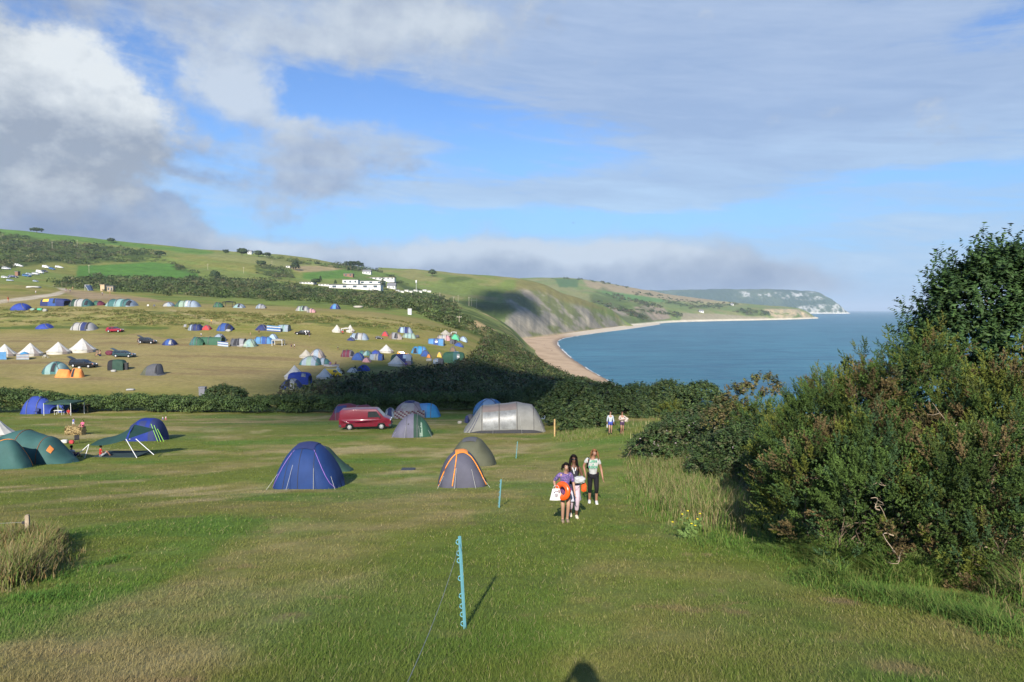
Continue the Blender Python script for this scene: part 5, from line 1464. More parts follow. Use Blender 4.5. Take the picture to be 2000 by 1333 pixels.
# --- tents in the near meadow
G_N = 'tents pitched in the near meadow'
M_PURPLE = material('purple_pole', (.22, .12, .42), .5, .3); M_ORANGE_P = material('orange_sleeve', (.80, .26, .03), .7, .2); M_BROWN_P = material('brown_hoop', (.20, .075, .035), .6, .3)
M_SEAM = material('dark_seam', (.05, .05, .055), .7, .2)
def guys(o, f, L, n=4):
    for u, vv in ((-.75, .22), (-.25, .2), (.35, .2), (.8, .24))[:n]:
        a = f(np.array([u]), np.array([vv]))[0]; b = a + np.array([.55 * u, -.75, 0]); b[2] = -.06
        v, fc = tubes([[(*a, .006), (*b, .006)]], 4); np_mesh('guy_rope', v, fc, material('pale_cord', (.45, .45, .42), .8), o)
def near_tents():
    # dark blue dome with a green porch behind
    o, f, d = tent(600, 955, 136, 82, [(-1, .0, .35), (-.93, .20, .55), (-.80, .48, .80), (-.55, .80, .96), (-.28, .97, 1.0), (0, 1.0, 1.0), (.25, .96, 1.0), (.52, .78, .96), (.80, .44, .80), (.94, .18, .55), (1, .0, .35)],
                   'blue', 'dark blue dome tent with a green porch behind, nearest on the left', 2.3, .9, 0, poles=['x1', 'x2'], pole_mat=M_PURPLE, group=G_N, cap=(-.30, .26, 'navy'), sag=.008)
    fabn = fabric('deep_blue', (.014, .040, .145)); o.children[0].data.materials[0] = fabn
    for u0, u1 in ((-.52, -.30), (-.08, -.06), (.40, .30)):
        t = np.linspace(.02, .40, 14); p = f(u0 + (u1 - u0) * (t - .02) / .38, t); p = p + unit(p) * .012
        v, fc = tubes([np.column_stack([p, np.full(14, .010)])], 4); np_mesh('seam', v, fc, M_SEAM, o)
    guys(o, f, d)
    tent(645, 922, 84, 48, [(-1, .9, .9), (-.5, .97, 1.0), (-.2, .9, .95), (.3, .48, .8), (.8, .12, .55), (1, .0, .4)], 'darkgreen', 'dark green porch tent running down behind the dark blue dome', 2.0, .8, 0, poles=[], group=G_N)
    # grey dome with orange pole sleeves
    o, f, d = tent(901, 953, 100, 67, [(-1, .0, .35), (-.93, .20, .55), (-.78, .52, .80), (-.50, .84, .96), (-.22, .98, 1.0), (.05, 1.0, 1.0), (.30, .93, 1.0), (.58, .70, .94), (.82, .38, .78), (.95, .14, .5), (1, .0, .35)],
                   'darkgrey', 'grey dome tent with bright orange pole sleeves', 2.3, .95, .12, poles=[], group=G_N, sag=.008)
    o.children[0].data.materials[0] = fabric('slate', (.085, .085, .115))
    for q in ('a', 'c'):
        t = np.linspace(.02, .98, 27)
        if q == 'a': uu, vv = (t * 2 - 1) * .985, .10 + .31 * np.sin(t * PI) ** .6
        elif q == 'b': uu, vv = (t * 2 - 1) * -.80, .05 + t * .9
        else: uu, vv = -.42 + .22 * np.sin(t * PI / 2), .03 + .47 * t
        p = f(uu, vv); p = p + unit(p - np.array([0, 0, .1])) * .014
        v, fc = tubes([np.column_stack([p, np.full(27, .022 if q != 'b' else .016)])], 6); np_mesh('pole_sleeve', v, fc, M_ORANGE_P, o, smooth=True)
    v, fc = patch(f, -.26, .22, .40, .60, .03); np_mesh('vent_cap', v, fc, fab('orange'), o, smooth=True)
    guys(o, f, d)
    # olive dome behind it
    tent(922, 911, 97, 51, [(-1, .0, .35), (-.9, .30, .6), (-.62, .74, .92), (-.30, .96, 1.0), (0, 1.0, 1.0), (.28, .95, 1.0), (.60, .66, .92), (.86, .32, .7), (1, .0, .35)], 'olive', 'olive green dome tent behind the orange poled one', 2.3, .8, -.1, group=G_N, cap=(-.35, .2, 'darkgrey'))
    # grey and green tent beside the van
    o, f, d = tent(803, 855, 82, 43, [(-1, .0, .30), (-.80, .34, .62), (-.48, .74, .95), (-.22, .93, 1.0), (.02, 1.0, 1.0), (.28, .97, 1.0), (.56, .78, .95), (.82, .44, .75), (.96, .16, .5), (1, .0, .35)],
                   ['plum', 'darkgreen', 'green'], 'grey and dark green tent in front of the red van', 2.2, .75, .1, bays=[.12, .42], poles=[-.22, .28], group=G_N)
    o.children[0].data.materials[0] = fabric('mauve_grey', (.135, .132, .178))
    v, fc = patch(f, -.16, -.10, .20, .225, .02); np_mesh('vent', v, fc, M_SEAM, o)
    v, fc = patch(f, .40, .55, .03, .28, .02, taper=.6); np_mesh('door', v, fc, fab('palegreen'), o)
    guys(o, f, d)
    # long pale grey tunnel tent
    prof = [(-1, .0, .70), (-.80, .38, .82), (-.60, .78, .95), (-.53, .88, 1.0), (-.33, .90, 1.0), (-.13, .94, 1.0), (.08, .96, 1.0), (.29, 1.0, 1.0), (.48, .95, .98), (.67, .90, .96), (.74, .78, .93), (.82, .60, .88), (1, .03, .65)]
    o, f, d = tent(985, 846, 168, 55, prof, ['lightgrey'], 'long pale grey tunnel tent with two shiny clear windows', 3.0, 4.2, .03, poles=[], group=G_N, sag=.006)
    o.children[0].data.materials[0] = fabric('stone_grey', (.25, .245, .222))
    for u in (-.535, -.13, .29, .68):
        t = np.linspace(.01, .99, 21); p = f(np.full(21, u), t); p = p + unit(p - np.array([u * d[0] / 2, 0, 0])) * .012
        v, fc = tubes([np.column_stack([p, np.full(21, .022)])], 5); np_mesh('hoop', v, fc, M_SEAM, o, smooth=True)
    for u0, u1 in ((-.51, -.15), (-.11, .265)):
        v, fc = patch(f, u0, u1, .03, .27, .03, 14, 12); np_mesh('window', v, fc, M_PVC, o, smooth=True)
        v, fc = patch(f, u0 - .01, u1 + .01, .28, .46, .025, 10, 8); np_mesh('rolled_blind', v, fc, fabric('mushroom', (.23, .185, .165)), o, smooth=True)
    v, fc = patch(f, -.97, .98, .0, .025, .04, 30, 3); np_mesh('mud_flap', v, fc, M_SEAM, o)
    for u0 in (-.90, -.80):
        t = np.linspace(.03, .3, 10); p = f(u0 + .14 * (t - .03) / .27 * 1.6, t); p = p + np.array([0, -.03, 0]); v, fc = tubes([np.column_stack([p, np.full(10, .02)])], 4); np_mesh('guy_band', v, fc, fab('navy'), o)
    guys(o, f, d)
    # green tent with brown hoops at the left edge
    o, f, d = tent(65, 908, 150, 62, [(-1, .80, 1.0), (-.6, .95, 1.0), (-.30, 1.0, 1.0), (-.02, .90, .98), (.22, .80, .85), (.36, .78, .85), (.55, .56, .80), (.80, .20, .62), (1, .0, .4)], 'teal', 'large green tent with rust brown hoops cut by the left edge', 2.2, .62, 0, poles=[-.28, .30], pole_mat=M_BROWN_P, group=G_N)
    o.children[0].data.materials[0] = fabric('forest', (.040, .105, .098))
    v, fc = patch(f, .50, .60, .24, .36, .03); np_mesh('vent', v, fc, fab('orange'), o)
    o2, f2, d2 = tent(8, 917, 82, 58, [(-1, .7, .9), (-.4, .98, 1.0), (.1, .95, 1.0), (.55, .66, .9), (.85, .26, .7), (1, .0, .4)], 'teal', 'front bay of the green tent, with an orange pole sleeve, at the left edge', 2.2, .6, 0, poles=['x1'], pole_mat=M_ORANGE_P, group=G_N)
    o2.children[0].data.materials[0] = fabric('forest', (.040, .105, .098))
    bell_tent(-14, 858, 62, 38, 'white', 'pale tent just showing behind the green one at the left edge', G_N, 0, False)
    # blue dome behind the tarp
    o, f, d = tent(281, 862, 76, 42, [(-1, .0, .4), (-.86, .42, .7), (-.55, .80, .95), (-.1, .99, 1.0), (.3, 1.0, 1.0), (.62, .90, .97), (.86, .55, .8), (1, .0, .5)], ['royal', 'royal', 'navy'], 'royal blue dome tent behind the dark green tarpaulin', 2.3, .75, 0, bays=[-.1, .45], group=G_N)
    o.children[0].data.materials[0] = fabric('ultramarine', (.014, .032, .20)); o.children[0].data.materials[1] = fabric('ultramarine', (.014, .032, .20))
    for u0 in (-.62, -.1):
        v, fc = patch(f, u0, u0 + .35, .22, .36, .02); np_mesh('window', v, fc, fab('navy'), o)
    for k in range(3):
        a = np.array(f(np.array([.5 + .15 * k]), np.array([.3])))[0]; v, fc = tubes([[(*a, .02), (a[0] + 1.0, a[1] - .8, -.1, .02)]], 4); np_mesh('guy_rope', v, fc, material('lime_rope', (.25, .55, .05), .6), o)
    # blue tents with a green canopy by the hedge
    tent(70, 809, 62, 33, 'porch', ['royal', 'royal'], 'bright blue tent with a white pole by the hedge at the left', 2.2, .7, 0, group=G_N)
    tent(120, 806, 42, 20, 'box', ['royal'], 'low bright blue annex under the dark green canopy by the hedge', 3.0, .7, 0, group=G_N)
    # tents behind the van
    o, f, d = tent(688, 821, 94, 30, [(-1, .0, .6), (-.86, .35, .8), (-.62, .92, 1.0), (-.2, 1.0, 1.0), (.2, .88, 1.0), (.55, .92, 1.0), (.8, .7, .9), (1, .0, .6)], 'maroon', 'maroon tent with a dark window behind the red van', 2.6, .5, 0, poles=[-.62, .2], group=G_N, windows=[(-.68, -.2, .16, .36, fab('navy'))])
    tent(761, 816, 24, 18, 'dome', ['greyblue', 'navy', 'greyblue'], 'small blue dome tent with a navy door behind the van bonnet', 2.3, .8, 0, door=(-.4, .4, .05, .35, fab('navy')), group=G_N)
    o, f, d = tent(800, 816, 64, 30, 'dome', ['plum', 'grey', 'plum'], 'plum grey dome tent behind the tartan windbreak', 2.4, .8, 0, group=G_N, windows=[(-.45, -.12, .20, .36, M_PVC)], cap=(-.3, .3, 'navy'))
    tent(835, 816, 50, 26, [(-1, .9, 1.0), (-.3, 1.0, 1.0), (.3, .97, 1.0), (.62, .78, .9), (.9, .30, .7), (1, .0, .5)], ['sky', 'turquoise'], 'vivid light blue tent at the right of the plum grey dome', 2.3, .8, 0, poles=[.3], group=G_N)
    tent(955, 812, 66, 30, 'dome', ['sky', 'paleblue', 'sky'], 'sky blue dome showing above the long pale grey tent', 2.4, .8, 0, group=G_N)
    tent(917, 826, 26, 16, 'low', ['darkgrey'], 'low dark grey flap tent at the left end of the sky blue dome', 2.0, .9, 0, poles=[], group=G_N)
near_tents()

# ------------------------------------------------------------------ tarps, windbreaks, gazebos
def box_mesh(x0, x1, y0, y1, z0, z1):
    v = np.array([(x, y, z) for z in (z0, z1) for y in (y0, y1) for x in (x0, x1)], float)
    f = np.array([(0, 2, 3, 1), (4, 5, 7, 6), (0, 1, 5, 4), (2, 6, 7, 3), (0, 4, 6, 2), (1, 3, 7, 5)])
    return v, f
def boxes(L):
    vs, fs = [], []; o = 0
    for b in L:
        v, f = box_mesh(*b); vs.append(v); fs.append(f + o); o += 8
    return np.concatenate(vs), np.concatenate(fs)
def boxo(name, b, mat, parent=None, bev=0.0):
    v, f = boxes(b if isinstance(b[0], (tuple, list)) else [b]); o = np_mesh(name, v, f, mat, parent)
    if bev:
        m = o.modifiers.new('bevel', 'BEVEL'); m.width = bev; m.segments = 2; m.limit_method = 'ANGLE'
    return o
M_STEEL = material('white_pole', (.62, .63, .64), .4, .5)
M_WHITE = material('white_paint', (.58, .58, .57), .5, .4, var=.05)
M_WOOD = material('weathered_wood', (.30, .24, .17), .85, .15, var=.35, scale=5, bump=.4)
M_WOODN = material('new_stake', (.50, .33, .15), .8, .2, var=.25, scale=8, bump=.3)
M_DARK = material('dark_plastic', (.03, .03, .033), .5, .4)

def tarp_shelter():
    g = hit(245, 893, (BVH,)); s = g.y / FPX
    o = empty('tarp_shelter', g, 0, 'dark green tarpaulin stretched low over white poles', 'shelter')
    def q(px_, py_, dy): return np.array([(px_ - 245) * s, dy, -(py_ - 893) * s])
    A, B, Cc, D = q(187, 866, -.6), q(262, 853, -.9), q(240, 836, 1.4), q(196, 860, 1.2)
    n = 14; t = np.linspace(0, 1, n); U, V = np.meshgrid(t, t); U, V = U[..., None], V[..., None]
    P = A * (1 - U) * (1 - V) + B * U * (1 - V) + Cc * U * V + D * (1 - U) * V
    P[..., 2] -= .28 * (U * (1 - U) * 4)[..., 0] * .5 - .12 * (V * (1 - V) * 4)[..., 0]
    np_mesh('tarpaulin', P.reshape(-1, 3), grid_faces(n, n), fabric('tarp_green', (.022, .060, .050)), o, smooth=True)
    E2 = q(276, 848, 1.8)
    P2 = Cc * (1 - U) * (1 - V) + E2 * U * (1 - V) + (B + [.1, .1, .02]) * U * V + (B * .5 + Cc * .5) * (1 - U) * V
    np_mesh('tarpaulin_flap', P2.reshape(-1, 3), grid_faces(n, n), fabric('tarp_green', (.022, .060, .050)), o, smooth=True)
    for a, b in [(q(186, 864, -.6), q(178, 897, -.8)), (q(186, 864, -.6), q(152, 901, -1.2)), (q(263, 852, -.9), q(285, 888, -1.0)), (q(270, 856, -.2), q(308, 886, -.4)), (q(224, 865, .2), q(266, 854, -.5))]:
        v, f = tubes([[(*a, .022), (*b, .022)]], 6); np_mesh('pole', v, f, M_STEEL, o, smooth=True)
    b = boxo('ground_mat', (-62 * s, 25 * s, -.4, 1.6, .0, .07), fabric('mat_dark', (.03, .05, .05)), o)
tarp_shelter()

def canopy(px_, py_, wpx, hpx, col, label, name='gazebo', legmat=None, drop=.16, legs=True):
    g = hit(px_, py_, (BVH,)); s = g.y / FPX; w, h = wpx * s, hpx * s
    o = empty(name, g, 0, label, 'gazebo', 'open canopies on the campsite')
    d = w * .8; v = [(-w / 2, 0, h * (1 - drop)), (w / 2, 0, h * (1 - drop)), (w / 2, d, h * (1 - drop)), (-w / 2, d, h * (1 - drop)), (0, d / 2, h)]
    v2 = [(a, b, c - h * .10) for a, b, c in v[:4]]
    me = bpy.data.meshes.new('roof'); me.from_pydata(v + v2, [], [(0, 1, 4), (1, 2, 4), (2, 3, 4), (3, 0, 4), (5, 6, 1, 0), (6, 7, 2, 1), (7, 8, 3, 2), (8, 5, 0, 3)]); me.materials.append(fab(col)); me.update()
    c = bpy.data.objects.new('roof', me); COL.objects.link(c); c.parent = o
    if legs:
        for a, b in ((-w / 2, 0), (w / 2, 0), (w / 2, d), (-w / 2, d)):
            vv, f = tubes([[(a * .98, b * .97 + .02, -.4, max(.025, .0004 * g.y)), (a * .98, b * .97 + .02, h * (1 - drop), max(.025, .0004 * g.y))]], 5); np_mesh('leg', vv, f, legmat or M_STEEL, o)
    return o
canopy(112, 812, 54, 29, 'darkgreen', 'dark green canopy on white poles over the blue tents by the hedge')
canopy(444, 600, 20, 12, 'black', 'black gazebo on the top terrace beside a small green tent', legmat=M_DARK)
canopy(541, 676, 20, 14, 'lightgrey', 'white framed gazebo at the end of the long sky blue tent')
canopy(675, 650, 16, 10, 'white', 'white awning strung between the two sunlit bell tents')
canopy(886, 654, 10, 6, 'white', 'pair of white sunshades above the vivid green dome')

def windbreak(pts, hpx, cols, label, stripes=8):
    g0 = hit(*pts[0], (BVH,)); s = g0.y / FPX
    o = empty('windbreak', g0, 0, label, 'windbreak', 'windbreaks on the campsite')
    P = []
    for (a, b), (c, d) in zip(pts[:-1], pts[1:]):
        for t in np.linspace(0, 1, 9)[:-1]: P.append((a + (c - a) * t, b + (d - b) * t))
    P.append(pts[-1]); W = [hit(a, b, (BVH,)) for a, b in P]; hh = hpx * s
    rows = 6; v = []; cl = []
    for i, q in enumerate(W):
        for k in range(rows + 1): v.append((q.x - g0.x, q.y - g0.y, q.z - g0.z + .04 + hh * k / rows))
    f = []; mi = []
    for i in range(len(W) - 1):
        for k in range(rows):
            a = i * (rows + 1) + k; f.append((a, a + rows + 1, a + rows + 2, a + 1)); mi.append((k if stripes == 'h' else i + (k if stripes == 'check' else 0)) % len(cols))
    np_mesh('cloth', np.array(v), np.array(f), [fab(c) for c in cols], o, mat_index=np.array(mi))
    for i in range(0, len(W), 8):
        q = W[i] - g0; vv, ff = tubes([[(q.x, q.y - .03, q.z - .2, .025), (q.x, q.y - .03, q.z + hh * 1.12, .025)]], 5); np_mesh('stake', vv, ff, M_WOOD, o)
windbreak([(770, 819), (800, 819), (829, 817)], 15, ['plum', 'lightgrey', 'maroon'], 'tartan windbreak in front of the plum grey dome', 'check')
windbreak([(32, 703), (57, 703)], 11, ['greyblue', 'lightgrey', 'plum'], 'striped windbreak under the turquoise parasol', 'h')
windbreak([(425, 676), (446, 678)], 9, ['paleblue', 'white', 'blue'], 'blue and white windbreak at the end of the long green tent', 'h')
windbreak([(521, 647), (548, 649)], 11, ['blue', 'white', 'sky'], 'blue and white windbreak between the navy and grey hooped tents', 'h')
windbreak([(-8, 703), (13, 703)], 15, ['sky', 'sky'], 'plain light blue windbreak cut by the left edge', 'h')
windbreak([(632, 716), (648, 717), (663, 716)], 4, ['white', 'navy'], 'low white and navy windbreak right of the big teal dome', 'h')

def parasol():
    g = hit(48, 702, (BVH,)); s = g.y / FPX; R = 9 * s
    o = empty('parasol', g, 0, 'turquoise parasol in front of a white bell tent', 'parasol')
    k = 16; th = np.linspace(0, 2 * PI, k, endpoint=False); z1 = 15 * s
    v = [(0, 0, z1)] + [(math.cos(a) * R * .6, math.sin(a) * R * .6, z1 - .25 * R) for a in th] + [(math.cos(a) * R, math.sin(a) * R, z1 - .6 * R) for a in th]
    f = [(0, 1 + i, 1 + (i + 1) % k) for i in range(k)] + [(1 + i, 1 + k + i, 1 + k + (i + 1) % k, 1 + (i + 1) % k) for i in range(k)]
    me = bpy.data.meshes.new('shade'); me.from_pydata(v, [], f); me.materials.append(fab('turquoise')); me.update(); c = bpy.data.objects.new('shade', me); COL.objects.link(c); c.parent = o
    vv, ff = tubes([[(0, 0, -.2, .03), (0, 0, z1, .03)]], 6); np_mesh('pole', vv, ff, M_STEEL, o)
parasol()

# ------------------------------------------------------------------ vehicles
M_GLASS = material('car_glass', (.02, .025, .03), .08, .6, 0, .05)
M_TYRE = material('tyre', (.018, .018, .019), .85, .2)
M_RIM = material('rim', (.60, .60, .60), .35, .5, .5)
M_BUMPER = material('bumper', (.045, .045, .048), .6, .3)
M_LAMP = material('headlamp', (.75, .76, .78), .12, .6)
M_AMBER = material('indicator', (.75, .20, .02), .3, .5)
M_TAIL = material('tail_lamp', (.35, .015, .015), .3, .5)
def paint(n, c): return material('paint_' + n, c, .34, .4, 0, .05, 1.5, coat=.3)
VAN = dict(L=4.79, W=1.84, outline=[(-2.37, .40), (-2.39, .62), (-2.36, 1.20), (-2.30, 1.78), (-2.18, 1.90), (-1.0, 1.945), (.9, 1.94), (1.10, 1.90), (1.78, 1.16), (2.22, 1.00), (2.36, .88), (2.39, .62), (2.38, .40)],
           wheels=(-1.42, 1.50), r=.325, belt=1.10, top=.86, side_windows=[(.26, 1.06)], zwin=(1.20, 1.74))
CAR = dict(L=4.1, W=1.72, outline=[(-2.02, .40), (-2.05, .62), (-2.00, .88), (-1.72, 1.30), (-1.35, 1.43), (-.3, 1.47), (.15, 1.42), (.95, .96), (1.65, .84), (1.98, .70), (2.05, .50), (2.03, .36)],
           wheels=(-1.28, 1.30), r=.30, belt=.90, top=.74, side_windows=[(-1.25, -.42), (-.34, .42)], zwin=(.95, 1.36))
ESTATE = dict(L=4.5, W=1.76, outline=[(-2.22, .40), (-2.26, .65), (-2.22, .92), (-2.05, 1.38), (-1.8, 1.46), (-.4, 1.50), (.2, 1.44), (1.02, .98), (1.85, .86), (2.18, .70), (2.26, .50), (2.22, .36)],
              wheels=(-1.40, 1.42), r=.31, belt=.92, top=.76, side_windows=[(-1.85, -1.2), (-1.10, -.38), (-.30, .48)], zwin=(.97, 1.38))
def vehicle(px_, py_, wpx, spec, pname, pcol, label, yaw=0.0, flip=False, boot=False, cat='car', name='parked_car', roof=None, group='cars parked on the campsite', dark_trim=False):
    g = hit(px_, py_, (BVH,)); s = g.y / FPX; k = wpx * s / spec['L'] / max(abs(math.cos(yaw)), .5)
    o = empty(name, (g.x, g.y + spec['W'] * k * .5, gz(g.x, g.y + spec['W'] * k * .5)), yaw + (PI if flip else 0), label, cat, group)
    # tilt with the ground
    hx = math.cos(yaw) * 1.2; sl = math.atan2(gz(g.x + 1.5, g.y + .9) - gz(g.x - 1.5, g.y + .9), 3.0)
    o.rotation_euler = (0, -sl if not flip else sl, o.rotation_euler.z); o.scale = (k, k, k)
    body = paint(pname, pcol)
    wr = spec['r']; arch = wr + .055
    pts = []
    # underside with wheel arches, front to back
    for xc in sorted(spec['wheels'], reverse=True):
        for a in np.linspace(0, PI, 11): pts.append((xc + math.cos(a) * arch, max(wr + math.sin(a) * arch, .26)))
    prof = list(spec['outline']) + [(spec['outline'][-1][0] - .15, .26)] + pts + [(spec['outline'][0][0] + .12, .26)]
    bm = bmesh.new(); W = spec['W'] / 2
    va = [bm.verts.new((x, -W, z)) for x, z in prof]; vb = [bm.verts.new((x, W, z)) for x, z in prof]
    bm.faces.new(va[::-1] if False else va); bm.faces.new(vb[::-1])
    n = len(prof)
    for i in range(n): bm.faces.new((va[i], vb[i], vb[(i + 1) % n], va[(i + 1) % n]))
    zmax = max(z for _, z in prof)
    for zc in (spec['belt'], spec['belt'] * .62): bmesh.ops.bisect_plane(bm, geom=bm.verts[:] + bm.edges[:] + bm.faces[:], plane_co=(0, 0, zc), plane_no=(0, 0, 1))
    xm = spec['L'] / 2
    def half(x, z):
        w = W
        if z > spec['belt']: w = W + (W * spec['top'] * 1.06 - W) * (z - spec['belt']) / (zmax - spec['belt'])
        elif z < spec['belt'] * .62: w = W - .05 * (spec['belt'] * .62 - z)
        e = max(0, abs(x) - xm * .72) / (xm * .28); return w * (1 - .14 * e * e)
    for v in bm.verts: v.co.y = math.copysign(half(v.co.x, v.co.z), v.co.y)
    bmesh.ops.recalc_face_normals(bm, faces=bm.faces)
    bmesh.ops.triangulate(bm, faces=[f for f in bm.faces if len(f.verts) > 4])
    me = bpy.data.meshes.new('body'); bm.to_mesh(me); bm.free(); me.materials.append(body)
    b = bpy.data.objects.new('body', me); COL.objects.link(b); b.parent = o
    mo = b.modifiers.new('bevel', 'BEVEL'); mo.width = .035; mo.segments = 3; mo.limit_method = 'ANGLE'; mo.angle_limit = math.radians(35)
    me.polygons.foreach_set('use_smooth', np.ones(len(me.polygons), bool))
    # wheels
    for xc in spec['wheels']:
        for sg in (-1, 1):
            y0 = sg * (W - .10)
            th = np.linspace(0, 2 * PI, 24, endpoint=False); rr = [(.6, 0.11), (.94, .11), (1.0, .07), (1.0, -.07), (.94, -.11), (.6, -.11)]
            v = np.array([(xc + math.cos(a) * wr * q, y0 + yy, wr + math.sin(a) * wr * q) for q, yy in rr for a in th]); f = [(i * 24 + j, i * 24 + (j + 1) % 24, (i + 1) * 24 + (j + 1) % 24, (i + 1) * 24 + j) for i in range(5) for j in range(24)]
            w = np_mesh('wheel', v, np.array(f), M_TYRE, o, smooth=True)
            v = [(xc, y0 + sg * .10, wr)] + [(xc + math.cos(a) * wr * q, y0 + sg * yy, wr + math.sin(a) * wr * q) for q, yy in ((.2, .10), (.62, .085)) for a in th]
            f = [(0, 1 + j, 1 + (j + 1) % 24) for j in range(24)] + [(1 + j, 25 + j, 25 + (j + 1) % 24, 1 + (j + 1) % 24) for j in range(24) if j % 3 != 2 or spec is not VAN]
            m2 = bpy.data.meshes.new('rim'); m2.from_pydata(v, [], f); m2.materials.append(M_RIM); m2.update(); q = bpy.data.objects.new('rim', m2); COL.objects.link(q); q.parent = w
    # windows
    z0, z1 = spec['zwin']
    for x0, x1 in spec['side_windows']:
        for sg in (-1, 1):
            # the front pane leans with the windscreen pillar
            lean = .38 if (x0, x1) == spec['side_windows'][-1] else .06
            q = [(x0, z0), (x1 + (lean if lean > .1 else 0), z0), (x1, z1), (x0 + .04, z1)]
            me = bpy.data.meshes.new('side_window'); me.from_pydata([(x, sg * (half(x, z) + .008), z) for x, z in q], [], [(0, 1, 2, 3)]); me.materials.append(M_GLASS); me.update()
            c = bpy.data.objects.new('side_window', me); COL.objects.link(c); c.parent = o
    ol = spec['outline']; iw = max(range(len(ol) - 1), key=lambda i: (ol[i][1] - ol[i + 1][1]) if ol[i][0] > 0 else 0)
    def pane(nm, p0, p1, t0, t1, m=M_GLASS, win=.86):
        (xa, za), (xb, zb) = p0, p1; dx, dz = xb - xa, zb - za; l = math.hypot(dx, dz); nx, nz = -dz / l * .012, dx / l * .012
        if nx * (xa + xb) < 0 and abs(xa + xb) > .5: nx, nz = -nx, -nz
        vs = []
        for t in (t0, t1):
            x, z = xa + dx * t, za + dz * t
            for sg in (-1, 1): vs.append((x + nx, sg * half(x, z) * win, z + abs(nz)))
        me = bpy.data.meshes.new(nm); me.from_pydata(vs, [], [(0, 1, 3, 2)]); me.materials.append(m); me.update(); c = bpy.data.objects.new(nm, me); COL.objects.link(c); c.parent = o
    pane('windscreen', ol[iw], ol[iw + 1], .08, .92)
    ir = 2 if spec is not VAN else 2
    if not boot: pane('rear_window', ol[ir], ol[ir + 1], .15, .95, win=.8)
    x1, z1_ = ol[-2]; zl = spec['belt'] * .74
    for sg in (-1, 1):
        boxo('headlight', (xm * .93, xm * .992, sg * W * .62 - .17, sg * W * .62 + .17, zl - .02, zl + .13), M_LAMP, o, .01)
        boxo('indicator', (xm * .86, xm * .97, sg * W * .84 - .05, sg * W * .84 + .05, zl - .01, zl + .12), M_AMBER, o, .01)
        boxo('tail_light', (-xm * .995, -xm * .965, sg * W * .78 - .07, sg * W * .78 + .07, zl + .05, zl + .32), M_TAIL, o, .01)
        boxo('wing_mirror', (.70 if spec is not VAN else 1.30, .82 if spec is not VAN else 1.40, sg * (W + .10) - .09, sg * (W + .10) + .09, spec['belt'] + .05, spec['belt'] + .24), M_BUMPER, o, .02)
    boxo('bumper', (xm * .90, xm * 1.01, -W * .93, W * .93, .32, .54), M_BUMPER if dark_trim else body, o, .03)
    boxo('bumper', (-xm * 1.01, -xm * .90, -W * .93, W * .93, .32, .56), M_BUMPER if dark_trim else body, o, .03)
    if dark_trim:
        boxo('grille', (xm * .955, xm * .998, -W * .6, W * .6, .62, .78), M_BUMPER, o, .01)
        boxo('number_plate', (xm * 1.005, xm * 1.013, -.26, .26, .38, .49), M_WHITE, o)
        for sg in (-1, 1):
            for x in (-1.0, .28, .72):
                boxo('door_seam', (x, x + .018, sg * (W + .002) - .004, sg * (W + .002) + .004, .42, 1.08), M_BUMPER, o)
            boxo('side_moulding', (-2.2, 2.0, sg * (W + .002) - .012, sg * (W + .002) + .012, .66, .72), paint(pname + '_dark', tuple(c * .8 for c in pcol)), o)
    if boot:
        (xa, za) = ol[4]; w = W * .7
        v = [(xa, -w, za), (xa, w, za), (xa - .95, w, za + .42), (xa - .95, -w, za + .42)]
        v += [(a, b, c + .05) for a, b, c in v]
        me = bpy.data.meshes.new('tailgate'); me.from_pydata(v, [], [(0, 1, 2, 3), (7, 6, 5, 4), (0, 4, 5, 1), (1, 5, 6, 2), (2, 6, 7, 3), (3, 7, 4, 0)]); me.materials.append(body); me.update()
        c = bpy.data.objects.new('tailgate', me); COL.objects.link(c); c.parent = o
        (xp, zp), (xq, zq) = ol[2], ol[3]
        pane('boot_shade', (xp - .01, zp - .2), (xq, zq), 0, 1, M_DOOR_SHADE, .84)  # dark pane on the closed body paints the shade inside the boot
    return o
van = vehicle(711, 840, 101, VAN, 'crimson', (.17, .010, .026), 'dark red panel van parked on the near meadow', .10, cat='van', name='panel_van', dark_trim=True)
vehicle(221, 650, 30, CAR, 'ruby', (.24, .012, .03), 'red car parked alone right of the pale grey tunnel tent')
vehicle(157, 719, 48, ESTATE, 'black', (.012, .012, .014), 'black car with its boot open behind the teal dome', 0, boot=True)
vehicle(284, 672, 33, CAR, 'black', (.012, .012, .014), 'black car with its tailgate up on the open dry grass', 0, boot=True)
vehicle(238, 699, 40, ESTATE, 'petrol', (.02, .045, .055), 'dark teal car with camping gear by its open boot', 0, boot=True)
vehicle(589, 655, 28, ESTATE, 'black', (.012, .012, .014), 'dark car parked below the bank right of the grey hooped tent', 0, True)
vehicle(740, 663, 15, CAR, 'charcoal', (.03, .03, .035), 'small dark car in front of the small crimson tent')
vehicle(786, 695, 22, ESTATE, 'amber', (.62, .30, .015), 'orange yellow vehicle right of a white bell tent', 0)
vehicle(648, 737, 37, VAN, 'yellow', (.70, .45, .02), 'yellow van between two white bell tents', 0, cat='van', name='panel_van')

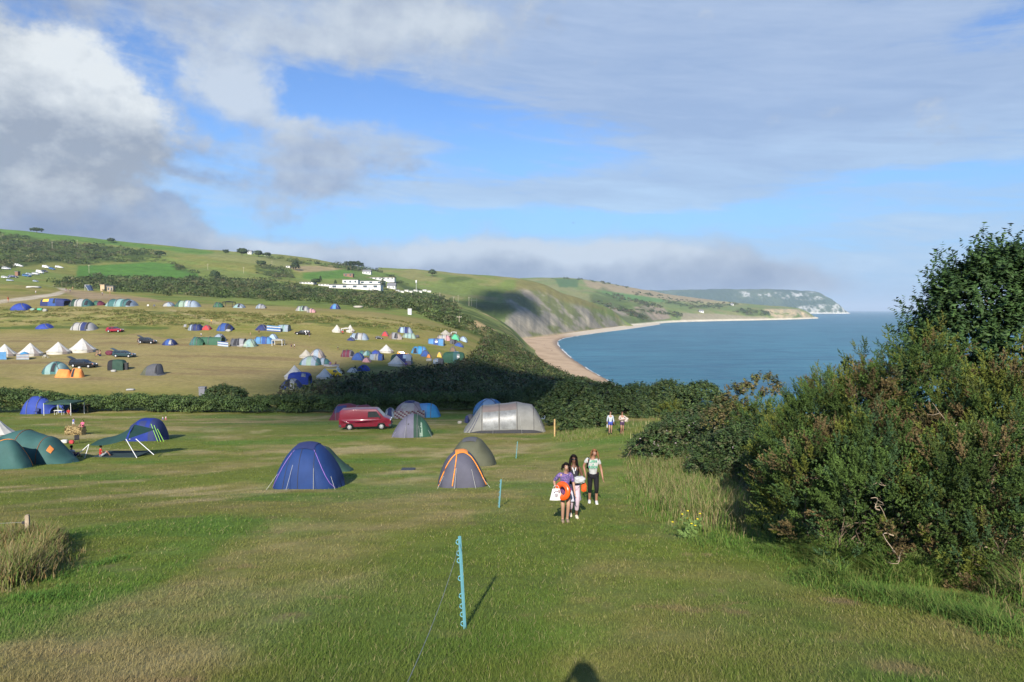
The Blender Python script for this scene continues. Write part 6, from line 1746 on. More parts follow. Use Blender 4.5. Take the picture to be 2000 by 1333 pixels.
# cars and tents on the far left hillside car park
G_P = 'vehicles in the car park by the gravel track'
CP_ = [((.62, .63, .64), 'silver'), ((.02, .03, .10), 'darkblue'), ((.75, .75, .74), 'white'), ((.03, .03, .035), 'charcoal'), ((.30, .36, .42), 'bluegrey'), ((.05, .14, .30), 'midblue')]
for x_, y_, w_, c_, sp_, lab in [
    (8, 544, 14, 0, ESTATE, 'silver car cut by the left edge in the lower car park row'), (24, 543, 15, 1, ESTATE, 'dark blue car next to the orange brown shed'),
    (18, 550, 12, 4, CAR, 'blue grey car in front of the dark blue one'), (50, 541, 16, 5, ESTATE, 'mid blue car in the middle of the car park row'), (56, 538, 13, 4, CAR, 'blue grey car just behind the mid blue one'),
    (68, 537, 13, 0, ESTATE, 'silver car right of the middle of the car park row'), (76, 534, 14, 2, VAN, 'white van toward the right end of the car park row'), (85, 532, 12, 3, CAR, 'dark car behind the white van'),
    (88, 524, 13, 2, VAN, 'white van at the top of the car park'), (100, 527, 12, 5, ESTATE, 'mid blue car at the top right of the car park'), (114, 524, 13, 2, ESTATE, 'white car at the right end of the top car park row'),
    (10, 527, 16, 0, ESTATE, 'silver car in the upper row at the left edge'), (34, 521, 14, 2, CAR, 'white car by the dark hedge above the car park'), (68, 551, 10, 4, CAR, 'blue grey car beside the start of the gravel track')]:
    vehicle(x_, y_, w_, sp_, CP_[c_][1], CP_[c_][0], lab, rng.uniform(-.3, .3), group=G_P, cat='van' if sp_ is VAN else 'car', name='panel_van' if sp_ is VAN else 'parked_car')

# ------------------------------------------------------------------ buildings
M_ROOFG = material('grey_roof', (.16, .16, .17), .8, .2); M_ROOFB = material('brown_roof', (.22, .12, .08), .8, .2); M_RENDER = material('white_render', (.60, .59, .56), .8, .2, var=.05, scale=.3)
M_PANE = material('window_glass', (.05, .07, .09), .1, .6)
def building(px_, py_, wpx, hpx, dm, label, name='white_building', wall=None, roof=None, storeys=1, wins=6, pitch=.0, yaw=0.0, group='white buildings above the campsite', cat='building', bvh=None):
    g = hit(px_, py_, bvh); s = g.y / FPX; w, h = wpx * s, hpx * s
    o = empty(name, g, yaw, label, cat, group)
    boxo('wall', (-w / 2, w / 2, 0, dm, -4, h), wall or M_RENDER, o)
    ov = .02 * w + .2
    if pitch:
        v = [(-w / 2 - ov, -ov, h - .05), (w / 2 + ov, -ov, h - .05), (w / 2 + ov, dm + ov, h - .05), (-w / 2 - ov, dm + ov, h - .05), (-w / 2 - ov, dm / 2, h + pitch * dm), (w / 2 + ov, dm / 2, h + pitch * dm)]
        me = bpy.data.meshes.new('roof'); me.from_pydata(v, [], [(0, 1, 5, 4), (2, 3, 4, 5), (0, 4, 3), (1, 2, 5), (0, 3, 2, 1)]); me.materials.append(roof or M_ROOFG); me.update(); c = bpy.data.objects.new('roof', me); COL.objects.link(c); c.parent = o
    else: boxo('roof', (-w / 2 - ov, w / 2 + ov, -ov, dm + ov, h - .02, h + .35), roof or M_ROOFG, o)
    for st in range(storeys):
        zc = h * (st + .55) / storeys
        for i in range(wins):
            x = -w / 2 + w * (i + .5) / wins; ww = w / wins * .27; hh = h / storeys * .22
            boxo('window', (x - ww * .7, x + ww * .7, -.12, -.004, zc - hh, zc + hh), M_PANE, o)
    return o
building(693, 565, 100, 9, 18, 'long low white building at the front of the holiday park', wins=5)
building(716, 556, 66, 7, 16, 'long white building behind the right half of the low one', wins=4)
building(684, 555, 30, 8, 14, 'white block behind the left half of the long low building', wins=3)
building(738, 547, 64, 5, 14, 'long pale building on the slope with a brown roof', roof=M_ROOFB, wins=8)
building(716, 536, 16, 5, 9, 'small white house with a pitched roof highest on the park slope', wins=3, pitch=.4)
building(680, 541, 18, 6, 10, 'orange brown shed on the park slope', 'wooden_shed', M_ROOFB, M_ROOFG, 1, 2)
building(600, 555, 30, 3.5, 8, 'low white roofed hut row left of the park', wins=5)
building(632, 559, 20, 3.5, 8, 'low white hut left of the long building', wins=3)
building(764, 564, 16, 5, 10, 'dark roofed white lodge right of the dark conifer', wins=2, pitch=.45)
for i, x_ in enumerate(np.linspace(776, 838, 8)):
    building(float(x_), 570 + (i % 2) * 2 - i * .1, 7.5, 3.2, 4, ['holiday caravan at the left end of the caravan row', 'second holiday caravan from the left of the row', 'third holiday caravan from the left of the row', 'fourth holiday caravan from the left of the row',
             'fifth holiday caravan from the left of the row', 'sixth holiday caravan from the left, below the tall white mast', 'seventh holiday caravan from the left of the row', 'holiday caravan at the right end of the caravan row'][i],
             'static_caravan', [M_RENDER, material('cream_panel', (.62, .60, .55), .5)][i % 2], M_ROOFG, 1, 3, group='holiday caravans in a row', cat='caravan')
building(487, 497, 8, 5, 8, 'left white farm house on the ridge between dark trees', 'farm_house', wins=2, pitch=.4, group='white farm houses on the ridge', cat='house')
building(521, 500, 9, 4, 8, 'right white farm house on the ridge beside a low tree', 'farm_house', wins=2, pitch=.4, group='white farm houses on the ridge', cat='house')
building(562, 523, 8, 3, 6, 'small white hut beside the lone pointed tree', 'white_hut', wins=1, group=None, cat='hut')
building(1370, 611, 9, 3, 14, 'white cottage low on the far coast', 'coast_cottage', wins=2, pitch=.4, group='white cottages on the far coast', cat='house', bvh=(BVH_B2,))
building(1430, 597, 6, 2.2, 14, 'tiny white cottage farther right on the far coast', 'coast_cottage', wins=1, pitch=.4, group='white cottages on the far coast', cat='house', bvh=(BVH_B2,))
o = building(200, 569, 8, 12, 2.6, 'square timber hut with a grey annex at the top left of the camp', 'timber_hut', material('pale_timber', (.46, .33, .21), .85, var=.2), M_WOOD, 1, 0, group=None, cat='hut')
o = building(215, 570, 12, 10, 2.6, 'grey timber washroom block joined to the square hut', 'timber_hut', M_WOOD, M_ROOFG, 1, 2, group=None, cat='hut')
building(32, 539, 6, 8, 3, 'orange brown shed in the car park', 'wooden_shed', M_ROOFB, M_ROOFG, 1, 0, group=None, cat='shed')

def solar_stand():
    g = hit(172, 568, (BVH,)); s = g.y / FPX
    o = empty('lean_to', g, 0, 'dark sloping panel on a white timber frame by the gravel track', 'lean-to')
    w, h = 13 * s, 11 * s
    v = [(-w * .45, 0, h), (w * .25, 0, h), (w * .6, 0, 0), (-w * .1, 0, 0)]; v = v + [(a + .05, b + 1.6, c) for a, b, c in v]
    me = bpy.data.meshes.new('panel'); me.from_pydata(v, [], [(0, 1, 2, 3), (4, 7, 6, 5), (0, 4, 5, 1), (1, 5, 6, 2), (2, 6, 7, 3), (3, 7, 4, 0)]); me.materials.append(material('blue_panel', (.03, .05, .10), .25, .5)); me.update(); c = bpy.data.objects.new('panel', me); COL.objects.link(c); c.parent = o
    for a, b in [((-w * .45, h), (-w * .45, -.3)), ((-w * .45, h), (w * .1, -.2)), ((-w * .45, h), (w * .25, h))]:
        vv, f = tubes([[(a[0], -.12, a[1], .09), (b[0], -.12, b[1], .09)]], 4); np_mesh('beam', vv, f, M_WHITE, o)
solar_stand()

def upright(px_, py_, hpx, name, label, cat, group=None, r=.13, mat=None, arms=False, bvh=None):
    g = hit(px_, py_, bvh); s = g.y / FPX; h = hpx * s; r = max(r, .00022 * g.y)
    o = empty(name, g, 0, label, cat, group)
    v, f = tubes([[(0, 0, -.6, r), (0, 0, h, r * .7)]], 8); np_mesh('pole', v, f, mat or M_WOOD, o, smooth=True)
    if arms:
        boxo('crossarm', (-1.1, 1.1, -.09, .09, h - .7, h - .5), mat or M_WOOD, o)
        for x in (-.95, 0, .95): boxo('insulator', (x - .06, x + .06, -.06, .06, h - .5, h - .28), M_WHITE, o)
    return o
G_T = 'telegraph poles on the hillside'
M_PPOLE = material('pale_pole', (.42, .36, .27), .85, .15, var=.2)
for x_, y_, h_, lab in [(174, 534, 16, 'pale telegraph pole at the left of the bright green field'), (102, 487, 14, 'telegraph pole standing in the dark scrub at the upper left'), (151, 481, 12, 'telegraph pole below the green skyline field'),
                        (476, 534, 12, 'telegraph pole above the campsite scrub right of the bright field'), (406, 527, 11, 'telegraph pole by the hedge right of the bright green field'), (531, 520, 10, 'thin telegraph pole high on the pale pasture'),
                        (859, 583, 11, 'telegraph pole at the right of the caravan row'), (886, 590, 10, 'left pole of the pole group above the cliff'), (895, 590, 13, 'second pole of the pole group above the cliff'), (916, 598, 17, 'tall pole left of the twin pole frame'),
                        (897, 637, 20, 'thick pale telegraph pole at the edge of the campsite')]:
    upright(x_, y_, h_, 'telegraph_pole', lab, 'pole', G_T, .14, M_PPOLE, True)
def hframe():
    g = hit(925, 600); s = g.y / FPX; o = empty('pole_frame', g, 0, 'twin pole power line frame above the cliff', 'pylon', G_T)
    for x in (-4 * s, 6 * s):
        v, f = tubes([[(x, 0, -2, .22), (x, 0, 17 * s, .16)]], 6); np_mesh('pole', v, f, M_PPOLE, o)
    boxo('crossarm', (-6 * s, 8 * s, -.1, .1, 13 * s, 13.6 * s), M_PPOLE, o)
hframe()
def mast():
    g = hit(813, 566); s = g.y / FPX; o = empty('water_tower', g, 0, 'tall white mast with a fat drum on top above the caravans', 'mast')
    v, f = tubes([[(0, 0, -2, .25), (0, 0, 18 * s, .2)]], 8); np_mesh('pole', v, f, M_WHITE, o)
    v, f = tubes([[(0, 0, 12 * s, .1), (0, 0, 12.4 * s, 1.3), (0, 0, 17.5 * s, 1.3), (0, 0, 18.5 * s, .2)]], 12); np_mesh('drum', v, f, M_WHITE, o, smooth=True)
mast()
def toilet():
    g = hit(800, 615, (BVH,)); s = g.y / FPX; o = empty('portable_toilet', g, 0, 'white portable toilet cabin at the right edge of the upper field', 'toilet')
    w, h = 7 * s, 11 * s
    boxo('cabin', (-w / 2, w / 2, 0, w, -.3, h), M_WHITE, o, .05); boxo('door', (-w * .32, w * .32, -.05, -.004, .05, h * .88), material('grey_door', (.55, .56, .57), .5), o); boxo('roof', (-w * .54, w * .54, -.06, w + .06, h + .003, h + .15), M_WHITE, o, .04)
toilet()
def bin_box(px_, py_, wpx, hpx, mat, label, name='waste_bin', cat='bin'):
    g = hit(px_, py_, (BVH,)); s = g.y / FPX; w, h = wpx * s, hpx * s; o = empty(name, g, 0, label, cat)
    boxo('body', (-w / 2, w / 2, 0, w * .8, -.2, h * .86), mat, o, .03); boxo('lid', (-w * .54, w * .54, -.05, w * .85, h * .862, h), mat, o, .03)
bin_box(394, 774, 12, 18, material('grey_cabinet', (.16, .16, .18), .6), 'grey cabinet standing at the hedge left of a bush', 'storage_box', 'cabinet')
bin_box(246, 723, 6, 14, M_DARK, 'black wheeled bin right of the dark green square tent')
def wood_frame():
    g = hit(168, 806, (BVH,)); s = g.y / FPX; o = empty('picnic_stand', g, 0, 'small brown wooden stand in front of the hedge', 'stand')
    boxo('top', (-6 * s, 5 * s, -.25, .35, 13 * s, 15 * s), M_ROOFB, o)
    for x in (-4 * s, 3.2 * s): boxo('leg', (x - .06, x + .06, -.06, .06, -.2, 13 * s - .003), M_WOODN, o)
    boxo('shelf', (-3.7 * s, 2.9 * s, -.1, .1, 4 * s, 5 * s), M_ROOFB, o)
wood_frame()

# ------------------------------------------------------------------ fence posts and wire
M_TEAL = material('turquoise_plastic', (.12, .31, .36), .45, .4, var=.08)
def plastic_post(px_, py_, top_px, top_py, label, notches=True):
    g = hit(px_, py_, (BVH,)); s = g.y / FPX
    o = empty('fence_post', g, 0, label, 'fence post', 'turquoise plastic fence posts')
    h = (py_ - top_py) * s * 1.03; dx = (top_px - px_) * s
    def P(t): return np.array([dx * t, 0, h * t])
    v, f = tubes([np.array([(*P(t), .017) for t in np.linspace(-.08, 1, 8)])], 4); np_mesh('shaft', v, f, M_TEAL, o)
    fl = [P(-.05) + [-.022, -.002, 0], P(-.05) + [.020, -.002, 0], P(1) + [.018, -.002, 0], P(1) + [-.020, -.002, 0]]
    for t in (.06, .16, .25, .36, .55, .74, .82, .94):     # insulator hooks for the wire
        c = P(t); pth = [np.array([*(c + [-.016 - .026 * math.sin(a), -.004, .026 * math.cos(a)]), .0065]) for a in np.linspace(0, PI, 7)]
        v, f = tubes([pth], 5); np_mesh('hook', v, f, M_TEAL, o, smooth=True)
    return o, g, h, dx
o, g, h, dx = plastic_post(908, 1229, 898, 1047, 'nearest turquoise post, with hooks and a wire, in the foreground grass')
plastic_post(975, 992, 979, 937, 'middle turquoise post left of the three walkers')
plastic_post(1008, 896, 1011, 863, 'farthest turquoise post right of the olive dome')
a = g + Vector((dx * .93, -.02, h * .93)); b = Vector((-.55, 2.6, gz(-.55, 2.6) + .55))
pts = [a.lerp(b, t) - Vector((0, 0, .10 * math.sin(PI * t))) for t in np.linspace(0, 1, 14)]
v, f = tubes([[(*p, .0022) for p in pts]], 4)
tag(np_mesh('fence_wire', v, f, material('wire', (.36, .36, .34), .5, .4, .5)), 'thin wire running from the nearest turquoise post toward the viewer', 'wire')
def stake(px_, py_, hpx, r, mat, label, name='wooden_stake'):
    g = hit(px_, py_, (BVH,)); s = g.y / FPX; h = hpx * s
    o = empty(name, g, .3, label, 'post')
    boxo('post', (-r, r, -r, r, -.3, h), mat, o, r * .2); boxo('post_cap', (-r * .8, r * .8, -r * .8, r * .8, h + .001, h + r * .5), mat, o, r * .2)
    return o, g, h
stake(1083, 853, 34, .05, M_WOODN, 'pale wooden stake at the right end of the long grey tent')
o, g, h = stake(55, 1062, 56, .038, M_WOOD, 'weathered wooden fence post in rank grass at the left', 'wooden_post')
boxo('insulator', (-.095, -.040, -.025, .025, h * .72, h * .80), M_DARK, o)
for t, nm in ((.76, 'upper'), (.36, 'lower')):
    p0 = g + Vector((-.09, 0, h * t)); p1 = p0 + Vector((-3.2, -.9, .10))
    v, f = tubes([[(*p0.lerp(p1, q), .003) for q in np.linspace(0, 1, 6)]], 4)
    tag(np_mesh('fence_wire', v, f, material('wire', (.36, .36, .34), .5, .4, .5)), f'{nm} wire of the weathered fence post at the left edge', 'wire')

# ------------------------------------------------------------------ loose things about the camp
def straw_bale():
    g = hit(143, 850, (BVH,)); s = g.y / FPX; o = empty('straw_bale', g, 0, 'round straw bale lying on the dry grass with children on it', 'bale')
    R = 8.5 * s; L = 34 * s; n = 30; th = np.linspace(0, 2 * PI, n, endpoint=False); r = np.random.default_rng(5)
    v = []; ks = np.linspace(-.5, .5, 14)
    for k in ks:
        rr = R * (1 - .14 * abs(2 * k) ** 6)
        for a in th: v.append((k * L, math.cos(a) * rr * (1 + r.normal(0, .03)) + R * .8, math.sin(a) * rr * (1 + r.normal(0, .03)) * .95 + R * .78))
    f = [tuple(q) for i in range(13) for q in [(i * n + j, i * n + (j + 1) % n, (i + 1) * n + (j + 1) % n, (i + 1) * n + j) for j in range(n)]]
    v += [(-.5 * L, R * .8, R * .78), (.5 * L, R * .8, R * .78)]
    for j in range(n): f.append((14 * n, (j + 1) % n, j)); f.append((14 * n + 1, 13 * n + j, 13 * n + (j + 1) % n))
    me = bpy.data.meshes.new('roll'); me.from_pydata(v, [], f); me.materials.append(material('straw', (.30, .23, .115), .95, .05, var=.35, scale=14, bump=.8, bump_scale=40)); me.update()
    c = bpy.data.objects.new('roll', me); COL.objects.link(c); c.parent = o
    # loose straw sticking out
    m = 500; a = r.uniform(0, 2 * PI, m); k = r.uniform(-.5, .5, m); p = np.column_stack([k * L, np.cos(a) * R + R * .8, np.sin(a) * R * .95 + R * .78]); nn = np.column_stack([k * .3, np.cos(a), np.sin(a)])
    V, F = cards(p, np.cross(nn, rdir(m, r)), .09, 3.0, .3); np_mesh('loose_straw', V, F, material('straw', (.42, .32, .16)), o)
    return g, R
bale_g, bale_R = straw_bale()

def camp_chair(px_, py_, hpx, col, label, yaw=0.0):
    g = hit(px_, py_, (BVH,)); s = g.y / FPX; k = hpx * s / .85
    o = empty('camp_chair', g, yaw, label, 'chair', 'camping chairs and gear on the grass'); o.scale = (k, k, k)
    boxo('seat', (-.24, .24, -.22, .22, .38, .41), fab(col), o)
    v = [(-.24, .22, .40), (.24, .22, .40), (.24, .38, .85), (-.24, .38, .85)]; v += [(a, b + .03, c) for a, b, c in v]
    me = bpy.data.meshes.new('backrest'); me.from_pydata(v, [], [(0, 1, 2, 3), (7, 6, 5, 4), (0, 4, 5, 1), (1, 5, 6, 2), (2, 6, 7, 3), (3, 7, 4, 0)]); me.materials.append(fab(col)); me.update(); c = bpy.data.objects.new('backrest', me); COL.objects.link(c); c.parent = o
    for x in (-.25, .25):
        for y in (-.22, .22): vv, f = tubes([[(x, y, -.1, .014), (x, -y * .2, .40, .014)]], 4); np_mesh('leg', vv, f, M_DARK, o)
camp_chair(150, 866, 15, 'black', 'black camp chair on the grass between the green tent and the tarpaulin', .5)
camp_chair(70, 810, 12, 'navy', 'dark camp chair in front of the bright blue tent by the hedge')
camp_chair(300, 602, 7, 'darkgrey', 'dark camp chair on the top terrace right of the striped teal tent')
camp_chair(288, 601, 6, 'white', 'white camp chair on the top terrace right of the striped teal tent')
camp_chair(360, 643, 9, 'grey', 'grey camp chair left of the navy tent below the bank')
camp_chair(188, 694, 9, 'brown', 'brown camp chair right of the largest white bell tent')
def table(px_, py_, wpx, hpx, label, top=None):
    g = hit(px_, py_, (BVH,)); s = g.y / FPX; w, h = wpx * s, hpx * s; o = empty('camp_table', g, 0, label, 'table', 'camping tables')
    boxo('tabletop', (-w / 2, w / 2, 0, w * .5, h * .9, h), top or M_WHITE, o)
    for x in (-w * .45, w * .45):
        for y in (.05, w * .45): vv, f = tubes([[(x, y, -.2, .02), (x, y, h * .9, .02)]], 5); np_mesh('leg', vv, f, M_STEEL, o)
table(113, 811, 16, 9, 'white folding table under the dark green canopy by the hedge')
table(475, 680, 14, 6, 'low white table in front of the dark hooped shelter')
table(88, 700, 10, 5, 'white topped table right of the second white bell tent', M_DARK)
def gear(px_, py_, wpx, hpx, col, label, name='kit_bag', cat='bag', rough=.7):
    """soft bag, cushion or bundle on the grass"""
    g = hit(px_, py_, (BVH,)); s = g.y / FPX; w, h = wpx * s, hpx * s
    bm = bmesh.new(); bmesh.ops.create_icosphere(bm, subdivisions=3, radius=1.0); r = np.random.default_rng(int(px_ * 3 + py_))
    ph = r.uniform(0, 6, 3)
    for v in bm.verts:
        q = 1 + .10 * math.sin(v.co.x * 4 + ph[0]) * math.cos(v.co.z * 5 + ph[1]); v.co = Vector((math.copysign(abs(v.co.x) ** .7, v.co.x) * w / 2 * q, math.copysign(abs(v.co.y) ** .7, v.co.y) * w * .35 * q, (math.copysign(abs(v.co.z) ** .7, v.co.z) * .5 + .42) * h))
    me = bpy.data.meshes.new(name); bm.to_mesh(me); bm.free(); me.materials.append(fab(col)); me.polygons.foreach_set('use_smooth', np.ones(len(me.polygons), bool))
    o = bpy.data.objects.new(name, me); COL.objects.link(o); o.location = g; return tag(o, label, cat, 'camping gear lying on the grass')
for a in [(126, 866, 13, 8, 'white', 'white bundle on the grass left of a black camp chair'), (140, 867, 9, 8, 'red', 'red bag on the grass beside the black camp chair'), (226, 888, 22, 5, 'paleteal', 'pale teal blanket roll under the tarpaulin'),
          (90, 808, 10, 7, 'white', 'white bundle in front of the bright blue tent by the hedge'), (155, 720, 5, 4, 'white', 'small white bundle on the grass below the black car'), (88, 697, 6, 4, 'white', 'white bundle at the table right of a bell tent'),
          (78, 607, 10, 5, 'emerald', 'green bundle right of the bright blue dome on the terrace'), (88, 609, 8, 6, 'lightgrey', 'pale bundle on the terrace beside a green one'), (64, 607, 9, 5, 'palegreen', 'pale green bundle touching the blue dome on the terrace'),
          (898, 828, 9, 6, 'beige', 'beige bundle at the left end of the long grey tent'), (912, 827, 7, 16, 'navy', 'upright navy rolled bag left of the long grey tent'), (917, 824, 5, 10, 'emerald', 'lime green sack beside the upright navy bag'),
          (1064, 820, 14, 7, 'greyblue', 'blue grey box of gear behind the right end of the long grey tent'), (1061, 816, 9, 5, 'white', 'white cloth on the gear behind the long grey tent'), (446, 648, 10, 5, 'lightgrey', 'pale gear outside the dark blue dome below the bank'),
          (635, 605, 1, 1, 'white', '') , (838, 706, 12, 6, 'lightgrey', 'pale box of gear left of the small grey square tent'), (798, 714, 12, 10, 'plum', 'heap of dark gear beside a white bell tent'), (777, 665, 1, 1, 'white', ''),
          (815, 660, 8, 6, 'darkgrey', 'dark gear right of the pale green tent'), (214, 694, 14, 10, 'maroon', 'dark red folded shelter by the dark teal car'), (222, 727, 10, 5, 'lightgrey', 'pale sack in front of the dark green square tent'),
          (255, 763, 16, 4, 'lightgrey', 'pale flat bundle lying just behind the hedge'), (700, 602, 19, 5, 'beige', 'pile of pale sacks at the foot of the scrub'), (66, 563, 26, 4, 'white', 'heap of white sacks by the gravel track'),
          (345, 604, 1, 1, 'white', '')]:
    if a[5]: gear(*a)
def manhole():
    g = hit(797, 918, (BVH,)); s = g.y / FPX
    o = empty('grill_tray', g, 0, 'dark flat tray lying on the grass between the blue and orange poled tents', 'tray')
    boxo('pan', (-13 * s, 13 * s, -.3, .3, -.02, .05), M_DARK, o, .01); boxo('handle', (13 * s, 15 * s, -.05, .05, .03, .05), M_DARK, o)
manhole()
def gull():
    p = at(1120, 436, 160); o = empty('seagull', p, .4, 'gull gliding in front of the clouds over the bay', 'bird')
    me = bpy.data.meshes.new('body'); bm = bmesh.new(); bmesh.ops.create_icosphere(bm, subdivisions=2, radius=1)
    for v in bm.verts: v.co = Vector((v.co.x * .07 * (1 - .4 * v.co.y), v.co.y * .22, v.co.z * .07))
    bm.to_mesh(me); bm.free(); me.materials.append(material('feather', (.25, .25, .27), .8)); c = bpy.data.objects.new('body', me); COL.objects.link(c); c.parent = o
    for sg in (-1, 1):
        v = np.array([(0, -.08, .03), (0, .08, .03), (sg * .28, .06, .17), (sg * .28, -.10, .17), (sg * .6, .12, .08), (sg * .6, .04, .08)], float); v = np.concatenate([v, v + [0, 0, .012]])
        np_mesh('wing', v, np.array([(0, 1, 2, 3), (3, 2, 4, 5), (6, 9, 8, 7), (9, 11, 10, 8), (0, 3, 9, 6), (3, 5, 11, 9), (1, 7, 8, 2), (2, 8, 10, 4)]), material('feather', (.25, .25, .27), .8), o)
gull()
# ------------------------------------------------------------------ people
def skinm(c, name, var=.06): return material('skin_' + name, c, .55, .35, var=var)
SKIN = dict(light=skinm((.34, .195, .135), 'light'), tan=skinm((.29, .145, .095), 'tan'), brown=skinm((.115, .055, .034), 'brown'))
HAIR = dict(black=material('hair_black', (.010, .008, .008), .75, .08, var=.3, scale=40), blond=material('hair_auburn', (.17, .085, .038), .75, .1, var=.35, scale=40), brown=material('hair_brown', (.05, .028, .016), .75, .1, var=.3, scale=40))
M_EYE = material('eye_white', (.7, .68, .65), .3, .5); M_IRIS = material('iris', (.03, .02, .015), .2, .5); M_LIP = material('lip', (.24, .085, .07), .5)
pending = []
def skin_obj(name, verts, edges, mat, parent, sub=2, root=0):
    """verts: list of (x, y, z, rx[, ry]); a smooth body grown round connected bones"""
    me = bpy.data.meshes.new(name); me.from_pydata([v[:3] for v in verts], edges, [])
    o = bpy.data.objects.new(name, me); COL.objects.link(o)
    if parent is not None: o.parent = parent
    m = o.modifiers.new('skin', 'SKIN'); m.use_smooth_shade = True; m.branch_smoothing = .4
    if not me.skin_vertices: me.skin_vertices.new() if hasattr(me.skin_vertices, 'new') else None
    for i, v in enumerate(verts):
        sv = me.skin_vertices[0].data[i]; sv.radius = (v[3], v[4] if len(v) > 4 else v[3]); sv.use_root = (i == root)
    s = o.modifiers.new('sub', 'SUBSURF'); s.levels = sub; s.render_levels = sub
    pending.append((o, mat))
    return o
def flush():
    bpy.context.view_layer.update()
    dg = bpy.context.evaluated_depsgraph_get()
    for o, mat in pending:
        nm = bpy.data.meshes.new_from_object(o.evaluated_get(dg), depsgraph=dg)
        o.modifiers.clear(); o.data = nm; nm.materials.clear(); nm.materials.append(mat)
        nm.polygons.foreach_set('use_smooth', np.ones(len(nm.polygons), bool)); nm.update()
    pending.clear()

REST = dict(pelvis=(0, 0, .95), waist=(0, 0, 1.08), chest=(0, 0, 1.28), neck0=(0, .01, 1.45), neck1=(0, 0, 1.525), jaw=(0, -.028, 1.565), face=(0, -.012, 1.625), crown=(0, .006, 1.70),
            sa=(-.165, 0, 1.405), ea=(-.225, .02, 1.15), wa=(-.235, -.04, .915), pa=(-.237, -.055, .845), sb=(.165, 0, 1.405), eb=(.225, .02, 1.15), wb=(.235, -.04, .915), pb=(.237, -.055, .845),
            ha=(-.09, 0, .90), ka=(-.10, -.03, .50), aa=(-.10, .02, .09), ta=(-.11, -.15, .035), hb=(.09, 0, .90), kb=(.10, -.03, .50), ab=(.10, .02, .09), tb=(.11, -.15, .035))
POSES = {
    'stand': {},
    'walk': dict(ka=(-.09, -.16, .53), aa=(-.09, -.02, .12), ta=(-.10, -.18, .05), kb=(.09, .02, .49), ab=(.09, .17, .10), tb=(.10, .02, .035), wa=(-.24, .04, .92), pa=(-.245, .05, .85), wb=(.24, -.12, .93), pb=(.245, -.15, .865)),
    'sit': dict(pelvis=(0, 0, .14), waist=(0, .03, .28), chest=(0, .02, .48), neck0=(0, 0, .65), neck1=(0, -.015, .725), jaw=(0, -.045, .765), face=(0, -.03, .825), crown=(0, -.01, .90), sa=(-.165, 0, .605), sb=(.165, 0, .605),
                ea=(-.24, -.08, .37), eb=(.24, -.08, .37), wa=(-.16, -.28, .32), pa=(-.13, -.34, .33), wb=(.16, -.28, .32), pb=(.13, -.34, .33), ha=(-.09, -.03, .12), hb=(.09, -.03, .12), ka=(-.15, -.42, .40), kb=(.15, -.42, .40),
                aa=(-.10, -.60, .08), ab=(.10, -.60, .08), ta=(-.11, -.74, .04), tb=(.11, -.74, .04)),
}
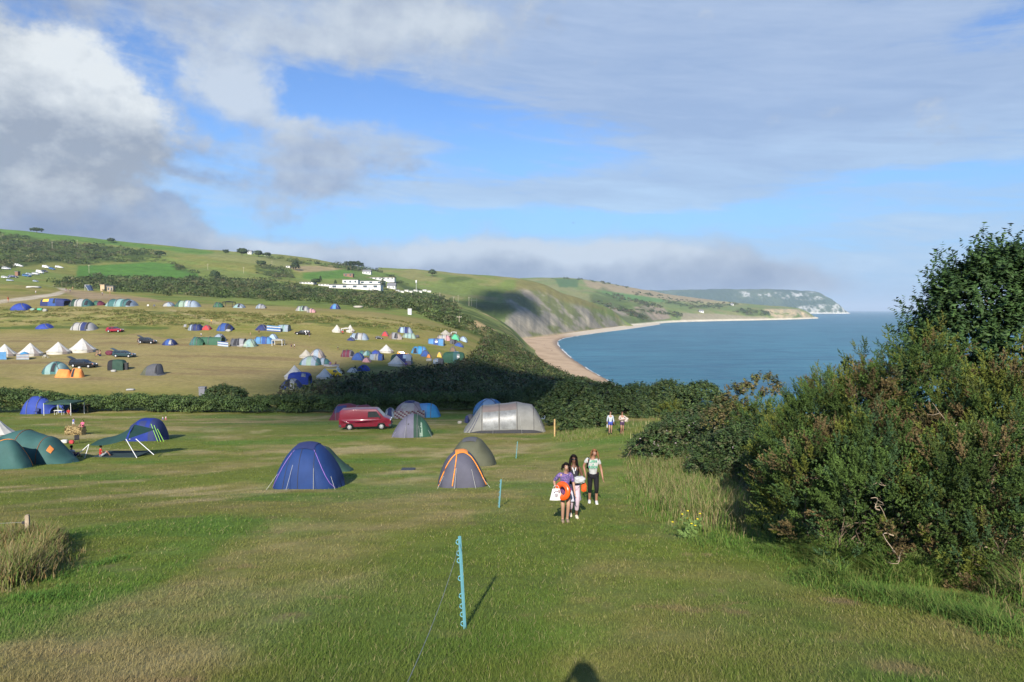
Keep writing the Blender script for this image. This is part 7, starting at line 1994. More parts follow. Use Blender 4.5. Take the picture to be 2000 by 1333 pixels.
def person(loc, height, label, pose='stand', over=None, yaw=0.0, skin='light', top=None, sleeve='short', hem=.93, bottom=None, leg=.45, shoe=None, hair='brown', long_hair=False, fem=False, detail=1, group=None, child=False, skirt=None):
    o = empty('person', loc, yaw, label, 'person', group)
    k = height / 1.75; o.scale = (k, k, k)
    J = dict(REST); J.update(POSES[pose]); J.update(over or {})
    J = {a: np.array(b, float) for a, b in J.items()}
    hd = 1.16 if child else 1.0
    sw = .90 if fem else 1.0
    for q in ('sa', 'sb'): J[q][0] *= sw
    names = []; V = []; Eg = []
    def add(n, p, rx, ry=None): names.append(n); V.append((*p, rx, ry if ry else rx)); return len(V) - 1
    idx = {}
    R = dict(pelvis=(.135, .105) if not fem else (.145, .11), waist=(.115, .088) if not fem else (.10, .082), chest=(.145, .105) if not fem else (.128, .10), neck0=(.072, .062), neck1=(.052, .052), jaw=(.062 * hd, .062 * hd), face=(.078 * hd, .090 * hd), crown=(.066 * hd, .078 * hd),
             s=(.058, .055), e=(.040, .040), w=(.027, .027), p=(.036, .018), h=(.086, .088), k=(.056, .058), a=(.036, .038), t=(.036, .026))
    for n in ('pelvis', 'waist', 'chest', 'neck0', 'neck1', 'jaw', 'face', 'crown'): idx[n] = add(n, J[n], *R[n])
    for a, b in (('pelvis', 'waist'), ('waist', 'chest'), ('chest', 'neck0'), ('neck0', 'neck1'), ('neck1', 'jaw'), ('jaw', 'face'), ('face', 'crown')): Eg.append((idx[a], idx[b]))
    for sd in 'ab':
        for n in 'sewp': idx[n + sd] = add(n + sd, J[n + sd], *R[n])
        Eg += [(idx['chest'], idx['s' + sd]), (idx['s' + sd], idx['e' + sd]), (idx['e' + sd], idx['w' + sd]), (idx['w' + sd], idx['p' + sd])]
        for n in 'hkat': idx[n + sd] = add(n + sd, J[n + sd], *R[n])
        Eg += [(idx['pelvis'], idx['h' + sd]), (idx['h' + sd], idx['k' + sd]), (idx['k' + sd], idx['a' + sd]), (idx['a' + sd], idx['t' + sd])]
        calf = J['k' + sd] * .62 + J['a' + sd] * .38 + np.array([0, .02, 0])
        # palm, four fingers of different length and a thumb from the side of the palm
        d = unit(J['p' + sd] - J['w' + sd]); fw = np.array([0, -1.0, 0]) if abs(d[1]) < .8 else np.array([0, 0, -1.0])
        across = unit(np.cross(d, np.cross(fw, d) + 1e-6)); across = unit(fw - d * np.dot(fw, d))
        inward = unit(np.cross(d, across)) * (1 if sd == 'a' else -1)
        for i, (ln, off) in enumerate(((.070, .030), (.082, .011), (.076, -.010), (.058, -.028))):
            b = J['p' + sd] + d * .035 + across * off; m = b + d * ln * .55 + inward * .006; e = m + d * ln * .40 + inward * .024
            i1 = add('f', b, .0105); i2 = add('f', m, .0085); i3 = add('f', e, .007); Eg += [(idx['p' + sd], i1), (i1, i2), (i2, i3)]
        b = J['p' + sd] + across * .036 - d * .010; i1 = add('th', b, .012); i2 = add('th', b + across * .024 + d * .030 + inward * .01, .0095); Eg += [(idx['p' + sd], i1), (i1, i2)]
    # nose
    nz = J['face'] + np.array([0, -.088 * hd, -.012]); i1 = add('nose', nz, .013, .012); Eg.append((idx['face'], i1))
    skin_obj('body', V, Eg, SKIN[skin], o, 2)
    fc = J['face']
    if detail:
        for sx in (-1, 1):
            for nm, r_, off, mt in (('eye', .0105, .006, M_EYE), ('iris', .0062, -.0005, M_IRIS)):
                bm = bmesh.new(); bmesh.ops.create_icosphere(bm, subdivisions=2, radius=r_, matrix=Matrix.Translation(Vector(fc) + Vector((sx * .030, -.080 * hd + off, .012)))); me = bpy.data.meshes.new(nm); bm.to_mesh(me); bm.free(); me.materials.append(mt)
                c = bpy.data.objects.new(nm, me); COL.objects.link(c); c.parent = o
            skin_obj('ear', [(fc[0] + sx * .082 * hd, fc[1] + .012, fc[2] - .01, .010, .02), (fc[0] + sx * .088 * hd, fc[1] + .02, fc[2] + .03, .008, .018)], [(0, 1)], SKIN[skin], o, 1)
        skin_obj('mouth', [(fc[0] - .022, fc[1] - .082 * hd, fc[2] - .048, .005), (fc[0], fc[1] - .089 * hd, fc[2] - .050, .007), (fc[0] + .022, fc[1] - .082 * hd, fc[2] - .048, .005)], [(0, 1), (1, 2)], M_LIP, o, 1)
        for sx in (-1, 1): skin_obj('eyebrow', [(fc[0] + sx * .016, fc[1] - .088 * hd, fc[2] + .033, .004), (fc[0] + sx * .046, fc[1] - .076 * hd, fc[2] + .034, .003)], [(0, 1)], HAIR[hair], o, 1)
    # hair: a shell over the skull, open at the face, and hanging strands when long
    bm = bmesh.new(); bmesh.ops.create_icosphere(bm, subdivisions=4, radius=1.0)
    bmesh.ops.delete(bm, geom=[f for f in bm.faces if (f.calc_center_median().y < -.18 and f.calc_center_median().z < .42 + .25 * abs(f.calc_center_median().x)) or f.calc_center_median().z < -.62], context='FACES')
    hr = np.random.default_rng(int(abs(loc[0]) * 100 + height * 10)); ph = hr.uniform(0, 6)
    for v in bm.verts:
        q = 1 + .035 * math.sin(v.co.x * 13 + ph) * math.sin(v.co.z * 9 + v.co.y * 7)
        v.co = Vector((fc[0] + v.co.x * .093 * hd * q, fc[1] + .016 + v.co.y * .106 * hd * q, fc[2] + .026 + v.co.z * .104 * hd * q))
    me = bpy.data.meshes.new('hair'); bm.to_mesh(me); bm.free(); me.materials.append(HAIR[hair]); me.polygons.foreach_set('use_smooth', np.ones(len(me.polygons), bool))
    hc = bpy.data.objects.new('hair', me); COL.objects.link(hc); hc.parent = o
    if detail: so = hc.modifiers.new('solid', 'SOLIDIFY'); so.thickness = .014; so.offset = -1
    ln = 0.0 if not long_hair else (.30 if long_hair is True else long_hair)
    if ln:
        P = []
        for i in range(60):
            t = hr.uniform(-2.05, 2.05); x, y = math.sin(t), math.cos(t)
            s0 = np.array([fc[0] + x * .088, fc[1] + .016 + y * .098, fc[2] + hr.uniform(-.03, .07)]); L_ = ln * hr.uniform(.75, 1.1); wv = hr.uniform(-.018, .018, 2)
            rows = []
            for k_ in np.linspace(0, 1, 7):
                out = .030 * math.sin(k_ * PI * .7) + .012 * k_
                rows.append((s0[0] + x * out + wv[0] * math.sin(k_ * 6), s0[1] + y * out * 1.2 + wv[1] * math.sin(k_ * 5) - (.03 * k_ if y < 0 else -.02 * k_), s0[2] - (L_ + .06) * k_, .014 * (1 - .65 * k_)))
            P.append(rows)
        v, f = tubes(P, 5); np_mesh('hair_strands', v, f, HAIR[hair], o, smooth=True)
    mk = lambda p, q, t: J[p] * (1 - t) + J[q] * t
    if top is not None:
        g_ = .012; up_ = J['pelvis'] * 1.0
        ax = unit(J['waist'] - J['pelvis']); hemp = J['pelvis'] + ax * (hem - .95)
        tv = [(*hemp, R['pelvis'][0] + .022, R['pelvis'][1] + .026), (*J['waist'], R['waist'][0] + .026, R['waist'][1] + .024), (*J['chest'], R['chest'][0] + .018, R['chest'][1] + .018), (*(J['neck0'] - [0, 0, .022]), .098, .086)]
        te = [(0, 1), (1, 2), (2, 3)]
        if sleeve != 'none':
            for sd in 'ab':
                b = len(tv); tv.append((*(J['s' + sd] * .96 + J['neck0'] * .04 + [0, 0, .004]), .080, .078)); te.append((2, b))
                if sleeve == 'short': tv.append((*mk('s' + sd, 'e' + sd, .55), .064, .060)); te.append((b, b + 1))
                elif sleeve == 'mid': tv += [(*mk('s' + sd, 'e' + sd, .6), .060, .058), (*J['e' + sd], .056, .054)]; te += [(b, b + 1), (b + 1, b + 2)]
                else: tv += [(*J['e' + sd], .056, .054), (*mk('e' + sd, 'w' + sd, .9), .042, .042)]; te += [(b, b + 1), (b + 1, b + 2)]
        skin_obj('shirt', tv, te, top, o, 2, 1)
    if bottom is not None:
        bv = [(*(J['pelvis'] + [0, 0, .02]), R['pelvis'][0] + .012, R['pelvis'][1] + .014)]; be = []
        for sd in 'ab':
            b = len(bv); bv.append((*J['h' + sd], .100, .104)); be.append((0, b))
            if leg <= .5: bv.append((*mk('h' + sd, 'k' + sd, leg * 2), .088 - .02 * leg * 2, .090 - .02 * leg * 2)); be.append((b, b + 1))
            else: bv += [(*mk('h' + sd, 'k' + sd, .5), .086, .088), (*J['k' + sd], .072, .074), (*mk('k' + sd, 'a' + sd, (leg - .5) * 2), .058, .060)]; be += [(b, b + 1), (b + 1, b + 2), (b + 2, b + 3)]
        skin_obj('shorts' if leg <= .5 else 'trousers', bv, be, bottom, o, 2)
    if skirt is not None:
        mat, z1, r1 = skirt
        n = 20; th = np.linspace(0, 2 * PI, n, endpoint=False); rows = []
        for t in np.linspace(0, 1, 8):
            z = J['pelvis'][2] + .10 - t * (J['pelvis'][2] + .10 - z1); rr = .125 + (r1 - .125) * t ** .7; q = 1 + .07 * t * np.sin(th * 6 + 1)
            rows.append(np.column_stack([np.cos(th) * rr * q, np.sin(th) * rr * .8 * q, np.full(n, z)]))
        np_mesh('skirt', np.concatenate(rows), np.array([(i * n + j, i * n + (j + 1) % n, (i + 1) * n + (j + 1) % n, (i + 1) * n + j) for i in range(7) for j in range(n)]), mat, o, smooth=True)
    if shoe is not None:
        for sd in 'ab':
            a, t = J['a' + sd], J['t' + sd]
            skin_obj('shoe', [(*(a + [0, .02, -.02]), .046, .05), (*(a * .5 + t * .5 + [0, 0, .0]), .047, .045), (*(t + [0, -.02, .005]), .042, .033)], [(0, 1), (1, 2)], shoe, o, 2)
    return o, J
def feet(px_, py_): return hit(px_, py_, (BVH,))
def cloth(n, c): return material('cloth_' + n, c, .85, .15, var=.14, scale=10)
def pattern_cloth(name, a, b, c, scale):
    if name in _mats: return _mats[name]
    m = bpy.data.materials.new(name); m.use_nodes = True; g = NT(m.node_tree); p = m.node_tree.nodes['Principled BSDF']
    tc = g.new('ShaderNodeTexCoord'); n = g.noise(tc.outputs['Object'], scale, 3.0, .5); n2 = g.noise(g.vm('ADD', tc.outputs['Object'], (3, 1, 2)), scale * 1.6, 2.0, .5)
    col = g.mix(g.ss(n, .46, .54), a, b); col = g.mix(g.ss(n2, .56, .60), col, c)
    g.plug(p.inputs['Base Color'], col); p.inputs['Roughness'].default_value = .85; _mats[name] = m; return m
W = cloth('white', (.50, .50, .49)); BK = cloth('black', (.010, .010, .012)); NV = cloth('navy', (.03, .04, .12))
G_W = 'walkers coming up the mown path'
S0 = feet(1103, 1021); SC_ = S0.y / FPX
# --- woman with the swim ring
hgt = 1.60
P1, J1 = person(S0, hgt, 'woman in a purple patterned blouse carrying an orange swim ring and a white bag', 'walk', dict(
    chest=(0, -.06, 1.27), neck0=(.01, -.10, 1.43), neck1=(.012, -.125, 1.50), jaw=(.014, -.165, 1.535), face=(.014, -.155, 1.595), crown=(.012, -.13, 1.67), sa=(-.165, -.06, 1.385), sb=(.165, -.06, 1.385), waist=(0, -.02, 1.08),
    ea=(-.30, .02, 1.16), wa=(-.285, -.20, 1.02), pa=(-.255, -.265, 1.00), eb=(.235, -.03, 1.13), wb=(.255, -.12, .90), pb=(.26, -.14, .83),
    ka=(-.07, -.12, .52), aa=(-.06, .0, .10), ta=(-.065, -.15, .04), kb=(.085, -.10, .52), ab=(.075, .03, .10), tb=(.08, -.12, .035)),
    yaw=.06, skin='light', top=pattern_cloth('purple_print', (.11, .06, .20), (.045, .05, .13), (.26, .16, .38), 26), sleeve='mid', hem=.84, bottom=pattern_cloth('plum_print', (.05, .02, .07), (.11, .03, .12), (.2, .08, .15), 30), leg=.14, shoe=cloth('sandal', (.20, .15, .11)), hair='black', long_hair=.03, fem=True, group=G_W)
def in_person(root, mesh_loc):
    return root.matrix_world
def torus_obj(name, loc, R_, r_, rot, mat, scale=1.0):
    n, m = 40, 16; U = np.linspace(0, 2 * PI, n, endpoint=False); Vv = np.linspace(0, 2 * PI, m, endpoint=False)
    v = np.array([((R_ + r_ * math.cos(b)) * math.cos(a), r_ * .85 * math.sin(b), (R_ + r_ * math.cos(b)) * math.sin(a)) for a in U for b in Vv]); f = np.array([(i * m + j, ((i + 1) % n) * m + j, ((i + 1) % n) * m + (j + 1) % m, i * m + (j + 1) % m) for i in range(n) for j in range(m)])
    o = np_mesh(name, v, f, mat, None, smooth=True); o.location = loc; o.rotation_euler = rot; return o
k1 = hgt / 1.75
ring = torus_obj('swim_ring', S0 + Vector((-.085, -.30, .915)) * k1 + Vector((0, 0, .05)), .168, .072, (math.radians(-6), math.radians(14), math.radians(-46)), material('orange_vinyl', (.72, .085, .010), .32, .5, coat=.3))
tag(ring, 'orange inflatable swim ring under the arm of the woman in purple', 'swim ring')
def tote():
    o = empty('tote_bag', S0 + Vector((-.265, -.33, .66)) * k1, .1, 'white cloth bag with a dark purple print hanging below the swim ring', 'bag')
    o.scale = (.80, .80, .80); o.location.z += .06
    n = 9; t = np.linspace(0, 1, n); U, V2 = np.meshgrid(t * 2 - 1, t)
    wv = .20 - .085 * V2; front = np.stack([U * wv, -.05 * (1 - U ** 2) * (1 - .6 * V2) + .01 * np.sin(U * 9) * V2, V2 * .36], -1).reshape(-1, 3); back = front * [1, -1, 1]
    np_mesh('bag_body', np.concatenate([front, back]), np.concatenate([grid_faces(n, n), grid_faces(n, n)[:, ::-1] + n * n]), W, o, smooth=True)
    for sx in (-1, 1):
        v, f = tubes([[(sx * .09, 0, .35, .008), (sx * .08, .0, .42, .008), (sx * .02, .02, .46, .008)]], 5); np_mesh('handle', v, f, W, o)
    pr = cloth('print_purple', (.10, .03, .12)); r = np.random.default_rng(3)
    segs = []
    for a in np.linspace(0, 2 * PI, 13)[:-1]:
        segs.append([(math.cos(a) * .038, -.066, .17 + math.sin(a) * .045, .0055), (math.cos(a + .45) * .038, -.066, .17 + math.sin(a + .45) * .045, .0055)])
    for x, z in ((-.075, .24), (-.03, .275), (.025, .27), (.07, .235)):
        segs.append([(x, -.050, z, .008), (x + .02, -.050, z + .035, .008)]); segs.append([(x + .02, -.050, z + .035, .008), (x + .032, -.046, z + .002, .007)])
    segs.append([(-.02, -.066, .19, .005), (0, -.068, .15, .005), (.02, -.066, .19, .005)])
    v, f = tubes(segs, 5); np_mesh('print', v, f, pr, o)
tote()
# --- woman with long black hair
S1 = feet(1120, 1012)
P2, J2 = person(S1, 1.72, 'woman with long black hair and sunglasses walking behind the purple blouse', 'walk', dict(ea=(-.215, -.02, 1.15), wa=(-.08, -.22, 1.06), pa=(-.02, -.245, 1.055), eb=(.24, -.0, 1.15), wb=(.14, -.22, 1.07), pb=(.085, -.25, 1.06),
    ka=(-.06, .0, .50), aa=(-.07, .12, .11), ta=(-.075, -.03, .04), kb=(.08, -.16, .53), ab=(.07, -.06, .10), tb=(.075, -.22, .04)), yaw=.05, skin='brown', top=cloth('charcoal', (.03, .03, .04)), sleeve='none', hem=1.0, bottom=cloth('pale_pink', (.42, .33, .385)), leg=.86, shoe=cloth('cream_shoe', (.55, .48, .38)), hair='black', long_hair=.34, fem=True, group=G_W,
    skirt=(cloth('pale_lilac', (.38, .37, .43)), .50, .21))
fc = J2['face']
skin_obj('sunglasses', [(fc[0] - .075, fc[1] - .05, fc[2] + .014, .008), (fc[0] - .032, fc[1] - .094, fc[2] + .012, .017, .021), (fc[0], fc[1] - .098, fc[2] + .016, .006), (fc[0] + .032, fc[1] - .094, fc[2] + .012, .017, .021), (fc[0] + .075, fc[1] - .05, fc[2] + .014, .008)], [(0, 1), (1, 2), (2, 3), (3, 4)], material('dark_lens', (.01, .01, .01), .15, .6), P2, 1)
skin_obj('scarf', [(-.05, -.105, 1.42, .016), (-.012, -.135, 1.32, .026, .014), (.0, -.14, 1.24, .018, .01)], [(0, 1), (1, 2)], W, P2, 1); skin_obj('scarf', [(.05, -.105, 1.42, .016), (.016, -.135, 1.32, .022, .014)], [(0, 1)], W, P2, 1)
k2 = 1.72 / 1.75
def bundle(name, w, d, h, mat, seed):
    bm = bmesh.new(); bmesh.ops.create_icosphere(bm, subdivisions=4, radius=1.0); r = np.random.default_rng(seed); ph = r.uniform(0, 6, 4)
    for v in bm.verts:
        c = v.co.copy(); q = 1 + .10 * math.sin(c.x * 5 + ph[0]) * math.cos(c.z * 7 + ph[1]) + .05 * math.sin(c.z * 14 + c.x * 9 + ph[2])
        v.co = Vector((math.copysign(abs(c.x) ** .75, c.x) * w / 2 * q, math.copysign(abs(c.y) ** .75, c.y) * d / 2 * q, math.copysign(abs(c.z) ** .7, c.z) * h / 2 * q))
    me = bpy.data.meshes.new(name); bm.to_mesh(me); bm.free(); me.materials.append(mat); me.polygons.foreach_set('use_smooth', np.ones(len(me.polygons), bool))
    o = bpy.data.objects.new(name, me); COL.objects.link(o); return o
skin_obj('jeans_leg', [(*(J2['ka'] * .4 + J2['aa'] * .6), .064), (*(J2['aa'] + [0, 0, .08]), .062)], [(0, 1)], cloth('denim', (.07, .14, .28)), P2, 1)
tw = bundle('rolled_towel', .30, .18, .19, cloth('pale_towel', (.36, .37, .38)), 3); tw.location = S1 + Vector((.13, -.30, 1.13)) * k2
tag(tw, 'pale rolled towel carried by the woman with long black hair', 'towel')
tw2 = bundle('beach_bag', .15, .10, .24, cloth('orange_bag', (.55, .085, .02)), 5); tw2.location = S1 + Vector((.26, -.20, .90)) * k2
tag(tw2, 'small orange bag hanging beside the pale rolled towel', 'bag')
# --- man in the printed T-shirt
S2 = feet(1158, 985)
SHIRT = cloth('pale_grey', (.36, .37, .36))
P3, J3 = person(S2, 1.80, 'man in a pale grey T-shirt with green lettering and black three quarter trousers', 'walk', dict(chest=(-.02, -.03, 1.28), neck0=(-.005, -.045, 1.45), neck1=(.02, -.06, 1.525), jaw=(.035, -.10, 1.56), face=(.035, -.09, 1.62), crown=(.035, -.07, 1.695), sa=(-.185, -.02, 1.41), sb=(.165, -.03, 1.385),
    ea=(-.29, .06, 1.17), wa=(-.24, .0, .96), pa=(-.23, -.01, .89), eb=(.245, .0, 1.12), wb=(.285, -.10, .88), pb=(.295, -.13, .815), kb=(.10, -.17, .53), ab=(.10, -.06, .12), tb=(.11, -.22, .05), ka=(-.10, -.02, .50), aa=(-.10, .12, .10), ta=(-.11, -.03, .035)),
    yaw=-.05, skin='tan', top=SHIRT, sleeve='short', hem=.90, bottom=BK, leg=.70, shoe=None, hair='blond', long_hair=.14, group=G_W)
for sd in 'ab':
    a, t = J3['a' + sd], J3['t' + sd]
    skin_obj('sock', [(*(a + [0, 0, .05]), .043), (*(a + [0, .0, .0]), .046)], [(0, 1)], BK, P3, 1)
    skin_obj('trainer', [(*(a + [0, .02, -.015]), .050, .056), (*(a * .5 + t * .5), .050, .048), (*(t + [0, -.03, .005]), .046, .035)], [(0, 1), (1, 2)], W, P3, 2)
skin_obj('backpack_strap', [(-.155, .06, 1.45, .016), (-.125, -.085, 1.44, .020, .012), (-.165, -.135, 1.30, .020, .012), (-.205, -.07, 1.13, .018, .012)], [(0, 1), (1, 2), (2, 3)], BK, P3, 1)
bp = skin_obj('backpack', [(0, 0, 0, .13, .09), (0, .0, .20, .15, .10), (0, 0, .38, .12, .08)], [(0, 1), (1, 2)], BK, None, 2); bp.location = S2 + Vector((-.05, .20, 1.0)) * (1.8 / 1.75)
tag(bp, 'black backpack worn by the man in the printed T-shirt', 'backpack')
def lettering():
    cx, cz = J3['chest'][0], J3['chest'][2]
    for body, z, size in (("LIFE'S", 1.345, .098), ('A', 1.262, .075), ('ROCK', 1.165, .098)):
        cu = bpy.data.curves.new('lettering', 'FONT'); cu.body = body; cu.size = size; cu.align_x = 'CENTER'; cu.extrude = .0; cu.offset = .002
        t = bpy.data.objects.new('lettering', cu); COL.objects.link(t)
        bpy.context.view_layer.update(); dg = bpy.context.evaluated_depsgraph_get(); me = bpy.data.meshes.new_from_object(t.evaluated_get(dg), depsgraph=dg)
        bpy.data.objects.remove(t)
        co = np.zeros(len(me.vertices) * 3, np.float32); me.vertices.foreach_get('co', co); co = co.reshape(-1, 3)
        x = co[:, 0] + cx + .010; zz = co[:, 1] + z
        y = J3['chest'][1] - .142 * np.sqrt(np.clip(1 - ((x - cx) / .19) ** 2, .05, 1)) - .016
        me.vertices.foreach_set('co', np.stack([x, y, zz], -1).astype(np.float32).ravel()); me.materials.append(cloth('print_green', (.02, .30, .16))); me.update()
        o = bpy.data.objects.new('lettering', me); COL.objects.link(o); o.parent = P3
lettering()
# --- two walkers farther off
G_D = 'pair walking past the bushes'
A = feet(1192, 849)
person(A, 1.78, 'distant walker in a pale grey hooded top and blue shorts', 'walk', dict(pa=(-.25, -.05, .84)), skin='light', top=cloth('grey_blue', (.38, .42, .47)), sleeve='long', hem=.86, bottom=cloth('cobalt', (.05, .07, .30)), leg=.30, shoe=BK, hair='brown', group=G_D)
fl = skin_obj('water_bottle', [(0, 0, 0, .045), (0, 0, .20, .045), (0, 0, .27, .02)], [(0, 1), (1, 2)], W, None, 2); fl.location = A + Vector((-.25, -.05, .52)); tag(fl, 'white bottle held by the distant walker in the grey top', 'bottle')
B = feet(1215, 848)
P5, J5 = person(B, 1.72, 'distant walker wrapped in a pale pink towel with dark shorts', 'walk', dict(ea=(-.25, .02, 1.16), wa=(-.10, -.18, 1.12), pa=(-.04, -.21, 1.13), eb=(.30, .05, 1.22), wb=(.14, -.16, 1.14), pb=(.08, -.2, 1.15)), skin='tan', top=cloth('pale_rose', (.44, .37, .33)), sleeve='long', hem=.88, bottom=cloth('plum', (.07, .04, .08)), leg=.34, shoe=None, hair='brown', group=G_D, fem=True)
n = 8; t = np.linspace(0, 1, n); U, V2 = np.meshgrid(t, t); tv = np.stack([.14 + U * .34, .05 + .10 * np.sin(U * 5 + V2 * 3), 1.42 - U * .20 - V2 * (.42 - .12 * U)], -1).reshape(-1, 3)
np_mesh('towel_wrap', np.concatenate([tv, tv + [0, .02, 0]]), np.concatenate([grid_faces(n, n), grid_faces(n, n)[:, ::-1] + n * n]), cloth('pale_rose', (.44, .37, .33)), P5, smooth=True)

# --- small figures about the camp
COLS = dict(red=(.42, .03, .03), white=(.48, .48, .47), blue=(.05, .10, .35), pink=(.62, .10, .22), navy=(.02, .03, .08), black=(.015, .015, .017), yellow=(.70, .42, .04), tan=(.32, .22, .14), grey=(.25, .26, .28), purple=(.13, .08, .25), orange=(.60, .20, .05), green=(.06, .14, .08))
def cl(n): return cloth('c_' + n, COLS[n])
G_S = 'campers about the far campsite'
for x_, y_, h_, tp, bt, ps, yw, lb, kw in [
    (140, 897, 27, 'white', 'navy', 'sit', 2.9, 'dark haired camper in a pale top sitting on the grass beside the green tent', dict(hair='black', group='campers in the near meadow')),
    (197, 893, 24, 'red', 'grey', 'sit', 2.2, 'camper in a red top sitting under the green tarpaulin', dict(group='campers in the near meadow')),
    (134, 810, 12, 'red', 'tan', 'sit', .6, 'camper in red sitting by the bright blue annex at the hedge', dict(group='campers in the near meadow')),
    (318, 823, 10, 'white', 'blue', 'stand', .4, 'small child in blue and white alone on the grass, left of a pair', dict(child=True, group='campers in the near meadow')),
    (324, 823, 11, 'white', 'pink', 'stand', -.3, 'small child in white and pink, right of a pair on the grass', dict(child=True, group='campers in the near meadow')),
    (16, 591, 12, 'red', 'orange', 'walk', 1.6, 'walker in red on the gravel track at the left edge', {}), (129, 571, 9, 'black', 'grey', 'walk', .2, 'walker in black where the gravel track meets the camp', {}),
    (137, 572, 8, 'grey', 'navy', 'walk', .5, 'walker in grey at the head of the gravel track', {}), (142, 567, 7, 'tan', 'tan', 'walk', .5, 'walker in tan just behind the others at the track head', {}),
    (200, 578, 8, 'white', 'navy', 'walk', 1.0, 'camper in white below the timber hut', {}), (215, 577, 8, 'orange', 'tan', 'walk', -1.0, 'camper in orange below the grey washroom block', {}),
    (70, 575, 8, 'white', 'grey', 'stand', 0, 'camper in white standing on the grass above the gravel track', {}), (413, 634, 11, 'yellow', 'tan', 'walk', .8, 'walker in yellow on the slanting trodden track', {}),
    (393, 659, 9, 'white', 'navy', 'walk', .2, 'camper in white walking below the small red tent', {}), (506, 653, 10, 'black', 'black', 'stand', 0, 'camper in black standing before the striped windbreak', {}),
    (489, 656, 7, 'tan', 'tan', 'walk', .3, 'camper in tan walking behind the long blue tent', {}), (604, 660, 9, 'navy', 'grey', 'walk', 1.2, 'camper in navy beside the dark car below the bank', {}),
    (569, 681, 10, 'black', 'navy', 'stand', .5, 'camper in black, left of a pair standing in the open field', {}), (575, 681, 10, 'white', 'black', 'stand', -.5, 'camper in white, right of a pair standing in the open field', {}),
    (660, 684, 9, 'green', 'black', 'walk', 0, 'camper in dark green walking alone in the open field', {}), (271, 674, 12, 'white', 'grey', 'stand', 1.4, 'camper in white at the raised tailgate of the black car', {}),
    (196, 696, 12, 'tan', 'navy', 'sit', -.8, 'camper sitting on the grass right of the largest bell tent', {}), (225, 692, 10, 'navy', 'navy', 'stand', 0, 'camper in navy standing behind the dark teal car', {}),
    (645, 714, 9, 'purple', 'navy', 'sit', .4, 'camper in purple sitting right of the big teal dome', {}), (656, 714, 8, 'black', 'navy', 'sit', -.6, 'camper in black sitting behind the low white windbreak', {}),
    (669, 652, 7, 'red', 'navy', 'sit', .3, 'camper in red sitting under the white awning', {}), (688, 653, 8, 'black', 'grey', 'stand', .0, 'camper in black outside the right of the sunlit bell tents', {}),
    (793, 717, 11, 'purple', 'white', 'sit', .2, 'camper in purple sitting beside a white bell tent', {}), (823, 714, 15, 'white', 'green', 'stand', 0, 'camper in white standing right of the big green square tent', {}) if False else
    (910, 712, 12, 'white', 'green', 'stand', 0, 'camper in white standing right of the big green square tent', {})]:
    g = feet(x_, y_); s = g.y / FPX; hm = h_ * s
    if ps == 'sit': hm = hm / .93 * 1.75
    kw = dict(dict(group=G_S), **kw)
    person(g, hm, lb, ps, yaw=yw, top=cl(tp), bottom=cl(bt), shoe=BK, skin='tan', detail=0, **kw)
for dx, tp, bt, h_, lb in ((-3, 'blue', 'white', 19, 'child in a blue top climbing on the straw bale'), (15, 'pink', 'pink', 14, 'small child in pink sitting on the straw bale')):
    s = bale_g.y / FPX
    person(bale_g + Vector((dx * s, bale_R * .8, bale_R * 1.68)), h_ * s / (1 if tp == 'blue' else .53 * 1.0), lb, 'walk' if tp == 'blue' else 'sit', top=cl(tp), bottom=cl(bt), shoe=BK, skin='light', hair='brown', detail=0, child=True, group='children on the straw bale')
for x_, y_, lb in ((1064, 676, 'tiny figure on the beach near the bend of the shore'), (1078, 687, 'tiny figure on the beach nearer the middle of the sand')):
    p = sea_pt(x_, y_, 2.2); person(p, 2.0, lb, 'walk', top=cl('navy'), bottom=cl('black'), skin='tan', detail=0, group='people on the beach')
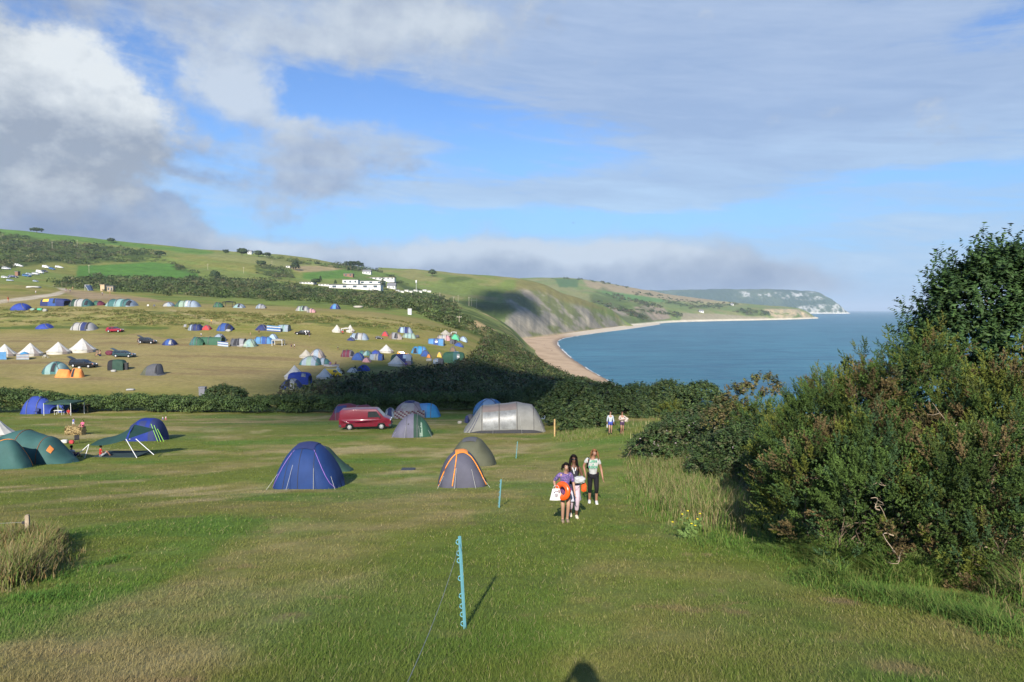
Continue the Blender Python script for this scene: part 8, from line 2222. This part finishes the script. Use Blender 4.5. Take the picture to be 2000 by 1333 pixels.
# --- the person taking the picture, standing just behind the lens (their shadow lies on the grass)
PH, _ = person((.02, -.33, gz(.02, -.33)), 1.80, 'person standing behind the viewpoint holding up a camera', 'stand', dict(ea=(-.27, .14, 1.26), wa=(-.09, .24, 1.54), pa=(-.07, .255, 1.60), eb=(.30, .12, 1.27), wb=(.09, .24, 1.54), pb=(.07, .255, 1.60)), yaw=PI, skin='light', top=BK, sleeve='long', bottom=NV, leg=.95, shoe=BK, hair='brown', detail=0) if False else person(
    (.02, -.33, gz(.02, -.33)), 1.80, 'person standing behind the viewpoint holding up a camera', 'stand', dict(ea=(-.29, -.12, 1.26), wa=(-.10, -.20, 1.52), pa=(-.08, -.215, 1.56), eb=(.31, -.10, 1.27), wb=(.10, -.20, 1.52), pb=(.08, -.215, 1.56)), yaw=PI, skin='light', top=BK, sleeve='long', bottom=NV, leg=.95, shoe=BK, hair='brown', detail=0)
flush()
# ------------------------------------------------------------------ clouds whose shade lies on the land
def shade_cloud(cx, cy, cz, a, b, seed, alt=800.0):
    """a real cloud up-sun of the shaded spot: overlapping billows in one mesh"""
    t = (alt - cz) / -SUN_DIR.z; c = Vector((cx, cy, cz)) - SUN_DIR * t
    r = np.random.default_rng(seed); vs, fs = [], []; o = 0
    for i in range(16):
        q = r.uniform(-.72, .72, 2); q = q if np.hypot(*q) < .8 else q * .7
        bm = bmesh.new(); bmesh.ops.create_icosphere(bm, subdivisions=3, radius=1.0)
        v = np.array([p.co[:] for p in bm.verts]); f = np.array([[x.index for x in p.verts] for p in bm.faces]); bm.free()
        rad = r.uniform(.30, .48); v = v * (1 + .14 * np.sin(v[:, :1] * 6 + i) * np.cos(v[:, 1:2] * 5 - i)) * [a * rad, b * rad, min(a, b) * rad * .35] + [q[0] * a, q[1] * b, r.uniform(-.05, .05) * a]
        vs.append(v); fs.append(f + o); o += len(v)
    ob = np_mesh('cloud', np.concatenate(vs), np.concatenate(fs), material('cloud_white', (.85, .85, .86), 1.0, 0), smooth=True)
    ob.location = c; tag(ob, kind='stuff')
shade_cloud(-3, 126, 30, 40, 44, 1, 1000)
shade_cloud(-14, 1150, 45, 66, 170, 2, 2400)

# ------------------------------------------------------------------ the air over the bay
def haze():
    x = 62000.0
    v, f = box_mesh(-x, x, -4000.0, 62000.0, -10.0, 430.0)
    m = bpy.data.materials.new('sea_haze'); m.use_nodes = True; nt = m.node_tree; nt.nodes.clear()
    out = nt.nodes.new('ShaderNodeOutputMaterial'); p = nt.nodes.new('ShaderNodeVolumePrincipled')
    p.inputs['Color'].default_value = (.66, .82, 1.0, 1); p.inputs['Density'].default_value = 5.6e-5; p.inputs['Anisotropy'].default_value = 0.0
    nt.links.new(p.outputs[0], out.inputs['Volume'])
    tag(np_mesh('haze', v, f, m), kind='stuff')
haze()
